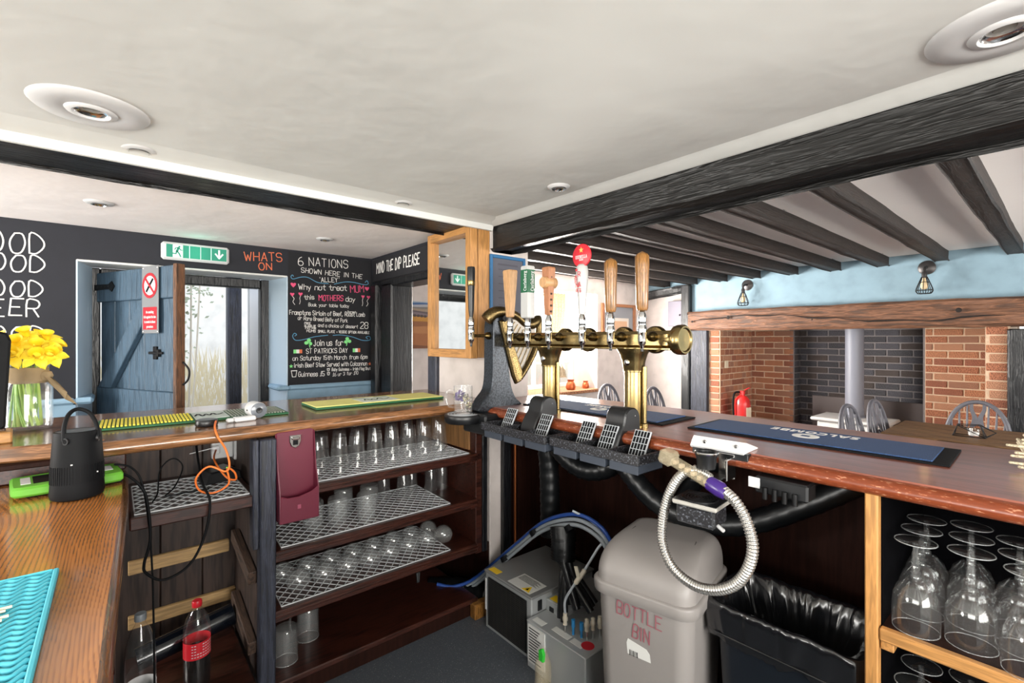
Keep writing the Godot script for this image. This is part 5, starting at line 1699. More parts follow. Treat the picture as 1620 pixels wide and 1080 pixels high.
	bh.lathe([Vector2(0.018, 0.255), Vector2(0.0185, 0.31), Vector2(0.0165, 0.318), Vector2(0, 0.319)], Transform3D.IDENTITY, 24)
	put("handle", bh, M.black_plastic, bt)
	var gb2 := MB.new()
	gb2.lathe([Vector2(0.0165, 0.23), Vector2(0.018, 0.232), Vector2(0.0185, 0.253), Vector2(0.018, 0.255)], Transform3D.IDENTITY, 24)
	put("gold_band", gb2, M.brass, bt)
	# round drip stand with a tankard of dried flowers
	var ds2 := thing("drip_stand", "round black drip stand at the foot of the harp font", "drip tray", Vector3(1.235, 1.005, -1.82))
	var db := MB.new()
	db.lathe([Vector2(0, 0.006), Vector2(0.078, 0.0), Vector2(0.086, 0.008), Vector2(0.088, 0.034), Vector2(0.084, 0.04), Vector2(0.076, 0.04), Vector2(0.074, 0.036), Vector2(0, 0.036)], Transform3D.IDENTITY, 40)
	put("dish", db, M.black_plastic, ds2)
	var dg := MB.new()
	for r in [0.07, 0.056, 0.042, 0.028, 0.014]:
		dg.lathe([Vector2(r - 0.003, 0.036), Vector2(r - 0.003, 0.041), Vector2(r + 0.003, 0.041), Vector2(r + 0.003, 0.036)], Transform3D.IDENTITY, 32)
	put("grid_ring", dg, M.grille_scuffed, ds2)
	put("block", loopbox(Vector3(0.03, -0.05, -0.05), Vector3(0.3, 0.044, 0.13), 0.008), M.black_plastic, ds2)
	var mg := thing("glass_tankard", "clear glass tankard holding purple dried flowers on the drip stand", "tankard", Vector3(1.238, 1.0465, -1.825), 2.44)
	tankard(mg, false, 0.044, 0.125)
	var rng := RandomNumberGenerator.new()
	rng.seed = 9
	flower_ball(mg, "purple_flower", Vector3(0.016, 0.078, 0.012), 0.027, mat("dried_purple", "#5d4584", 0.8), rng, 90)
	for k in 5:
		flower_ball(mg, "dried_flower", Vector3(-0.02 + rng.randf_range(-0.01, 0.01), 0.025 + k * 0.014, rng.randf_range(-0.014, 0.014)), 0.016, mat("dried_cream", "#cfc59a", 0.8) if k % 2 else mat("dried_dark", "#57513c", 0.8), rng, 26)
	# drip trays hung on the bar edge
	drip_tray("drip_tray", "black scuffed three-part drip tray beside the harp font", Vector3(1.215, 1.03, -1.655), 0.395, [0.085, 0.3])
	drip_tray("drip_tray", "black scuffed three-part drip tray nearer the soda gun", Vector3(1.225, 1.03, -1.245), 0.385, [0.1, 0.2, 0.33])
	for b in [[-1.5, "black rounded tray bracket at the farther brass column"], [-1.085, "black rounded tray bracket at the nearer brass column"]]:
		var k := MB.new()
		k.prism(curve2([Vector2(1.31, 1.0), Vector2(1.44, 1.0), Vector2(1.442, 1.05), Vector2(1.44, 1.115), Vector2(1.42, 1.142), Vector2(1.385, 1.147), Vector2(1.358, 1.13), Vector2(1.345, 1.09), Vector2(1.318, 1.05)], 4, true), b[0], b[0] + 0.085, Transform3D.IDENTITY, 0.005)
		var o := put("tray_bracket", k, M.black_plastic)
		tag(o, b[1], "bracket")
		var sc := MB.new()
		sc.lathe([Vector2(0.004, 0.0), Vector2(0.003, 0.003), Vector2(0, 0.003)], Transform3D(Basis(Vector3.RIGHT, PI / 2), Vector3(1.412, 1.118, b[0] + 0.085)), 10)
		sc.lathe([Vector2(0.004, 0.0), Vector2(0.003, 0.003), Vector2(0, 0.003)], Transform3D(Basis(Vector3.RIGHT, PI / 2), Vector3(1.412, 1.03, b[0] + 0.085)), 10)
		put("screw", sc, M.steel, o)

func star(mb: MB, c: Vector2, r: float, x: Transform3D, z: float) -> void:
	var o := []
	for k in 10:
		var a := PI / 2 + TAU * k / 10.0
		o.append(c + Vector2(cos(a), sin(a)) * (r if k % 2 == 0 else r * 0.42))
	mb.prism(o, z, z + 0.0004, x)

func flower_ball(parent: Node3D, called: String, c: Vector3, r: float, m: Material, rng: RandomNumberGenerator, n: int) -> void:
	var b := MB.new()
	for i in n:
		var d := Vector3(rng.randfn(), rng.randfn(), rng.randfn()).normalized()
		var s := d.cross(Vector3(0.2, 1, 0.4)).normalized() * r * 0.22
		var w := d.cross(s).normalized() * r * 0.2
		var p := c + d * r * rng.randf_range(0.3, 0.75)
		b.quad(p, p + d * r * 0.25 + s + w, p + d * r * 0.4, p + d * r * 0.25 - s - w, w)
	put(called, b, m, parent)

func drip_tray(called: String, label: String, o: Vector3, l: float, tiles: Array) -> void:
	var t := thing(called, label, "drip tray", o, 0, "drip trays under the brass font")
	var b := MB.new()
	var w := 0.155
	var d := 0.032
	b.box(Vector3(0, -d, 0), Vector3(0.007, 0, l), 0.002)
	b.box(Vector3(w - 0.007, -d, 0), Vector3(w, 0, l), 0.002)
	for z in [0.0, l / 3.0, l * 2.0 / 3.0, l - 0.007]:
		b.box(Vector3(0.005, -d, z), Vector3(w - 0.005, -0.001, z + 0.007), 0.002)
	put("rim", b, M.tray_black, t)
	for k in 3:
		var z := l * k / 3.0 + 0.012
		var p := MB.new()
		p.box(Vector3(0.012, -0.062, z), Vector3(w - 0.012, -0.058, z + l / 3.0 - 0.018), 0.001)
		p.box(Vector3(0.01, -0.062, z), Vector3(0.014, -d + 0.002, z + l / 3.0 - 0.018), 0.001)
		p.box(Vector3(w - 0.014, -0.062, z), Vector3(w - 0.01, -d + 0.002, z + l / 3.0 - 0.018), 0.001)
		p.box(Vector3(0.012, -0.062, z), Vector3(w - 0.012, -d + 0.002, z + 0.004), 0.001)
		p.box(Vector3(0.012, -0.062, z + l / 3.0 - 0.022), Vector3(w - 0.012, -d + 0.002, z + l / 3.0 - 0.018), 0.001)
		put("pan", p, mat("pan_grey", "#3a404a", 0.4), t)
	for zc in tiles:
		var g := MB.new()
		var x := Transform3D(Basis(Vector3.BACK, -0.5) * Basis(Vector3.UP, 0.0), Vector3(0.07, -0.02, zc))
		for i in 6:
			g.box(Vector3(-0.003, 0.0, -0.03 + i * 0.0116), Vector3(0.004, 0.088, -0.0284 + i * 0.0116), 0.0, x)
		for j in 5:
			g.box(Vector3(-0.003, j * 0.0212, -0.03), Vector3(0.004, j * 0.0212 + 0.0018, 0.03), 0.0, x)
		var gr := put("grille", g, M.grille_scuffed, t)
		var bk := MB.new()
		bk.box(Vector3(-0.002, 0.001, -0.0295), Vector3(0.008, 0.087, 0.0295), 0.001, x)
		put("grille_back", bk, M.black_soft, gr)

func right_bar_things() -> void:
	# two blue runners whose lettering faces the drinkers
	for q in [[1.705, -0.555, 0.245, 0.66, 0.03, "blue carpet bar runner beside the soda gun bracket"], [1.655, -1.36, 0.24, 0.72, 0.03, "blue carpet bar runner behind the brass columns"]]:
		var t := thing("bar_runner", q[5], "bar runner", Vector3(q[0], 1.0705, q[1]), q[4], "blue bar runners")
		put("backing", loopbox(Vector3(-q[2] / 2 - 0.005, 0, -q[3] / 2 - 0.01), Vector3(q[2] / 2 + 0.005, 0.005, q[3] / 2 + 0.022), 0.001), M.black_soft, t)
		var pm := mat("runner_blue", "#5a88d0", 0.95, 0, "fine", Vector3.ONE * 14)
		put("pile", loopbox(Vector3(-q[2] / 2 + 0.01, 0.004, -q[3] / 2 + 0.008), Vector3(q[2] / 2 - 0.01, 0.0085, q[3] / 2 - 0.012), 0.002), pm, t)
		# read from +x: right hand is -z, top is towards -x
		var x := frame(Vector3(0, 0, -1), Vector3(-1, 0, 0), Vector3.UP, Vector3(0, 0.0086, 0))
		printed("lettering", "SALCOMBE", M.chalk_white, t, x * at(0, 0.035 - 0.1, 0), 0.04, true, false, 0.25)
		var em := MB.new()
		em.lathe([Vector2(0.038, 0), Vector2(0.038, 0.0006), Vector2(0, 0.0006)], at(-0.01, 0.0086, 0), 28)
		put("emblem", em, M.chalk_white, t)
		var ei := MB.new()
		ei.box(Vector3(-0.022, 0.0093, -0.012), Vector3(0.0, 0.0096, 0.012), 0.0)
		put("emblem_mark", ei, pm, t)
	# white clamp with the soda gun holster
	var w := thing("gun_bracket", "white metal clamp on the bar edge carrying the soda gun", "bracket", Vector3(1.375, 1.0705, -0.66), 0.05)
	var wb := MB.new()
	wb.prism([Vector2(-0.025, 0.028), Vector2(0.055, 0.004), Vector2(0.055, 0.0), Vector2(-0.02, 0.0), Vector2(-0.045, -0.004), Vector2(-0.05, 0.002)], -0.085, 0.07, Transform3D.IDENTITY, 0.001)
	put("plate", wb, M.white_plastic, w)
	for z in [-0.045, 0.045]:
		var s := MB.new()
		s.lathe([Vector2(0.006, 0), Vector2(0.004, 0.004), Vector2(0, 0.004)], Transform3D(Basis(Vector3.BACK, 0.75), Vector3(-0.038, 0.016, z)), 12)
		put("screw", s, M.steel, w)
	put("rail", loopbox(Vector3(-0.046, -0.02, -0.08), Vector3(-0.02, 0.0, 0.08), 0.002), M.black_plastic, w)
	put("hanger", loopbox(Vector3(-0.05, -0.075, 0.0), Vector3(-0.042, -0.005, 0.045), 0.002), M.steel, w)
	put("side_plate", loopbox(Vector3(-0.1, -0.07, 0.04), Vector3(-0.042, -0.012, 0.046), 0.002), M.steel, w)
	put("drip_arm", loopbox(Vector3(-0.16, -0.072, -0.03), Vector3(-0.04, -0.066, 0.03), 0.002), M.black_plastic, w)
	var cup := MB.new()
	cup.lathe([Vector2(0.018, -0.05), Vector2(0.024, -0.048), Vector2(0.026, -0.02), Vector2(0.03, -0.012), Vector2(0.031, -0.004), Vector2(0.028, -0.001), Vector2(0.023, -0.004), Vector2(0.02, -0.03), Vector2(0, -0.032)], at(-0.125, 0.012, 0.0), 28)
	put("holster_cup", cup, M.black_plastic, w)
	var cr := MB.new()
	cr.lathe([Vector2(0.0312, -0.008), Vector2(0.0325, -0.005), Vector2(0.0312, -0.002)], at(-0.125, 0.012, 0.0), 28)
	put("cup_rim", cr, M.steel, w)
	var dt := thing("gun_drip_tray", "small black drip tray with grey rim below the soda gun", "drip tray", Vector3(1.225, 0.94, -0.66), 0.1)
	put("tray", loopbox(Vector3(-0.04, -0.05, -0.05), Vector3(0.05, 0.0, 0.055), 0.006), M.tray_black, dt)
	put("rim", loopbox(Vector3(-0.048, 0.0, -0.058), Vector3(0.058, 0.014, 0.064), 0.004), mat("rim_grey", "#a7a49d", 0.4), dt)
	var gl := MB.new()
	for r in [0.046, 0.038, 0.03, 0.022, 0.014, 0.006]:
		gl.lathe([Vector2(r - 0.002, 0.013), Vector2(r - 0.002, 0.018), Vector2(r + 0.002, 0.018), Vector2(r + 0.002, 0.013)], Transform3D.IDENTITY, 30)
	put("grille", gl, M.black_plastic, dt)
	put("lid", loopbox(Vector3(-0.046, 0.012, -0.056), Vector3(0.056, 0.0145, 0.062), 0.002), M.black_plastic, dt)
	var dn := MB.new()
	dn.tube([Vector3(-0.02, -0.04, 0.057), Vector3(-0.03, -0.045, 0.075)], 0.005, 8)
	put("drain_spout", dn, M.white_plastic, dt)
	var g := thing("soda_gun", "clear soda gun with a purple collar and a steel hose loop", "soda gun")
	var cl := mat("gun_clear", "#b9a88c", 0.12)
	var gun := MB.new()
	gun.bar(Vector3(1.215, 1.045, -0.735), Vector3(1.205, 1.006, -0.615), 0.034, 0.024, 0.006)
	put("body", gun, M.clear_plastic, g)
	var core := MB.new()
	for k in 6:
		var f := k / 5.0
		core.box(Vector3(-0.009, -0.006, -0.006), Vector3(0.009, 0.006, 0.006), 0.002, Transform3D(Basis(), Vector3(1.214, 1.042, -0.725).lerp(Vector3(1.206, 1.01, -0.63), f)))
	put("valve", core, cl, g)
	var hd := MB.new()
	hd.box(Vector3(-0.024, -0.02, -0.022), Vector3(0.024, 0.022, 0.022), 0.008, Transform3D(Basis(Vector3.RIGHT, 0.3), Vector3(1.214, 1.052, -0.748)))
	put("head", hd, M.clear_plastic, g)
	var co := MB.new()
	co.tube([Vector3(1.207, 1.008, -0.622), Vector3(1.2, 1.0, -0.59), Vector3(1.197, 0.99, -0.572)], [0.019, 0.021, 0.014], 12)
	put("collar", co, mat("purple", "#3c2470", 0.3), g)
	var hp := curve([Vector3(1.2, 1.0, -0.58), Vector3(1.19, 0.982, -0.545), Vector3(1.185, 0.945, -0.517), Vector3(1.18, 0.89, -0.5), Vector3(1.18, 0.83, -0.512), Vector3(1.185, 0.775, -0.548), Vector3(1.19, 0.738, -0.605), Vector3(1.2, 0.725, -0.67), Vector3(1.21, 0.745, -0.735), Vector3(1.22, 0.8, -0.772), Vector3(1.225, 0.875, -0.772), Vector3(1.225, 0.95, -0.75), Vector3(1.225, 1.005, -0.715), Vector3(1.235, 1.025, -0.68), Vector3(1.28, 1.0, -0.66)], 24)
	# resample evenly so that every rib of the hose is alike
	var ev := [hp[0]]
	var acc := 0.0
	for i in range(1, hp.size()):
		var seg: float = hp[i].distance_to(hp[i - 1])
		var s := 0.0
		while acc + (seg - s) >= 0.002:
			s += 0.002 - acc
			ev.append(hp[i - 1].lerp(hp[i], s / seg))
			acc = 0.0
		acc += seg - s
	var rr := []
	for i in ev.size():
		rr.append([0.0118, 0.0142, 0.0142, 0.0118][i % 4])
	var ho := MB.new()
	ho.tube(ev, rr, 14)
	tag(put("hose", ho, mat("hose_steel", "#cfccc6", 0.25, 0.85), g), "ribbed stainless steel hose")
	var val := thing("valve_block", "cluster of small black valves and a label under the bar edge", "valve", Vector3(1.33, 0.975, -0.53))
	put("block", loopbox(Vector3(0, 0, -0.03), Vector3(0.06, 0.045, 0.1), 0.005), M.black_plastic, val)
	put("label", loopbox(Vector3(-0.002, 0.012, -0.045), Vector3(0.002, 0.04, -0.015), 0.001), M.white_plastic, val)
	for k in 4:
		var vb := MB.new()
		vb.tube([Vector3(-0.006, -0.01, 0.0 + k * 0.024), Vector3(-0.006, 0.02, 0.0 + k * 0.024)], 0.007, 8)
		put("knob", vb, M.iron, val)
	# woven basket of twigs at the right edge, with a card box lying in it
	var bs := thing("twig_basket", "pale split-twig basket at the right end of the bar top", "basket", Vector3(1.9, 1.0705, 0.04), 0.1)
	for k in 9:
		var tw := MB.new()
		var y := 0.004 + k * 0.0075
		var o := 0.02 * sin(k * 2.3)
		tw.bar(Vector3(-0.19 - o, y, -0.12 + k * 0.006), Vector3(0.2 + o, y + 0.004, -0.13 - o * 0.4 + k * 0.006), 0.008, 0.006, 0.002)
		put("twig", tw, mat("split_twig", "#e2d3b2", 0.7, 0, "mottle", Vector3.ONE * 10), bs)
		var tw2 := MB.new()
		tw2.bar(Vector3(-0.2 + k * 0.006, y + 0.004, -0.15 - o), Vector3(-0.21 + k * 0.006, y + 0.003, 0.15), 0.008, 0.006, 0.002)
		put("twig", tw2, M.split_twig, bs)
	var cbx := thing("card_box", "small dark red card box lying in the twig basket", "box", Vector3(1.93, 1.145, 0.0), 0.3)
	put("box", loopbox(Vector3(-0.06, 0, -0.06), Vector3(0.08, 0.03, 0.06), 0.002), mat("box_maroon", "#4d1f1f", 0.5), cbx)
	put("label", loopbox(Vector3(-0.061, 0.006, -0.045), Vector3(-0.0595, 0.026, 0.005), 0.0), M.white_plastic, cbx)

# rounded rectangle in plan, w along z and d along x
func rrect(w: float, d: float, r: float, y: float, n := 6) -> Array:
	var o := []
	for q in [[1, 1, 0.0], [-1, 1, PI / 2], [-1, -1, PI], [1, -1, PI * 1.5]]:
		for k in n:
			var a: float = q[2] + PI / 2 * k / (n - 1)
			o.append(Vector3(q[0] * (d / 2 - r) + cos(a) * r, y, q[1] * (w / 2 - r) + sin(a) * r))
	return o

# evenly spaced points round a rounded rectangle
func rring(w: float, d: float, r: float, y: float, n: int) -> Array:
	var c := rrect(w, d, r, y, 8)
	var total := 0.0
	for i in c.size():
		total += c[i].distance_to(c[(i + 1) % c.size()])
	var o := []
	var want := 0.0
	var acc := 0.0
	for i in c.size():
		var a: Vector3 = c[i]
		var b: Vector3 = c[(i + 1) % c.size()]
		var l := a.distance_to(b)
		while want < acc + l and o.size() < n:
			o.append(a.lerp(b, (want - acc) / maxf(l, 1e-6)))
			want += total / n
		acc += l
	return o

func loft(rings: Array, close_top := false, close_bottom := false) -> MB:
	var b := MB.new()
	b.sheet(rings, 1.0, true)
	# make the skin face outwards
	var c := Vector3.ZERO
	for p in rings[0]:
		c += p
	c /= rings[0].size()
	var k: int = 0
	var sgn: float = b.n[k].dot(Vector3(b.v[k].x - c.x, 0, b.v[k].z - c.z))
	if sgn < 0.0:
		b = MB.new()
		b.sheet(rings, -1.0, true)
	if close_top:
		b.poly(rings[rings.size() - 1], Vector3.UP)
	if close_bottom:
		b.poly(rings[0], Vector3.DOWN)
	return b

func under_right_bar() -> void:
	# beer cooler
	var c := thing("beer_cooler", "grey metal beer cooler box on the floor under the bar", "cooler")
	var gm := mat("cooler_grey", "#b4b7b8", 0.4, 0.35)
	var gd := mat("cooler_top", "#8c8d8d", 0.45, 0.3)
	put("housing", loopbox(Vector3(1.375, 0.0, -1.835), Vector3(1.78, 0.27, -1.505), 0.005), gm, c)
	put("cover", loopbox(Vector3(1.37, 0.265, -1.84), Vector3(1.785, 0.276, -1.5), 0.003), gd, c)
	put("grille_recess", loopbox(Vector3(1.37, 0.02, -1.81), Vector3(1.378, 0.25, -1.535), 0.002), mat("grille_dark", "#0c0d0f", 0.6), c)
	var gl := MB.new()
	for k in 26:
		gl.box(Vector3(1.3685, 0.028 + k * 0.0085, -1.8), Vector3(1.372, 0.031 + k * 0.0085, -1.545), 0.0)
	for k in 9:
		gl.box(Vector3(1.369, 0.025, -1.795 + k * 0.031), Vector3(1.371, 0.248, -1.792 + k * 0.031), 0.0)
	put("grille", gl, mat("grille_grey", "#2b2a28", 0.6), c)
	put("trim_strip", loopbox(Vector3(1.3665, 0.09, -1.828), Vector3(1.37, 0.24, -1.818), 0.001), M.white_plastic, c)
	put("mid_box", loopbox(Vector3(1.46, 0.0, -1.505), Vector3(1.76, 0.245, -1.4), 0.004), gm, c)
	put("lower_box", loopbox(Vector3(1.345, 0.0, -1.5), Vector3(1.72, 0.195, -1.175), 0.004), gm, c)
	put("lower_cover", loopbox(Vector3(1.34, 0.192, -1.5), Vector3(1.725, 0.2, -1.17), 0.003), gm, c)
	put("switch", loopbox(Vector3(1.41, 0.205, -1.506), Vector3(1.435, 0.25, -1.5), 0.002), M.black_plastic, c)
	put("socket", loopbox(Vector3(1.456, 0.2, -1.48), Vector3(1.461, 0.22, -1.455), 0.001), M.black_plastic, c)
	var yl := mat("label_yellow", "#f0c81e", 0.5)
	var wl := mat("label_white", "#dcdcd8", 0.5)
	put("yellow_label", loopbox(Vector3(1.385, 0.276, -1.825), Vector3(1.42, 0.277, -1.76), 0.0), yl, c)
	var p1 := put("white_label", loopbox(Vector3(1.385, 0.276, -1.68), Vector3(1.49, 0.277, -1.53), 0.0), wl, c)
	var tr := MB.new()
	tr.prism([Vector2(0, 0), Vector2(0.05, 0), Vector2(0.025, 0.044)], 0, 0.0008, frame(Vector3(0, 0, 1), Vector3(1, 0, 0), Vector3(0, 1, 0), Vector3(1.39, 0.2772, -1.59)))
	put("warning_triangle", tr, yl, p1)
	var tl := MB.new()
	tl.prism([Vector2(0.018, 0.008), Vector2(0.033, 0.008), Vector2(0.025, 0.03)], 0, 0.0004, frame(Vector3(0, 0, 1), Vector3(1, 0, 0), Vector3(0, 1, 0), Vector3(1.39, 0.2781, -1.59)))
	for k in 9:
		tl.box(Vector3(1.44 + k * 0.005, 0.2772, -1.67), Vector3(1.442 + k * 0.005, 0.2774, -1.545 - (k % 3) * 0.012), 0.0)
	put("small_print", tl, M.black_soft, p1)
	put("yellow_label", loopbox(Vector3(1.47, 0.245, -1.49), Vector3(1.51, 0.246, -1.41), 0.0), yl, c)
	put("white_label", loopbox(Vector3(1.3395, 0.03, -1.49), Vector3(1.345, 0.185, -1.39), 0.0), wl, c)
	var pr := MB.new()
	for k in 12:
		pr.box(Vector3(1.3388, 0.04 + k * 0.012, -1.482), Vector3(1.3396, 0.044 + k * 0.012, -1.41 - (k * 7 % 4) * 0.008), 0.0)
	put("small_print", pr, M.black_soft, c)
	for q in [[1.355, -1.48, 1.385, -1.42], [1.37, -1.38, 1.4, -1.29], [1.62, -1.3, 1.7, -1.22], [1.37, -1.28, 1.4, -1.22]]:
		put("white_label", loopbox(Vector3(q[0], 0.2, q[1]), Vector3(q[2], 0.2008, q[3]), 0.0), wl, c)
	var rd := MB.new()
	rd.lathe([Vector2(0.026, 0), Vector2(0.026, 0.001), Vector2(0, 0.001)], at(1.405, 0.2, -1.215), 28)
	put("red_label", rd, mat("label_red", "#c3202d", 0.5), c)
	# insulated beer lines standing on it
	var sl := MB.new()
	sl.tube(curve([Vector3(1.49, 0.43, -1.43), Vector3(1.505, 0.5, -1.44), Vector3(1.52, 0.56, -1.46)], 12), [0.05, 0.054, 0.05, 0.055, 0.05, 0.056, 0.051, 0.056, 0.052, 0.057, 0.052, 0.057, 0.052, 0.057, 0.053, 0.058, 0.053, 0.058, 0.053, 0.058, 0.053, 0.058, 0.054, 0.058, 0.054], 14)
	var py := thing("beer_lines", "bundle of black insulated beer lines running up from the cooler", "hose")
	put("sleeve", sl, mat("gloss_wrap", "#0b0d0f", 0.34), py)
	var ends := [[1.44, -1.395], [1.43, -1.365], [1.5, -1.33], [1.46, -1.32], [1.52, -1.29], [1.49, -1.27], [1.55, -1.3], [1.47, -1.36]]
	for i in ends.size():
		var e: Array = ends[i]
		var top := Vector3(1.49 + 0.03 * cos(i * 0.8), 0.45, -1.43 + 0.03 * sin(i * 0.8))
		var low := 0.215 if i < 2 else 0.275
		var tb := MB.new()
		tb.tube(curve([top, Vector3(lerpf(top.x, e[0], 0.6), 0.37, lerpf(top.z, e[1], 0.45)), Vector3(e[0], low, e[1])], 6), 0.0155, 12)
		put("line", tb, M.black_plastic, py)
	var cream := mat("fitting_cream", "#d7cfbc", 0.5)
	for q in [[1.4, -1.33], [1.435, -1.245], [1.46, -1.235], [1.49, -1.225], [1.525, -1.215]]:
		var f := MB.new()
		f.lathe([Vector2(0, 0.0), Vector2(0.0035, 0.0), Vector2(0.0035, 0.03)], at(q[0], 0.2, q[1]), 10)
		var ft := put("stem", f, M.steel, py)
		var k := MB.new()
		k.lathe([Vector2(0.0035, 0.03), Vector2(0.009, 0.032), Vector2(0.0075, 0.045), Vector2(0.011, 0.05), Vector2(0.011, 0.062), Vector2(0.0085, 0.066), Vector2(0.0085, 0.078), Vector2(0, 0.08)], at(q[0], 0.2, q[1]), 14)
		put("collet", k, cream, ft)
	for q in [[1.415, -1.3], [1.425, -1.265]]:
		var f := MB.new()
		f.lathe([Vector2(0, 0.0), Vector2(0.005, 0.0), Vector2(0.005, 0.03), Vector2(0.008, 0.03), Vector2(0.008, 0.06), Vector2(0, 0.06)], at(q[0], 0.2, q[1]), 10)
		put("blue_collet", f, mat("collet_blue", "#2f86c2", 0.4), py)
	# clear line with its tap
	var lt := cable("clear_line", [[1.4, 0.275, -1.33], [1.4, 0.33, -1.33], [1.42, 0.39, -1.305], [1.45, 0.46, -1.27], [1.49, 0.54, -1.24], [1.53, 0.58, -1.235], [1.52, 0.63, -1.29], [1.5, 0.655, -1.38]], 0.0055, mat("tube_clear", "#b5bcc2", 0.25), "pale translucent beer line with a cream shut-off tap")
	var vt := MB.new()
	vt.bar(Vector3(1.425, 0.4, -1.3), Vector3(1.452, 0.462, -1.268), 0.022, 0.018, 0.006)
	vt.bar(Vector3(1.43, 0.43, -1.285), Vector3(1.43, 0.47, -1.3), 0.006, 0.02, 0.002)
	put("shutoff_tap", vt, cream, lt)
	# the bundle of blue and grey pipes that swings from the shelves to the cooler
	var path := [[1.3, 0.1, -2.16], [1.36, 0.09, -2.1], [1.44, 0.13, -2.03], [1.5, 0.26, -1.9], [1.52, 0.4, -1.75], [1.52, 0.53, -1.6], [1.51, 0.61, -1.46], [1.51, 0.645, -1.34], [1.52, 0.62, -1.24], [1.54, 0.55, -1.2], [1.55, 0.48, -1.2]]
	var names := ["blue beer pipe in the swinging bundle beside the cooler", "grey beer pipe in the swinging bundle beside the cooler", "second grey beer pipe under the blue one beside the cooler"]
	for k in 3:
		var q := []
		for p in path:
			q.append([p[0] - k * 0.007, p[1] - k * 0.02, p[2]])
		cable("beer_pipe", q, 0.009, [mat("pipe_blue", "#27488f", 0.35), mat("pipe_grey", "#8f969c", 0.4), M.pipe_grey][k], names[k], "pipe")
	for p in [[1.51, 0.31, -1.84], [1.525, 0.5, -1.64], [1.51, 0.6, -1.4]]:
		var tp := MB.new()
		tp.tube([Vector3(p[0] - 0.008, p[1] - 0.03, p[2] + 0.012), Vector3(p[0] - 0.008, p[1] - 0.012, p[2] - 0.004)], 0.026, 12)
		tag(put("tape_wrap", tp, M.black_soft), "black tape wound round the pipe bundle, %s" % ["lowest wrap", "middle wrap", "wrap at the top of the bend"][[[1.51, 0.31, -1.84], [1.525, 0.5, -1.64], [1.51, 0.6, -1.4]].find(p)], "tape")
	# lagged conduits hanging under the bar
	var lag := [
		["fat black lagged pipe rising behind the beer lines", [[1.6, 0.45, -1.62], [1.6, 0.6, -1.62], [1.6, 0.8, -1.63], [1.58, 0.97, -1.64]], 0.046],
		["fat black lagged pipe curving below the first drip tray", [[1.56, 0.98, -1.62], [1.55, 0.88, -1.5], [1.57, 0.82, -1.38], [1.62, 0.85, -1.27], [1.66, 0.97, -1.2]], 0.042],
		["fat black lagged pipe sweeping behind the soda gun", [[1.55, 0.97, -1.2], [1.53, 0.88, -1.12], [1.55, 0.78, -1.0], [1.6, 0.74, -0.86], [1.66, 0.76, -0.72], [1.72, 0.86, -0.55], [1.78, 0.97, -0.4]], 0.038],
		["black lagged pipe dropping behind the bottle bin", [[1.72, 1.03, -0.82], [1.72, 0.95, -0.85], [1.74, 0.8, -0.98], [1.75, 0.6, -1.06]], 0.035],
		["fat black lagged pipe on the floor behind the shelves", [[1.3, 0.05, -2.24], [1.42, 0.06, -2.1], [1.48, 0.06, -1.95]], 0.05]]
	for l in lag:
		var q := []
		for p in l[1]:
			q.append(Vector3(p[0], p[1], p[2]))
		var cv := curve(q, 14)
		var rr := []
		for i in cv.size():
			rr.append(l[2] * (1.0 + 0.05 * (i % 2) + 0.03 * sin(i * 1.7)))
		var mb := MB.new()
		mb.tube(cv, rr, 16)
		tag(put("lagged_pipe", mb, M.gloss_wrap), l[0], "pipe")
	var cp := MB.new()
	cp.tube([Vector3(1.62, 0.3, -1.9), Vector3(1.62, 1.0, -1.9)], 0.008, 10)
	tag(put("copper_pipe", cp, mat("copper", "#b3693e", 0.3, 1.0)), "thin upright copper pipe beside the pale pillar", "pipe")
	# overflow bottle hung on the cooler
	var ob := thing("overflow_bottle", "cloudy plastic overflow bottle clipped to the cooler front", "bottle", Vector3(1.305, 0.0, -1.36))
	var obm := MB.new()
	obm.lathe([Vector2(0, 0.004), Vector2(0.03, 0.0), Vector2(0.033, 0.01), Vector2(0.033, 0.09), Vector2(0.027, 0.12), Vector2(0.016, 0.14), Vector2(0.015, 0.155)], Transform3D.IDENTITY, 22)
	put("bottle", obm, M.clear_plastic, ob)
	var cpm := MB.new()
	cpm.prism([Vector2(-0.01, 0.0), Vector2(0.012, 0.0), Vector2(0.016, 0.03), Vector2(0.006, 0.05), Vector2(-0.012, 0.04)], -0.007, 0.007, FACING * Transform3D(Basis(), Vector3(0.012, 0.125, 0.02)), 0.002)
	put("clip", cpm, mat("clip_green", "#35c43c", 0.4), ob)
	# bottle bin with swing lid
	var b := thing("bottle_bin", "grey plastic swing-lid bin marked for bottles", "bin", Vector3(1.41, 0.0, -0.895), 0.2)
	var bg := mat("bin_grey", "#8f8a87", 0.45)
	put("body", loft([rrect(0.27, 0.31, 0.05, 0.0), rrect(0.28, 0.32, 0.05, 0.02), rrect(0.31, 0.36, 0.05, 0.59)], false, true), bg, b)
	put("rim", loft([rrect(0.315, 0.365, 0.05, 0.572), rrect(0.338, 0.39, 0.055, 0.576), rrect(0.342, 0.394, 0.055, 0.606), rrect(0.33, 0.382, 0.052, 0.612), rrect(0.315, 0.365, 0.05, 0.613)]), bg, b)
	var dome := []
	for k in 10:
		var a := PI / 2 * k / 9.0
		var dr := rrect(0.318 * (1.0 - 0.26 * pow(1.0 - cos(a), 1.4)), 0.37 * (1.0 - 0.66 * pow(1.0 - cos(a), 1.3)), 0.05, 0.612 + 0.112 * sin(a))
		for i in dr.size():
			dr[i].x += 0.075 * pow(1.0 - cos(a), 1.2)
		dome.append(dr)
	put("lid", loft(dome, true), bg, b)
	var flap := MB.new()
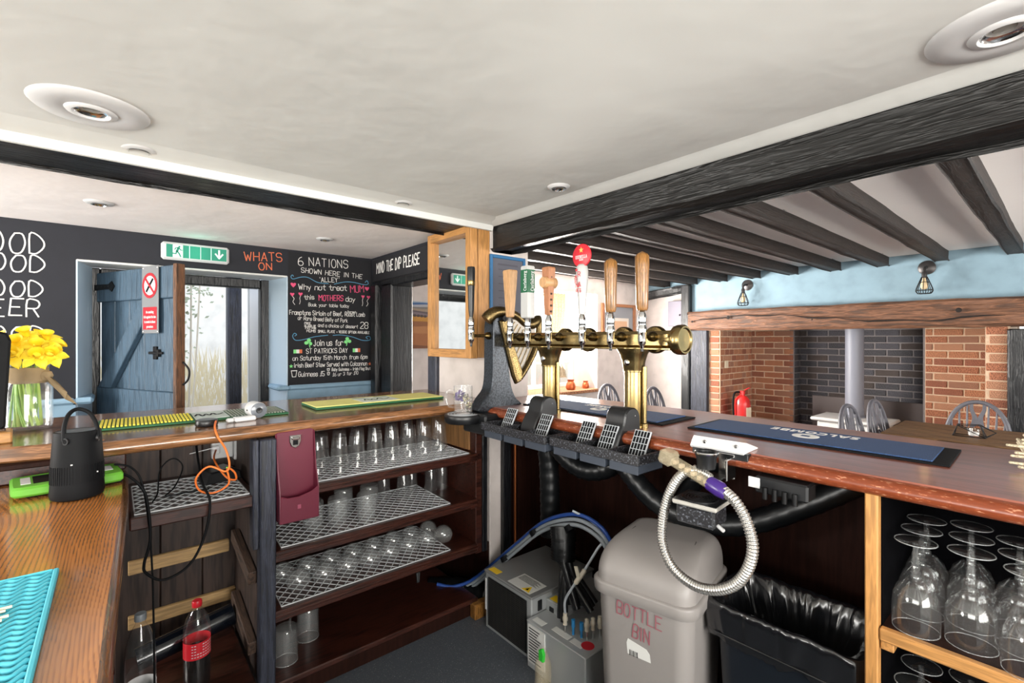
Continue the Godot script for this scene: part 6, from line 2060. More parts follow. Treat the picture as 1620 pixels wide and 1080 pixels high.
	var fo := [Vector3(-0.1, 0.728, -0.13), Vector3(-0.16, 0.68, -0.142), Vector3(-0.165, 0.67, 0.0), Vector3(-0.16, 0.68, 0.142), Vector3(-0.1, 0.728, 0.13)]
	var seam := MB.new()
	seam.tube(curve([Vector3(0.03, 0.7245, -0.105), Vector3(-0.03, 0.716, -0.112), Vector3(-0.095, 0.693, -0.122), Vector3(-0.128, 0.674, -0.105), Vector3(-0.134, 0.67, 0.0), Vector3(-0.128, 0.674, 0.105), Vector3(-0.095, 0.693, 0.122), Vector3(-0.03, 0.716, 0.112), Vector3(0.03, 0.7245, 0.105)], 6), 0.0016, 5)
	put("flap_seam", seam, mat("seam_dark", "#4b4746", 0.7), b)
	var grip := MB.new()
	grip.lathe([Vector2(0, -0.05), Vector2(0.008, -0.046), Vector2(0.012, 0), Vector2(0.008, 0.046), Vector2(0, 0.05)], Transform3D(Basis(Vector3.RIGHT, PI / 2), Vector3(-0.1, 0.69, 0.0)), 12)
	put("grip", grip, bg, b)
	var scr := MB.new()
	var fx := frame(Vector3(0, 0, 1), Vector3(-0.036, 0.58, 0).normalized(), Vector3(-0.58, -0.036, 0), Vector3(-0.1755, 0.45, 0))
	scrawl(scr, "BOTTLE", Vector2(-0.075, 0.075), Vector2(0.07, 0.07), 0.04, 0.004, fx)
	scrawl(scr, "BIN", Vector2(-0.025, 0.015), Vector2(0.03, 0.01), 0.042, 0.004, fx)
	put("lettering", scr, mat("pen_red", "#9a5c65", 0.7), b)
	var lbl := MB.new()
	lbl.prism([Vector2(-0.045, -0.01), Vector2(-0.04, 0.004), Vector2(0.02, -0.008), Vector2(0.03, -0.02), Vector2(0.038, -0.08), Vector2(0.0, -0.07), Vector2(-0.015, -0.055), Vector2(-0.042, -0.05)], 0.0, 0.0008, fx)
	var lo := put("torn_label", lbl, wl, b)
	var bc := MB.new()
	for k in 7:
		bc.stroke([Vector2(-0.034 + k * 0.004, -0.046), Vector2(-0.034 + k * 0.004, -0.03)], 0.0018 if k % 3 else 0.003, fx, 0.0012)
	put("barcode", bc, M.black_soft, lo)
	# black-lined bin
	var d := thing("lined_bin", "open dark bin lined with a crumpled black bag", "bin", Vector3(1.515, 0.0, -0.53), 0.03)
	put("body", loft([rrect(0.3, 0.21, 0.04, 0.0), rrect(0.36, 0.25, 0.05, 0.56)], false, true), mat("bin_navy", "#11171f", 0.4), d)
	var bag := mat("bag_black", "#121316", 0.2)
	bag.metallic_specular = 0.8
	var f := FastNoiseLite.new()
	f.seed = 40
	f.frequency = 1.0
	f.fractal_octaves = 3
	var rings := []
	var lev := [[0.5, 0.385], [0.54, 0.395], [0.58, 0.4], [0.596, 0.4], [0.606, 0.394], [0.61, 0.382], [0.6, 0.366], [0.57, 0.352], [0.53, 0.34], [0.49, 0.33], [0.45, 0.32], [0.41, 0.31], [0.37, 0.3], [0.33, 0.29], [0.28, 0.27], [0.25, 0.2], [0.24, 0.1]]
	for k in lev.size():
		var r := rring(lev[k][1] * 1.02, lev[k][1] - 0.115, 0.04, lev[k][0], 130)
		var row := []
		for i in r.size():
			var p: Vector3 = r[i]
			var amp := 0.006 if k < 6 else minf(0.03, 0.004 * (k - 4))
			var ang := atan2(p.z, p.x)
			var q := Vector3(cos(ang) * 2.6, p.y * 2.2, sin(ang) * 2.6)
			var nz := 1.0 - 2.2 * absf(f.get_noise_3d(q.x * 1.9, q.y * 1.1, q.z * 1.9))
			var drop := (f.get_noise_2d(ang * 2.0, 3.0) * 0.02) if k < 2 else 0.0
			row.append(p + Vector3(p.x, 0, p.z).normalized() * (nz * amp if k < 6 else -absf(nz) * amp * 1.5 + f.get_noise_3d(q.x * 3.0, q.y * 0.8, q.z * 3.0) * amp * 0.8) + Vector3(0, f.get_noise_3d(q.x, q.y + 9.0, q.z) * amp * 1.2 + drop, 0))
		rings.append(row)
	var bl := MB.new()
	bl.sheet(rings, 1.0, true)
	put("bag", bl, bag, d)
	var band := MB.new()
	var bp := rrect(0.406, 0.284, 0.055, 0.52, 8)
	band.tube(bp, 0.0035, 6, true)
	put("bag_edge", band, bag, d)

func right_cabinet() -> void:
	mat("cabinet_black", "#08080a", 0.9).metallic_specular = 0.1
	var c := thing("glass_cabinet", "open oak-edged cabinet holding stemmed glasses under the right-hand bar", "cabinet")
	put("upright", loopbox(Vector3(1.35, 0, -0.318), Vector3(1.85, 1.03, -0.292), 0.003), M.oak_up, c)
	put("side_lining", loopbox(Vector3(1.375, 0, -0.292), Vector3(1.85, 1.03, -0.288), 0.0), mat("cabinet_black", "#08080a", 0.9), c)
	put("shelf", loopbox(Vector3(1.35, 0.695, -0.29), Vector3(1.37, 0.724, 0.8), 0.003), M.oak_z, c)
	put("shelf_board", loopbox(Vector3(1.37, 0.7, -0.29), Vector3(1.85, 0.723, 0.8), 0.002), M.panel_dark, c)
	put("low_shelf_board", loopbox(Vector3(1.37, 0.37, -0.29), Vector3(1.85, 0.395, 0.8), 0.002), M.panel_dark, c)
	put("shelf_cleat", loopbox(Vector3(1.36, 0.672, -0.29), Vector3(1.8, 0.694, -0.265), 0.002), M.oak_x, c)
	put("back_panel", loopbox(Vector3(1.835, 0, -0.29), Vector3(1.85, 1.03, 0.8), 0.0), M.cabinet_black, c)
	put("upright", loopbox(Vector3(1.35, 0, 0.8), Vector3(1.85, 1.03, 0.825), 0.003), M.oak_up, c)
	put("head_rail", loopbox(Vector3(1.35, 0.985, -0.045), Vector3(1.375, 1.02, 0.8), 0.003), M.oak_z, c)
	# goblets, each bowl, stem and foot
	var bowl := MB.new()
	bowl.lathe([Vector2(0.009, 0.088), Vector2(0.018, 0.09), Vector2(0.034, 0.106), Vector2(0.042, 0.132), Vector2(0.0445, 0.165), Vector2(0.0435, 0.202), Vector2(0.042, 0.202), Vector2(0.0428, 0.165), Vector2(0.0402, 0.134), Vector2(0.032, 0.11), Vector2(0.016, 0.094), Vector2(0, 0.093)], flip(0.202), 28)
	# cut leaves round the bowl
	for k in 8:
		var a := TAU * k / 8.0
		for s in [-1.0, 0.0, 1.0]:
			var a1: float = a + s * 0.22
			bowl.bar(flip(0.202) * Vector3(cos(a) * 0.0185, 0.093, sin(a) * 0.0185), flip(0.202) * Vector3(cos(a1) * 0.0415, 0.128, sin(a1) * 0.0415), 0.0016, 0.0016, 0.0)
		bowl.bar(flip(0.202) * Vector3(cos(a + 0.39) * 0.0447, 0.15, sin(a + 0.39) * 0.0447), flip(0.202) * Vector3(cos(a + 0.39) * 0.0438, 0.195, sin(a + 0.39) * 0.0438), 0.0014, 0.0014, 0.0)
	var stem := MB.new()
	stem.lathe([Vector2(0.006, 0.006), Vector2(0.0052, 0.02), Vector2(0.0075, 0.05), Vector2(0.0088, 0.062), Vector2(0.006, 0.068), Vector2(0.0105, 0.073), Vector2(0.006, 0.078), Vector2(0.0095, 0.082), Vector2(0.009, 0.09)], flip(0.202), 8)
	var foot := MB.new()
	foot.lathe([Vector2(0, 0.0), Vector2(0.037, 0.0), Vector2(0.0385, 0.0012), Vector2(0.037, 0.0028), Vector2(0.015, 0.0045), Vector2(0.006, 0.008)], flip(0.202), 30)
	var g0: Node3D = null
	var rows := [["front", [[1.41, -0.235], [1.43, -0.145], [1.395, -0.055], [1.43, 0.04]]], ["middle", [[1.505, -0.24], [1.53, -0.155], [1.49, -0.07], [1.53, 0.03]]], ["back", [[1.6, -0.245], [1.63, -0.165], [1.585, -0.08], [1.63, 0.02]]]]
	for lv in [[0.7245, "upper"], [0.3955, "lower"]]:
		for r in rows:
			for i in r[1].size():
				if lv[1] == "lower" and (r[0] == "back" or i == 3):
					continue
				var s: Array = r[1][i]
				var label := "%s goblet from the oak upright, %s row on the %s cabinet shelf" % [ORD[i], r[0], lv[1]]
				var p := Vector3(s[0], lv[0], s[1])
				if g0 == null:
					g0 = thing("goblet", label, "wine glass", p, 0.3, "upturned goblets in the oak cabinet")
					put("bowl", bowl, M.glass, g0)
					put("stem", stem, M.glass_thick, g0)
					put("foot", foot, M.glass, g0)
					var fe := MB.new()
					var fp := []
					var rp := []
					for k in 30:
						fp.append(flip(0.202) * Vector3(cos(TAU * k / 30) * 0.0383, 0.0014, sin(TAU * k / 30) * 0.0383))
						rp.append(flip(0.202) * Vector3(cos(TAU * k / 30) * 0.0427, 0.202, sin(TAU * k / 30) * 0.0427))
					fe.tube(fp, 0.0012, 6, true)
					put("foot_edge", fe, M.glass_edge, g0)
					var re := MB.new()
					re.tube(rp, 0.0008, 6, true)
					put("rim", re, M.glass_edge, g0)
				else:
					copy(g0, p, i * 0.5 + s[0] * 7.0, label)

const BOARD := [
	["6 NATIONS", 0.971, 1.901, 1.317, 1.91, 0.057, "w"],
	["SHOWN HERE IN THE", 0.989, 1.851, 1.424, 1.843, 0.032, "w"],
	["'ALLEY'", 1.112, 1.794, 1.256, 1.805, 0.032, "w"],
	["Why not treat", 0.974, 1.732, 1.307, 1.744, 0.037, "w"],
	["MUM", 1.337, 1.736, 1.438, 1.742, 0.049, "p"],
	["this", 1.011, 1.664, 1.076, 1.67, 0.03, "w"],
	["MOTHERS", 1.109, 1.663, 1.281, 1.669, 0.038, "p"],
	["day", 1.301, 1.666, 1.367, 1.667, 0.034, "w"],
	["Book your table today", 1.038, 1.619, 1.324, 1.622, 0.022, "w"],
	["Framptons Sirloin of Beef, Roast Lamb", 0.914, 1.557, 1.444, 1.558, 0.03, "w"],
	["Dorset", 1.314, 1.583, 1.377, 1.583, 0.014, "w"],
	["or Rare Breed Belly of Pork", 0.968, 1.522, 1.314, 1.512, 0.026, "w"],
	["FREE", 1.011, 1.493, 1.052, 1.492, 0.014, "w"],
	["GLASS OF", 1.011, 1.474, 1.088, 1.474, 0.014, "w"],
	["FIZZ FOR", 1.017, 1.459, 1.088, 1.458, 0.014, "w"],
	["MUMS", 1.026, 1.439, 1.085, 1.437, 0.015, "w"],
	["and a choice of dessert", 1.103, 1.476, 1.39, 1.47, 0.023, "w"],
	["28", 1.41, 1.471, 1.469, 1.469, 0.046, "w"],
	["SMALL PLATE + VEGGIE OPTION AVAILABLE", 1.103, 1.436, 1.482, 1.429, 0.018, "w"],
	["Join us for", 1.073, 1.341, 1.278, 1.342, 0.041, "w"],
	["ST PATRICKS DAY", 1.023, 1.289, 1.314, 1.29, 0.032, "w"],
	["on Saturday 15th March from 6pm", 0.934, 1.243, 1.465, 1.24, 0.03, "w"],
	["Irish Beef Stew Served with Colcannon", 0.942, 1.194, 1.462, 1.191, 0.029, "w"],
	["Guinness £5", 0.971, 1.13, 1.146, 1.127, 0.032, "w"],
	["Baby Guinness + Irish Flag Shots", 1.199, 1.159, 1.5, 1.156, 0.021, "w"],
	["£6 or 3 for £10", 1.205, 1.121, 1.393, 1.127, 0.023, "w"]
]

func wall_things() -> void:
	var WX := Transform3D(Basis.IDENTITY, Vector3(0, 0, -3.447))
	# chalkboard panel right of the door
	var b := thing("chalkboard", "tall chalkboard panel listing events in coloured chalk right of the door", "chalkboard")
	put("board", loopbox(Vector3(0.906, 1.078, -3.4499), Vector3(1.497, 1.985, -3.4472), 0.0), M.chalk_board, b)
	var white := MB.new()
	for l in BOARD:
		var pink := MB.new()
		if l[6] == "p":
			scrawl(pink, l[0], Vector2(l[1], l[2]), Vector2(l[3], l[4]), l[5], 0.0045, WX)
			put("pink_word", pink, M.chalk_pink, b)
			continue
		scrawl(white, l[0], Vector2(l[1], l[2]), Vector2(l[3], l[4]), l[5], clampf(l[5] * 0.11, 0.0026, 0.0042), WX)
	for o in [[0.925, 1.172, 0.036, 0.042], [1.166, 1.176, 0.017, 0.016], [1.167, 1.148, 0.017, 0.016]]:
		white.stroke([Vector2(o[0], o[1]), Vector2(o[0] + o[2] * 0.2, o[1] - o[3]), Vector2(o[0] + o[2] * 0.8, o[1] - o[3]), Vector2(o[0] + o[2], o[1])], 0.004, WX)
		white.stroke([Vector2(o[0], o[1]), Vector2(o[0] + o[2], o[1])], 0.006, WX)
	for h in [[0.931, 1.696, 0.012], [0.985, 1.701, -0.005], [1.431, 1.709, -0.004], [1.475, 1.707, -0.012]]:
		white.stroke(curve2([Vector2(h[0], h[1] - 0.012), Vector2(h[0] + h[2], h[1] - 0.03), Vector2(h[0] + h[2] * 0.4, h[1] - 0.05), Vector2(h[0] + h[2] * 1.4, h[1] - 0.07)], 5), 0.003, WX)
	put("white_chalk", white, M.chalk_white, b)
	for h in [[0.938, 1.762, 0.018], [1.463, 1.771, 0.017], [0.931, 1.696, 0.014], [0.985, 1.701, 0.014], [1.431, 1.709, 0.013], [1.475, 1.707, 0.014]]:
		var o := []
		for k in 20:
			var t := TAU * k / 20.0
			o.append(Vector2(h[0] + h[2] * pow(sin(t), 3.0), h[1] + h[2] * (0.85 * cos(t) - 0.35 * cos(2 * t) - 0.12 * cos(3 * t))))
		var hm := MB.new()
		hm.prism(o, 0.0, 0.0008, WX)
		put("chalk_heart", hm, M.chalk_pink, b)
	for c in [[[0.939, 1.82], [0.931, 1.828], [0.923, 1.815], [0.937, 1.801], [0.988, 1.818], [1.035, 1.819], [1.1, 1.79], [1.174, 1.787]], [[1.217, 1.787], [1.294, 1.808], [1.36, 1.81], [1.441, 1.799], [1.472, 1.808], [1.462, 1.83], [1.448, 1.816]], [[0.948, 1.411], [0.959, 1.42], [0.945, 1.429], [0.934, 1.408], [0.954, 1.381], [1.011, 1.387], [1.082, 1.406], [1.171, 1.417]], [[1.208, 1.416], [1.268, 1.419], [1.347, 1.406], [1.427, 1.38], [1.486, 1.383], [1.482, 1.41], [1.455, 1.403], [1.469, 1.39]]]:
		var q := []
		for p in c:
			q.append(Vector2(p[0], p[1]))
		var blue := MB.new()
		blue.stroke(curve2(q, 6), 0.0042, WX)
		put("chalk_scroll", blue, M.chalk_blue, b)
	var green := MB.new()
	for s in [[1.038, 1.366, -0.5], [1.314, 1.377, 0.4]]:
		for k in 3:
			var a: float = PI / 2 + (k - 1) * 2.0 + s[2] * 0.4
			var o := []
			for i in 14:
				o.append(Vector2(s[0] + cos(a) * 0.015 + cos(TAU * i / 14) * 0.0135, s[1] + sin(a) * 0.015 + sin(TAU * i / 14) * 0.0125))
			green.prism(o, 0.0, 0.0006 + 0.0001 * k, WX)
		green.stroke([Vector2(s[0], s[1]), Vector2(s[0] - s[2] * 0.02, s[1] - 0.035)], 0.006, WX)
	star(green, Vector2(0.924, 1.203), 0.015, WX, 0.0004)
	green.box(Vector3(0.939, 1.291, 0.0), Vector3(0.958, 1.317, 0.0007), 0.0, WX)
	green.box(Vector3(1.353, 1.292, 0.0), Vector3(1.372, 1.32, 0.0007), 0.0, WX)
	put("green_chalk", green, M.chalk_green, b)
	var wf := MB.new()
	wf.box(Vector3(0.958, 1.291, 0.0), Vector3(0.977, 1.317, 0.0007), 0.0, WX)
	wf.box(Vector3(1.372, 1.292, 0.0), Vector3(1.391, 1.32, 0.0007), 0.0, WX)
	put("white_chalk", wf, M.chalk_white, b)
	var of := MB.new()
	of.box(Vector3(0.977, 1.291, 0.0), Vector3(0.996, 1.317, 0.0007), 0.0, WX)
	var of2 := MB.new()
	of2.box(Vector3(1.391, 1.292, 0.0), Vector3(1.41, 1.32, 0.0007), 0.0, WX)
	put("orange_chalk", of2, M.chalk_orange, b)
	var os := MB.new()
	star(os, Vector2(1.485, 1.201), 0.015, WX, 0.0004)
	put("orange_star", os, M.chalk_orange, b)
	put("orange_chalk", of, M.chalk_orange, b)
	# writing straight on the wall
	var wo := MB.new()
	scrawl(wo, "WHATS", Vector2(0.643, 1.897), Vector2(0.868, 1.914), 0.055, 0.0055, Transform3D(Basis.IDENTITY, Vector3(0, 0, -3.45)))
	scrawl(wo, "ON", Vector2(0.727, 1.847), Vector2(0.805, 1.85), 0.044, 0.0055, Transform3D(Basis.IDENTITY, Vector3(0, 0, -3.45)))
	tag(put("chalk_heading", wo, M.chalk_orange), "orange chalk heading on the dark wall right of the exit sign", "writing")
	var ww := MB.new()
	var lx := Transform3D(Basis.IDENTITY, Vector3(0, 0, -3.45))
	for l in [["GOOD", -0.548, 1.828, -0.281, 0.098], ["FOOD", -0.54, 1.735, -0.281, 0.08], ["GOOD", -0.535, 1.607, -0.287, 0.075], ["BEER", -0.53, 1.505, -0.299, 0.085], ["GOOD", -0.535, 1.39, -0.28, 0.06]]:
		scrawl(ww, l[0], Vector2(l[1], l[2]), Vector2(l[3], l[2] + 0.002), l[4], 0.0065, lx)
	tag(put("chalk_writing", ww, M.chalk_white), "large white chalk words on the dark wall left of the door", "writing")
	var wd := MB.new()
	scrawl(wd, "MIND THE DIP PLEASE", Vector2(-3.322, 1.875), Vector2(-2.68, 1.868), 0.07, 0.009, FACING * Transform3D(Basis.IDENTITY, Vector3(0, 0, -1.484)))
	tag(put("painted_writing", wd, M.chalk_white), "white painted warning on the black fascia over the passage", "writing")
	# emergency exit sign
	var e := thing("exit_sign", "lit green emergency exit sign with running figure and down arrow", "sign", Vector3(0.207, 1.857, -3.45))
	var ex := Vector3(0.345, 0, 0)
	put("housing", loopbox(Vector3(0, 0, 0), Vector3(0.345, 0.104, 0.036), 0.012), M.white_plastic, e)
	var gr := glow("exit_green", "#067a62", 0.3)
	put("green_panel", loopbox(Vector3(0.024, 0.015, 0.035), Vector3(0.329, 0.09, 0.038), 0.001), gr, e)
	var wg := glow("exit_white", "#d5e8e2", 0.3)
	put("doorway", loopbox(Vector3(0.055, 0.0155, 0.0375), Vector3(0.104, 0.0895, 0.0386), 0.0), wg, e)
	var man := MB.new()
	var mx := Transform3D(Basis.IDENTITY, Vector3(0.055, 0.0155, 0.0388))
	var hd := []
	for k in 14:
		hd.append(Vector2(0.032 + cos(TAU * k / 14) * 0.0052, 0.064 + sin(TAU * k / 14) * 0.0052))
	man.prism(hd, 0, 0.0004, mx)
	man.stroke([Vector2(0.028, 0.056), Vector2(0.02, 0.036)], 0.011, mx)
	man.stroke([Vector2(0.03, 0.055), Vector2(0.038, 0.045), Vector2(0.046, 0.043)], 0.005, mx)
	man.stroke([Vector2(0.025, 0.057), Vector2(0.013, 0.054), Vector2(0.01, 0.045)], 0.005, mx)
	man.stroke([Vector2(0.021, 0.036), Vector2(0.031, 0.022), Vector2(0.038, 0.005)], 0.0065, mx)
	man.stroke([Vector2(0.019, 0.036), Vector2(0.015, 0.021), Vector2(-0.001, 0.022)], 0.0065, mx)
	put("running_figure", man, gr, e)
	var ar := MB.new()
	var ax := Transform3D(Basis.IDENTITY, Vector3(0.289, 0.053, 0.0382))
	ar.stroke([Vector2(0, 0.026), Vector2(0, -0.018)], 0.01, ax)
	ar.stroke([Vector2(-0.019, 0.004), Vector2(0, -0.022), Vector2(0.019, 0.004)], 0.009, ax)
	put("down_arrow", ar, wg, e)
	for x in [0.137, 0.193, 0.247]:
		put("divider", loopbox(Vector3(x - 0.0015, 0.016, 0.0375), Vector3(x + 0.0015, 0.089, 0.0386), 0.0), wg, e)
	var ol := OmniLight3D.new()
	ol.name = "exit_glow"
	e.add_child(ol)
	ol.position = Vector3(0.17, 0.05, 0.09)
	ol.light_color = Color(0.45, 1.0, 0.88)
	ol.light_energy = 0.004
	ol.light_size = 0.05
	ol.omni_range = 8.0
	ol.omni_attenuation = 2.0
	ol.shadow_enabled = true
	# mirror in a deep pale-wood frame
	var m := thing("wall_mirror", "mirror in a deep pale oak box frame on the pillar", "mirror")
	var x0 := 1.39
	put("mirror_glass", boxx(Vector3(-0.003, 1.315, -0.2), Vector3(0.003, 1.965, 0.2), 0.0, at(1.428, 0, -2.2, 0.027)), mat("mirror_silver", "#e8e8e6", 0.02, 1.0), m)
	put("stile", loopbox(Vector3(x0, 1.29, -2.415), Vector3(x0 + 0.045, 1.985, -2.385), 0.002), M.oak_up, m)
	put("stile", loopbox(Vector3(x0, 1.29, -2.03), Vector3(x0 + 0.045, 1.985, -1.982), 0.002), M.oak_up, m)
	put("rail", loopbox(Vector3(x0, 1.94, -2.385), Vector3(x0 + 0.045, 1.985, -2.03), 0.002), M.oak_z, m)
	put("rail", loopbox(Vector3(x0, 1.29, -2.385), Vector3(x0 + 0.045, 1.335, -2.03), 0.002), M.oak_z, m)
	put("back_box", loopbox(Vector3(x0 + 0.05, 1.292, -2.413), Vector3(1.515, 1.983, -1.984), 0.002), M.oak_up, m)
	# menu in a blue frame on the pillar
	var mn := thing("framed_menu", "grey drinks list in a blue frame on the pillar", "picture", Vector3(1.51, 1.33, -1.985))
	var bf := mat("frame_blue", "#1d5f8e", 0.5)
	put("sheet", loopbox(Vector3(0.012, 0.012, 0.0), Vector3(0.236, 0.496, 0.006), 0.0), mat("menu_slate", "#54555f", 0.7), mn)
	for q in [[0.0, 0.0, 0.018, 0.508], [0.23, 0.0, 0.248, 0.508], [0.018, 0.49, 0.23, 0.508], [0.018, 0.0, 0.23, 0.018]]:
		put("frame_rail", loopbox(Vector3(q[0], q[1], 0.0), Vector3(q[2], q[3], 0.014), 0.003), bf, mn)
	var tx := MB.new()
	var rng := RandomNumberGenerator.new()
	rng.seed = 4
	for k in 11:
		var y := 0.43 - k * 0.038
		tx.box(Vector3(0.06, y, 0.006), Vector3(0.06 + rng.randf_range(0.03, 0.07), y + 0.005, 0.0064), 0.0)
		tx.box(Vector3(0.12, y, 0.006), Vector3(0.12 + rng.randf_range(0.02, 0.06), y + 0.005, 0.0064), 0.0)
	tx.box(Vector3(0.055, 0.455, 0.006), Vector3(0.195, 0.464, 0.0064), 0.0)
	put("small_print", tx, mat("print_grey", "#474650", 0.7), mn)
	# ceiling downlights
	var spots := [
		[-0.047, -1.677, 0.125, "large white downlight plate nearest the left of the ceiling"], [0.06, -1.935, 0.052, "small downlight by the left end of the black cross beam"],
		[0.985, -1.93, 0.046, "small downlight by the pillar end of the black cross beam"], [1.362, -1.329, 0.046, "small downlight beside the big black beam"],
		[1.337, -0.088, 0.12, "large white downlight plate at the right edge of the ceiling"], [-0.053, -2.807, 0.055, "small downlight beyond the cross beam above the door"],
		[0.981, -2.94, 0.05, "small downlight beyond the cross beam before the chalkboard"]]
	for s in spots:
		var dl := thing("downlight", s[3], "downlight", Vector3(s[0], 2.0, s[1]), 0, "ceiling downlights")
		var r: float = s[2]
		var p := MB.new()
		var inner := 0.036 if r > 0.1 else 0.024
		p.lathe([Vector2(inner, -0.004), Vector2(inner + 0.006, -0.009), Vector2(r * 0.7, -0.008), Vector2(r - 0.006, -0.006), Vector2(r, 0.0)], Transform3D.IDENTITY, 40)
		put("plate", p, M.white_plastic, dl)
		if r > 0.1:
			var ip := MB.new()
			ip.lathe([Vector2(inner, -0.009), Vector2(inner + 0.004, -0.014), Vector2(0.052, -0.012), Vector2(0.056, -0.007)], Transform3D.IDENTITY, 40)
			put("inner_ring", ip, M.white_plastic, dl)
		var cn := MB.new()
		cn.lathe([Vector2(inner + 0.003, -0.012), Vector2(inner, -0.004), Vector2(inner * 0.7, 0.0015), Vector2(0, 0.0015)], Transform3D.IDENTITY, 30)
		put("reflector", cn, M.steel, dl)
		var gl := MB.new()
		gl.lathe([Vector2(0, -0.004), Vector2(inner * 0.45, -0.003), Vector2(inner * 0.5, 0.0)], Transform3D.IDENTITY, 20)
		put("bulb", gl, mat("bulb_off", "#9c9a92", 0.2), dl)
	# landscape on canvas beyond the passage
	var c := thing("canvas_picture", "unframed landscape canvas of golden fields beyond the passage", "picture", Vector3(1.905, 1.305, -3.8))
	put("canvas", loopbox(Vector3(0, 0, 0), Vector3(0.43, 0.42, 0.03), 0.004), mat("canvas_edge", "#4a3a38", 0.8), c)
	var bands := [[0.0, "#8f5f45"], [0.03, "#b57850"], [0.14, "#c58a5c"], [0.2, "#a06c4a"], [0.24, "#d39a4a"], [0.285, "#8d7f86"], [0.315, "#6f6468"], [0.335, "#b2a08c"], [0.36, "#8f8a84"], [0.375, "#c5c6ce"], [0.392, "#4f74a8"], [0.405, "#b9c6d8"], [0.42, ""]]
	for k in bands.size() - 1:
		var lo := []
		var hi := []
		for i in 13:
			var x := 0.43 * i / 12.0
			var s := 0.006 * sin(x * 14.0 + k) - 0.07 * (x - 0.2) * (1.0 if k in [4, 5, 6] else 0.25)
			lo.append(Vector2(x, clampf(bands[k][0] + (s if k > 0 else 0.0), 0.0, 0.42)))
			var s2 := 0.006 * sin(x * 14.0 + k + 1) - 0.07 * (x - 0.2) * (1.0 if k + 1 in [4, 5, 6] else 0.25)
			hi.push_front(Vector2(x, clampf(bands[k + 1][0] + (s2 if k < bands.size() - 2 else 0.0), 0.0, 0.42)))
		var q := MB.new()
		for i in 12:
			q.quad(Vector3(lo[i].x, lo[i].y, 0.0303), Vector3(lo[i + 1].x, lo[i + 1].y, 0.0303), Vector3(hi[11 - i].x, hi[11 - i].y, 0.0303), Vector3(hi[12 - i].x, hi[12 - i].y, 0.0303), Vector3.BACK)
		put("paint", q, mat("paint_%d" % k, bands[k][1], 0.8, 0, "mottle", Vector3(12, 30, 12)), c)
	var tr := MB.new()
	for k in 7:
		var o := []
		for i in 10:
			o.append(Vector2(0.03 + k * 0.035 + cos(TAU * i / 10) * 0.018, 0.3 - k * 0.002 + sin(TAU * i / 10) * 0.012))
		tr.prism(o, 0.0304, 0.0308)
	put("painted_trees", tr, mat("paint_dark", "#4a4040", 0.8), c)

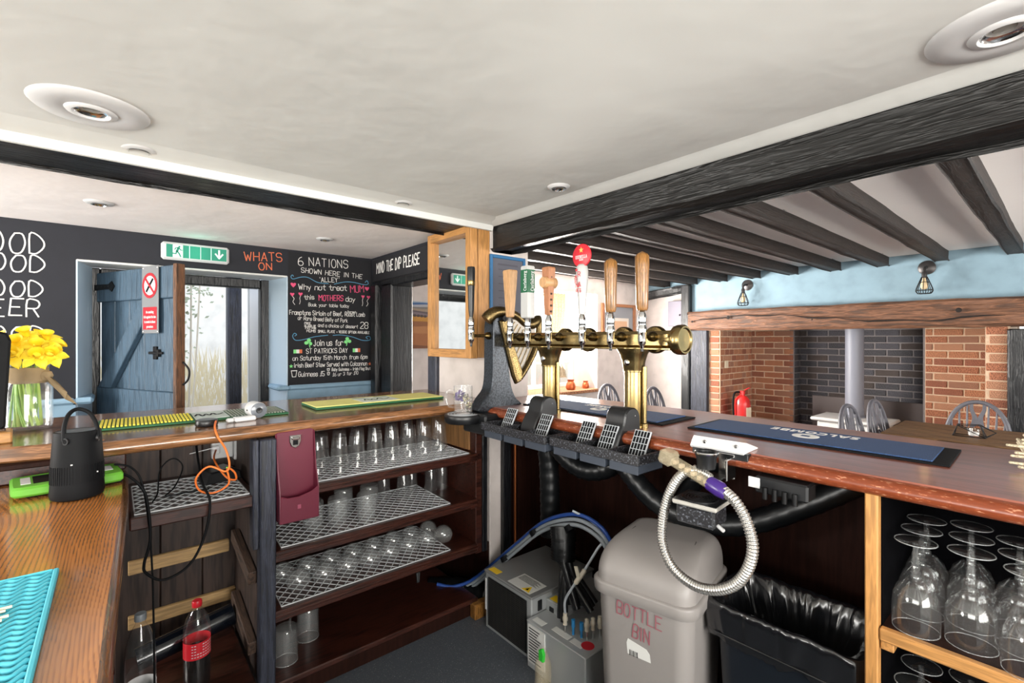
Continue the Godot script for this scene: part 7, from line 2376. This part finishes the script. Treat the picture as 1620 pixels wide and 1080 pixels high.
func chair(label: String, at_: Vector3, turn: float) -> Node3D:
	# wheel-back Windsor chair facing +z before it is turned
	var t := thing("windsor_chair", label, "chair", at_, turn, "wheel-back chairs in the far room")
	var pm := mat("chair_grey", "#5a5960", 0.5, 0, "soft", Vector3.ONE * 6)
	var seat := MB.new()
	seat.prism(curve2([Vector2(-0.19, 0.19), Vector2(0.19, 0.19), Vector2(0.215, 0.0), Vector2(0.18, -0.2), Vector2(0.0, -0.22), Vector2(-0.18, -0.2), Vector2(-0.215, 0.0)], 4, true), 0.42, 0.455, PLAN, 0.008)
	put("seat", seat, pm, t)
	var back := func(x: float, y: float) -> Vector3:
		return Vector3(x, 0.45 + y, -0.175 - y * 0.16)
	var bp := []
	for k in 21:
		var a := PI * k / 20.0
		bp.append(back.call(-cos(a) * 0.205 * (0.88 + 0.12 * sin(a)), pow(sin(a), 0.75) * 0.455))
	var bow := MB.new()
	bow.tube(bp, 0.0155, 10)
	put("bow", bow, pm, t)
	for x in [-0.15, -0.105, -0.06, 0.06, 0.105, 0.15]:
		var a := acos(clampf(x / 0.2, -1.0, 1.0))
		var sp := MB.new()
		sp.tube([back.call(x * 0.82, 0.0), back.call(x * 0.95, 0.2), back.call(x, pow(sin(a), 0.75) * 0.45)], [0.006, 0.0078, 0.0055], 8)
		put("spindle", sp, pm, t)
	var spl := MB.new()
	var sx := frame(Vector3.RIGHT, back.call(0.0, 1.0) - back.call(0.0, 0.0), Vector3.RIGHT.cross(back.call(0.0, 1.0) - back.call(0.0, 0.0)), back.call(0.0, 0.0))
	for s in [-1.0, 1.0]:
		var o := curve2([Vector2(s * 0.012, 0.0), Vector2(s * 0.036, 0.03), Vector2(s * 0.03, 0.1), Vector2(s * 0.046, 0.17), Vector2(s * 0.05, 0.23), Vector2(s * 0.036, 0.29), Vector2(s * 0.03, 0.34), Vector2(s * 0.046, 0.4), Vector2(s * 0.044, 0.452)], 4)
		var q := curve2([Vector2(s * 0.026, 0.452), Vector2(s * 0.024, 0.4), Vector2(s * 0.001, 0.34), Vector2(s * 0.001, 0.29), Vector2(s * 0.03, 0.25), Vector2(s * 0.034, 0.21), Vector2(s * 0.024, 0.16), Vector2(s * 0.001, 0.11), Vector2(s * 0.014, 0.04), Vector2(s * 0.004, 0.0)], 4)
		spl.prism(o + q, -0.006, 0.006, sx, 0.001)
	var wh := []
	for k in 24:
		wh.append(sx * Vector3(cos(TAU * k / 24) * 0.03, 0.2 + sin(TAU * k / 24) * 0.034, 0))
	spl.tube(wh, 0.006, 8, true)
	for k in 5:
		var a := PI / 2 + TAU * k / 5
		spl.bar(sx * Vector3(0, 0.2, 0), sx * Vector3(cos(a) * 0.03, 0.2 + sin(a) * 0.034, 0), 0.007, 0.008, 0.001)
	put("wheel_splat", spl, pm, t)
	for s in [[-1, 1], [1, 1], [-1, -1], [1, -1]]:
		var lg := MB.new()
		var top := Vector3(s[0] * 0.13, 0.425, -s[1] * 0.13)
		var ft := Vector3(s[0] * 0.19, 0.0, -s[1] * 0.19)
		lg.tube([top, top.lerp(ft, 0.35), top.lerp(ft, 0.55), top.lerp(ft, 0.8), ft], [0.012, 0.018, 0.015, 0.019, 0.013], 10)
		put("leg", lg, pm, t)
	var st := MB.new()
	for s in [-1.0, 1.0]:
		st.tube([Vector3(s * 0.162, 0.2, 0.162), Vector3(s * 0.162, 0.2, 0.0), Vector3(s * 0.162, 0.2, -0.162)], [0.009, 0.013, 0.009], 8)
	st.tube([Vector3(-0.162, 0.2, 0), Vector3(0, 0.2, 0), Vector3(0.162, 0.2, 0)], [0.009, 0.013, 0.009], 8)
	put("stretcher", st, pm, t)
	return t

func far_room_things() -> void:
	chair("grey wheel-back chair at the table's end, nearer the bar", Vector3(4.05, 0, -0.82), -0.13)
	chair("grey wheel-back chair at the table's end, nearer the stove", Vector3(4.54, 0, -0.77), -0.1)
	chair("grey wheel-back chair on the fireplace side of the table", Vector3(4.84, 0, -0.49), -PI / 2 - 0.05)
	chair("grey wheel-back chair by the far wall, left of the nearer brass column", Vector3(4.0, 0, -2.95), 0.0)
	chair("grey wheel-back chair by the far wall, right of the nearer brass column", Vector3(4.1, 0, -2.45), 0.05)
	var t := thing("dining_table", "rustic plank dining table beyond the right-hand bar", "table", Vector3(4.45, 0, -0.12))
	for k in 5:
		put("plank", loopbox(Vector3(-0.37 + k * 0.148, 0.705, -0.75), Vector3(-0.37 + k * 0.148 + 0.1465, 0.742, 0.75), 0.003), M.table_wood, t)
	put("apron", loopbox(Vector3(-0.31, 0.62, -0.66), Vector3(0.31, 0.705, 0.66), 0.003), M.table_wood, t)
	for s in [[-1, -1], [1, -1], [-1, 1], [1, 1]]:
		put("leg", loopbox(Vector3(s[0] * 0.3 - 0.035, 0, s[1] * 0.45 - 0.035), Vector3(s[0] * 0.3 + 0.035, 0.62, s[1] * 0.45 + 0.035), 0.006), M.rough_brown, t)
	# wire tea-light holder
	var h := thing("wire_holder", "black geometric wire candle holder on the table", "candle holder", Vector3(4.36, 0.7425, -0.45))
	var w := MB.new()
	var p := [Vector3(-0.05, 0.003, 0.1), Vector3(0.05, 0.003, 0.1), Vector3(0.06, 0.003, -0.1), Vector3(-0.06, 0.003, -0.1), Vector3(-0.03, 0.1, 0.07), Vector3(0.04, 0.1, 0.06), Vector3(0.04, 0.09, -0.08), Vector3(-0.05, 0.09, -0.07), Vector3(0.0, 0.05, 0.16)]
	for e in [[0, 1], [1, 2], [2, 3], [3, 0], [4, 5], [5, 6], [6, 7], [7, 4], [0, 4], [1, 5], [2, 6], [3, 7], [8, 0], [8, 1], [8, 4], [8, 5], [0, 7], [1, 6]]:
		w.tube([p[e[0]] * 0.78, p[e[1]] * 0.78], 0.0026, 6)
	put("wire_frame", w, M.iron, h)
	var tl := MB.new()
	tl.lathe([Vector2(0, 0.002), Vector2(0.028, 0.002), Vector2(0.034, 0.05), Vector2(0.031, 0.05), Vector2(0.026, 0.01), Vector2(0, 0.008)], at(0, 0, 0.02), 20)
	put("glass_cup", tl, M.glass, h)
	var cd := MB.new()
	cd.lathe([Vector2(0, 0.009), Vector2(0.025, 0.009), Vector2(0.027, 0.03), Vector2(0, 0.03)], at(0, 0, 0.02), 18)
	put("candle", cd, M.white_paint, h)
	# stove with its flue
	var s := thing("wood_stove", "cream enamelled stove with grey flue pipe in the inglenook", "stove", Vector3(6.0, 0.06, -1.5))
	var cr := mat("stove_cream", "#d9d7d4", 0.35)
	put("body", loopbox(Vector3(-0.2, 0.08, -0.29), Vector3(0.2, 0.46, 0.29), 0.02), cr, s)
	put("top_plate", loopbox(Vector3(-0.25, 0.46, -0.34), Vector3(0.25, 0.495, 0.34), 0.012), cr, s)
	var dr := put("door", loopbox(Vector3(-0.215, 0.14, -0.23), Vector3(-0.2, 0.42, 0.23), 0.01), cr, s)
	put("arch", loopbox(Vector3(-0.219, 0.2, -0.17), Vector3(-0.213, 0.37, 0.17), 0.01), M.black_plastic, dr)
	for q in [[-1, -1], [1, -1], [-1, 1], [1, 1]]:
		put("leg", loopbox(Vector3(q[0] * 0.16 - 0.025, 0, q[1] * 0.24 - 0.025), Vector3(q[0] * 0.16 + 0.025, 0.08, q[1] * 0.24 + 0.025), 0.006), cr, s)
	var fl := MB.new()
	fl.lathe([Vector2(0.0, 0.49), Vector2(0.1, 0.49), Vector2(0.1, 0.51), Vector2(0.083, 0.52), Vector2(0.083, 1.785)], at(0.08, 0, -0.02), 32)
	put("flue", fl, mat("flue_grey", "#7d7f8a", 0.5), s)
	var bs := thing("back_shield", "dark metal heat shield standing behind the stove", "heat shield", Vector3(6.4, 0.06, -1.5))
	put("panel", loopbox(Vector3(-0.01, 0, -0.52), Vector3(0.01, 0.66, 0.52), 0.004), mat("shield_brown", "#554c4b", 0.6, 0.2), bs)
	var lg := thing("log_basket", "cream and black log pile on the hearth beside the stove", "logs", Vector3(5.95, 0.06, -0.98))
	for k in 9:
		var lm := MB.new()
		lm.tube([Vector3(-0.18, 0.09 + (k / 3) * 0.14, -0.13 + (k % 3) * 0.13), Vector3(0.16, 0.09 + (k / 3) * 0.14, -0.13 + (k % 3) * 0.13)], 0.06, 12)
		put("log", lm, mat("log_bark", "#6b5a4c", 0.9, 0, "mottle", Vector3.ONE * 6), lg)
	var fx := thing("fire_extinguisher", "red fire extinguisher with a black hose in the fireplace corner", "fire extinguisher", Vector3(5.62, 0.0, -2.5), 0.0)
	var er := mat("extinguisher_red", "#cf2a2a", 0.3)
	var eb := MB.new()
	eb.lathe([Vector2(0, 0), Vector2(0.08, 0.0), Vector2(0.085, 0.01), Vector2(0.085, 0.62), Vector2(0.078, 0.68), Vector2(0.05, 0.72), Vector2(0.026, 0.735), Vector2(0.024, 0.75)], Transform3D.IDENTITY, 28)
	put("cylinder", eb, er, fx)
	var ev := MB.new()
	ev.box(Vector3(-0.025, 0.745, -0.025), Vector3(0.025, 0.785, 0.025), 0.005)
	ev.bar(Vector3(0.02, 0.79, 0.02), Vector3(-0.04, 0.83, 0.1), 0.02, 0.008, 0.002)
	put("valve", ev, er, fx)
	var eh := MB.new()
	eh.tube(curve([Vector3(-0.02, 0.77, -0.02), Vector3(-0.08, 0.76, -0.05), Vector3(-0.1, 0.66, -0.06), Vector3(-0.095, 0.4, -0.05), Vector3(-0.09, 0.2, -0.04)], 6), 0.011, 8)
	put("hose", eh, M.black_soft, fx)
	put("label", boxx(Vector3(-0.02, 0.3, 0.075), Vector3(0.05, 0.6, 0.086), 0.004, Transform3D(Basis(Vector3.UP, -0.4), Vector3.ZERO)), mat("label_cream", "#d8c9b0", 0.5), fx)
	var sw := thing("wall_switch", "small cream switch plate on the brick jamb", "switch", Vector3(5.62, 1.04, -2.69))
	put("plate", loopbox(Vector3(-0.04, 0, -0.005), Vector3(0.05, 0.09, 0.005), 0.003), M.label_cream, sw)
	var sr := MB.new()
	for k in 2:
		sr.box(Vector3(-0.03 + k * 0.035, 0.02, 0.005), Vector3(-0.005 + k * 0.035, 0.07, 0.008), 0.001)
	put("rocker", sr, M.label_cream, sw)
	# caged lamps on the blue wall
	for q in [[-2.39, 2.0, "caged wall lamp on the blue wall above the mantel's left end"], [-0.84, 2.02, "caged wall lamp on the blue wall above the mantel's right part"]]:
		var l := thing("wall_lamp", q[2], "wall lamp", Vector3(5.5, q[1], q[0]), 0, "caged lamps above the mantel")
		var pm := mat("lamp_pewter", "#4a4848", 0.4, 0.8)
		var pl := MB.new()
		pl.lathe([Vector2(0, 0.02), Vector2(0.035, 0.02), Vector2(0.05, 0.01), Vector2(0.062, 0.006), Vector2(0.062, 0)], Transform3D(Basis(Vector3.BACK, PI / 2), Vector3.ZERO), 28)
		put("rose", pl, pm, l)
		var am := MB.new()
		am.tube(curve([Vector3(-0.015, 0, 0), Vector3(-0.06, 0.0, 0.0), Vector3(-0.1, -0.015, 0.0), Vector3(-0.11, -0.05, 0.0)], 5), 0.011, 10)
		put("arm", am, pm, l)
		var so := MB.new()
		so.lathe([Vector2(0, -0.1), Vector2(0.018, -0.1), Vector2(0.02, -0.06), Vector2(0.014, -0.045), Vector2(0, -0.045)], at(-0.11, 0, 0), 18)
		put("socket", so, pm, l)
		var cg := MB.new()
		for k in 10:
			var a := TAU * k / 10
			var pts := []
			for c in [[0.019, -0.09], [0.034, -0.13], [0.055, -0.19], [0.058, -0.215], [0.045, -0.235]]:
				pts.append(Vector3(-0.11 + cos(a) * c[0], c[1], sin(a) * c[0]))
			cg.tube(curve(pts, 3), 0.0028, 5)
		for c in [[0.038, -0.138], [0.0575, -0.205], [0.045, -0.235]]:
			var rg := []
			for k in 20:
				rg.append(Vector3(-0.11 + cos(TAU * k / 20) * c[0], c[1], sin(TAU * k / 20) * c[0]))
			cg.tube(rg, 0.0028, 5, true)
		put("cage", cg, M.iron, l)
		var bu := MB.new()
		bu.lathe([Vector2(0, -0.2), Vector2(0.016, -0.196), Vector2(0.027, -0.178), Vector2(0.026, -0.155), Vector2(0.013, -0.115), Vector2(0.012, -0.1)], at(-0.11, 0, 0), 20)
		put("bulb", bu, glow("bulb_warm", "#cdb68f", 0.15), l)
		var ol := OmniLight3D.new()
		ol.name = "lamp_light"
		l.add_child(ol)
		ol.position = Vector3(-0.11, -0.165, 0)
		ol.light_color = Color(1.0, 0.82, 0.6)
		ol.light_energy = 0.012
		ol.light_size = 0.02
		ol.omni_range = 8.0
		ol.omni_attenuation = 2.0
		ol.shadow_enabled = true
	var sd := thing("smoke_detector", "white smoke detector between the dark joists", "smoke detector", Vector3(3.94, 2.15, -1.96))
	var sm := MB.new()
	sm.lathe([Vector2(0, -0.045), Vector2(0.03, -0.044), Vector2(0.042, -0.034), Vector2(0.046, -0.024), Vector2(0.052, -0.022), Vector2(0.054, 0.0)], Transform3D.IDENTITY, 30)
	put("body", sm, M.white_plastic, sd)
	var vs := MB.new()
	for k in 12:
		var a := TAU * k / 12
		vs.box(Vector3(-0.006, -0.032, 0.0435), Vector3(0.006, -0.027, 0.047), 0.0, Transform3D(Basis(Vector3.UP, a), Vector3.ZERO))
	put("vent", vs, M.black_soft, sd)
	# framed print on the window wall
	var fp := thing("framed_print", "brown framed print hung right of the far window", "picture", Vector3(4.64, 1.3, -3.8))
	put("sheet", loopbox(Vector3(0.05, 0.03, 0.0), Vector3(0.65, 0.5, 0.008), 0.0), mat("print_mount", "#8b8d92", 0.6), fp)
	put("print", loopbox(Vector3(0.16, 0.03, 0.008), Vector3(0.56, 0.36, 0.0095), 0.0), mat("print_cream", "#d8cfc4", 0.7), fp)
	put("picture", loopbox(Vector3(0.2, 0.05, 0.0095), Vector3(0.52, 0.32, 0.011), 0.0), mat("print_peach", "#d0a887", 0.7), fp)
	for q in [[0.0, 0.0, 0.05, 0.54], [0.65, 0.0, 0.7, 0.54], [0.05, 0.5, 0.65, 0.54], [0.05, 0.0, 0.65, 0.03]]:
		put("frame_rail", loopbox(Vector3(q[0], q[1], 0.0), Vector3(q[2], q[3], 0.025), 0.005), M.handle_red, fp)
	# curtain drawn to the side of the deep window
	var cu := thing("curtain", "cream patterned curtain gathered beside the deep window", "curtain", Vector3(3.98, 0, -3.93))
	var rows := []
	for i in 15:
		var y := 1.93 - 1.0 * i / 14.0
		var row := []
		for j in 37:
			var u := j / 36.0
			var wd := 0.3 - 0.06 * sin(PI * i / 14.0)
			row.append(Vector3((u - 0.5) * wd + 0.02 * sin(i * 0.5), y, 0.028 * sin(u * 34.0) * (0.7 + 0.3 * sin(i * 0.3 + u * 3.0))))
		rows.append(row)
	var cm := MB.new()
	cm.sheet(rows)
	var ct := mat("curtain_cloth", "#e6dabf", 0.9, 0, "mottle", Vector3.ONE * 5)
	ct.backlight_enabled = true
	ct.backlight = Color(0.35, 0.3, 0.22)
	put("cloth", cm, ct, cu)
	var cr2 := MB.new()
	cr2.tube([Vector3(-0.75, 1.925, 0), Vector3(0.55, 1.925, 0)], 0.008, 8)
	put("rail", cr2, M.white_plastic, cu)
	for q in [[4.2, 0.0, "copper jug on the clay sill"], [4.47, -0.0, "small copper pot at the right end of the clay sill"]]:
		var cj := MB.new()
		var k := 1.0 if q[0] < 4.3 else 0.75
		cj.lathe([Vector2(0, 0), Vector2(0.05 * k, 0), Vector2(0.062 * k, 0.03 * k), Vector2(0.05 * k, 0.08 * k), Vector2(0.035 * k, 0.1 * k), Vector2(0.045 * k, 0.12 * k), Vector2(0.04 * k, 0.12 * k)], Transform3D.IDENTITY, 22)
		var o := put("copper_pot", cj, mat("copper_pot", "#b8653e", 0.35, 0.7))
		o.position = Vector3(q[0], 0.78, -3.9)
		tag(o, q[2], "pot")
	# meter cupboard in the recess
	var mc := thing("meter_box", "small grey wall cupboard beside the black post", "cupboard", Vector3(5.47, 1.55, -3.26))
	put("body", loopbox(Vector3(-0.03, 0, -0.1), Vector3(0.05, 0.32, 0.09), 0.004), mat("box_grey", "#6f6a77", 0.5), mc)
	put("knob", loopbox(Vector3(-0.045, 0.13, 0.06), Vector3(-0.03, 0.15, 0.075), 0.004), M.iron, mc)
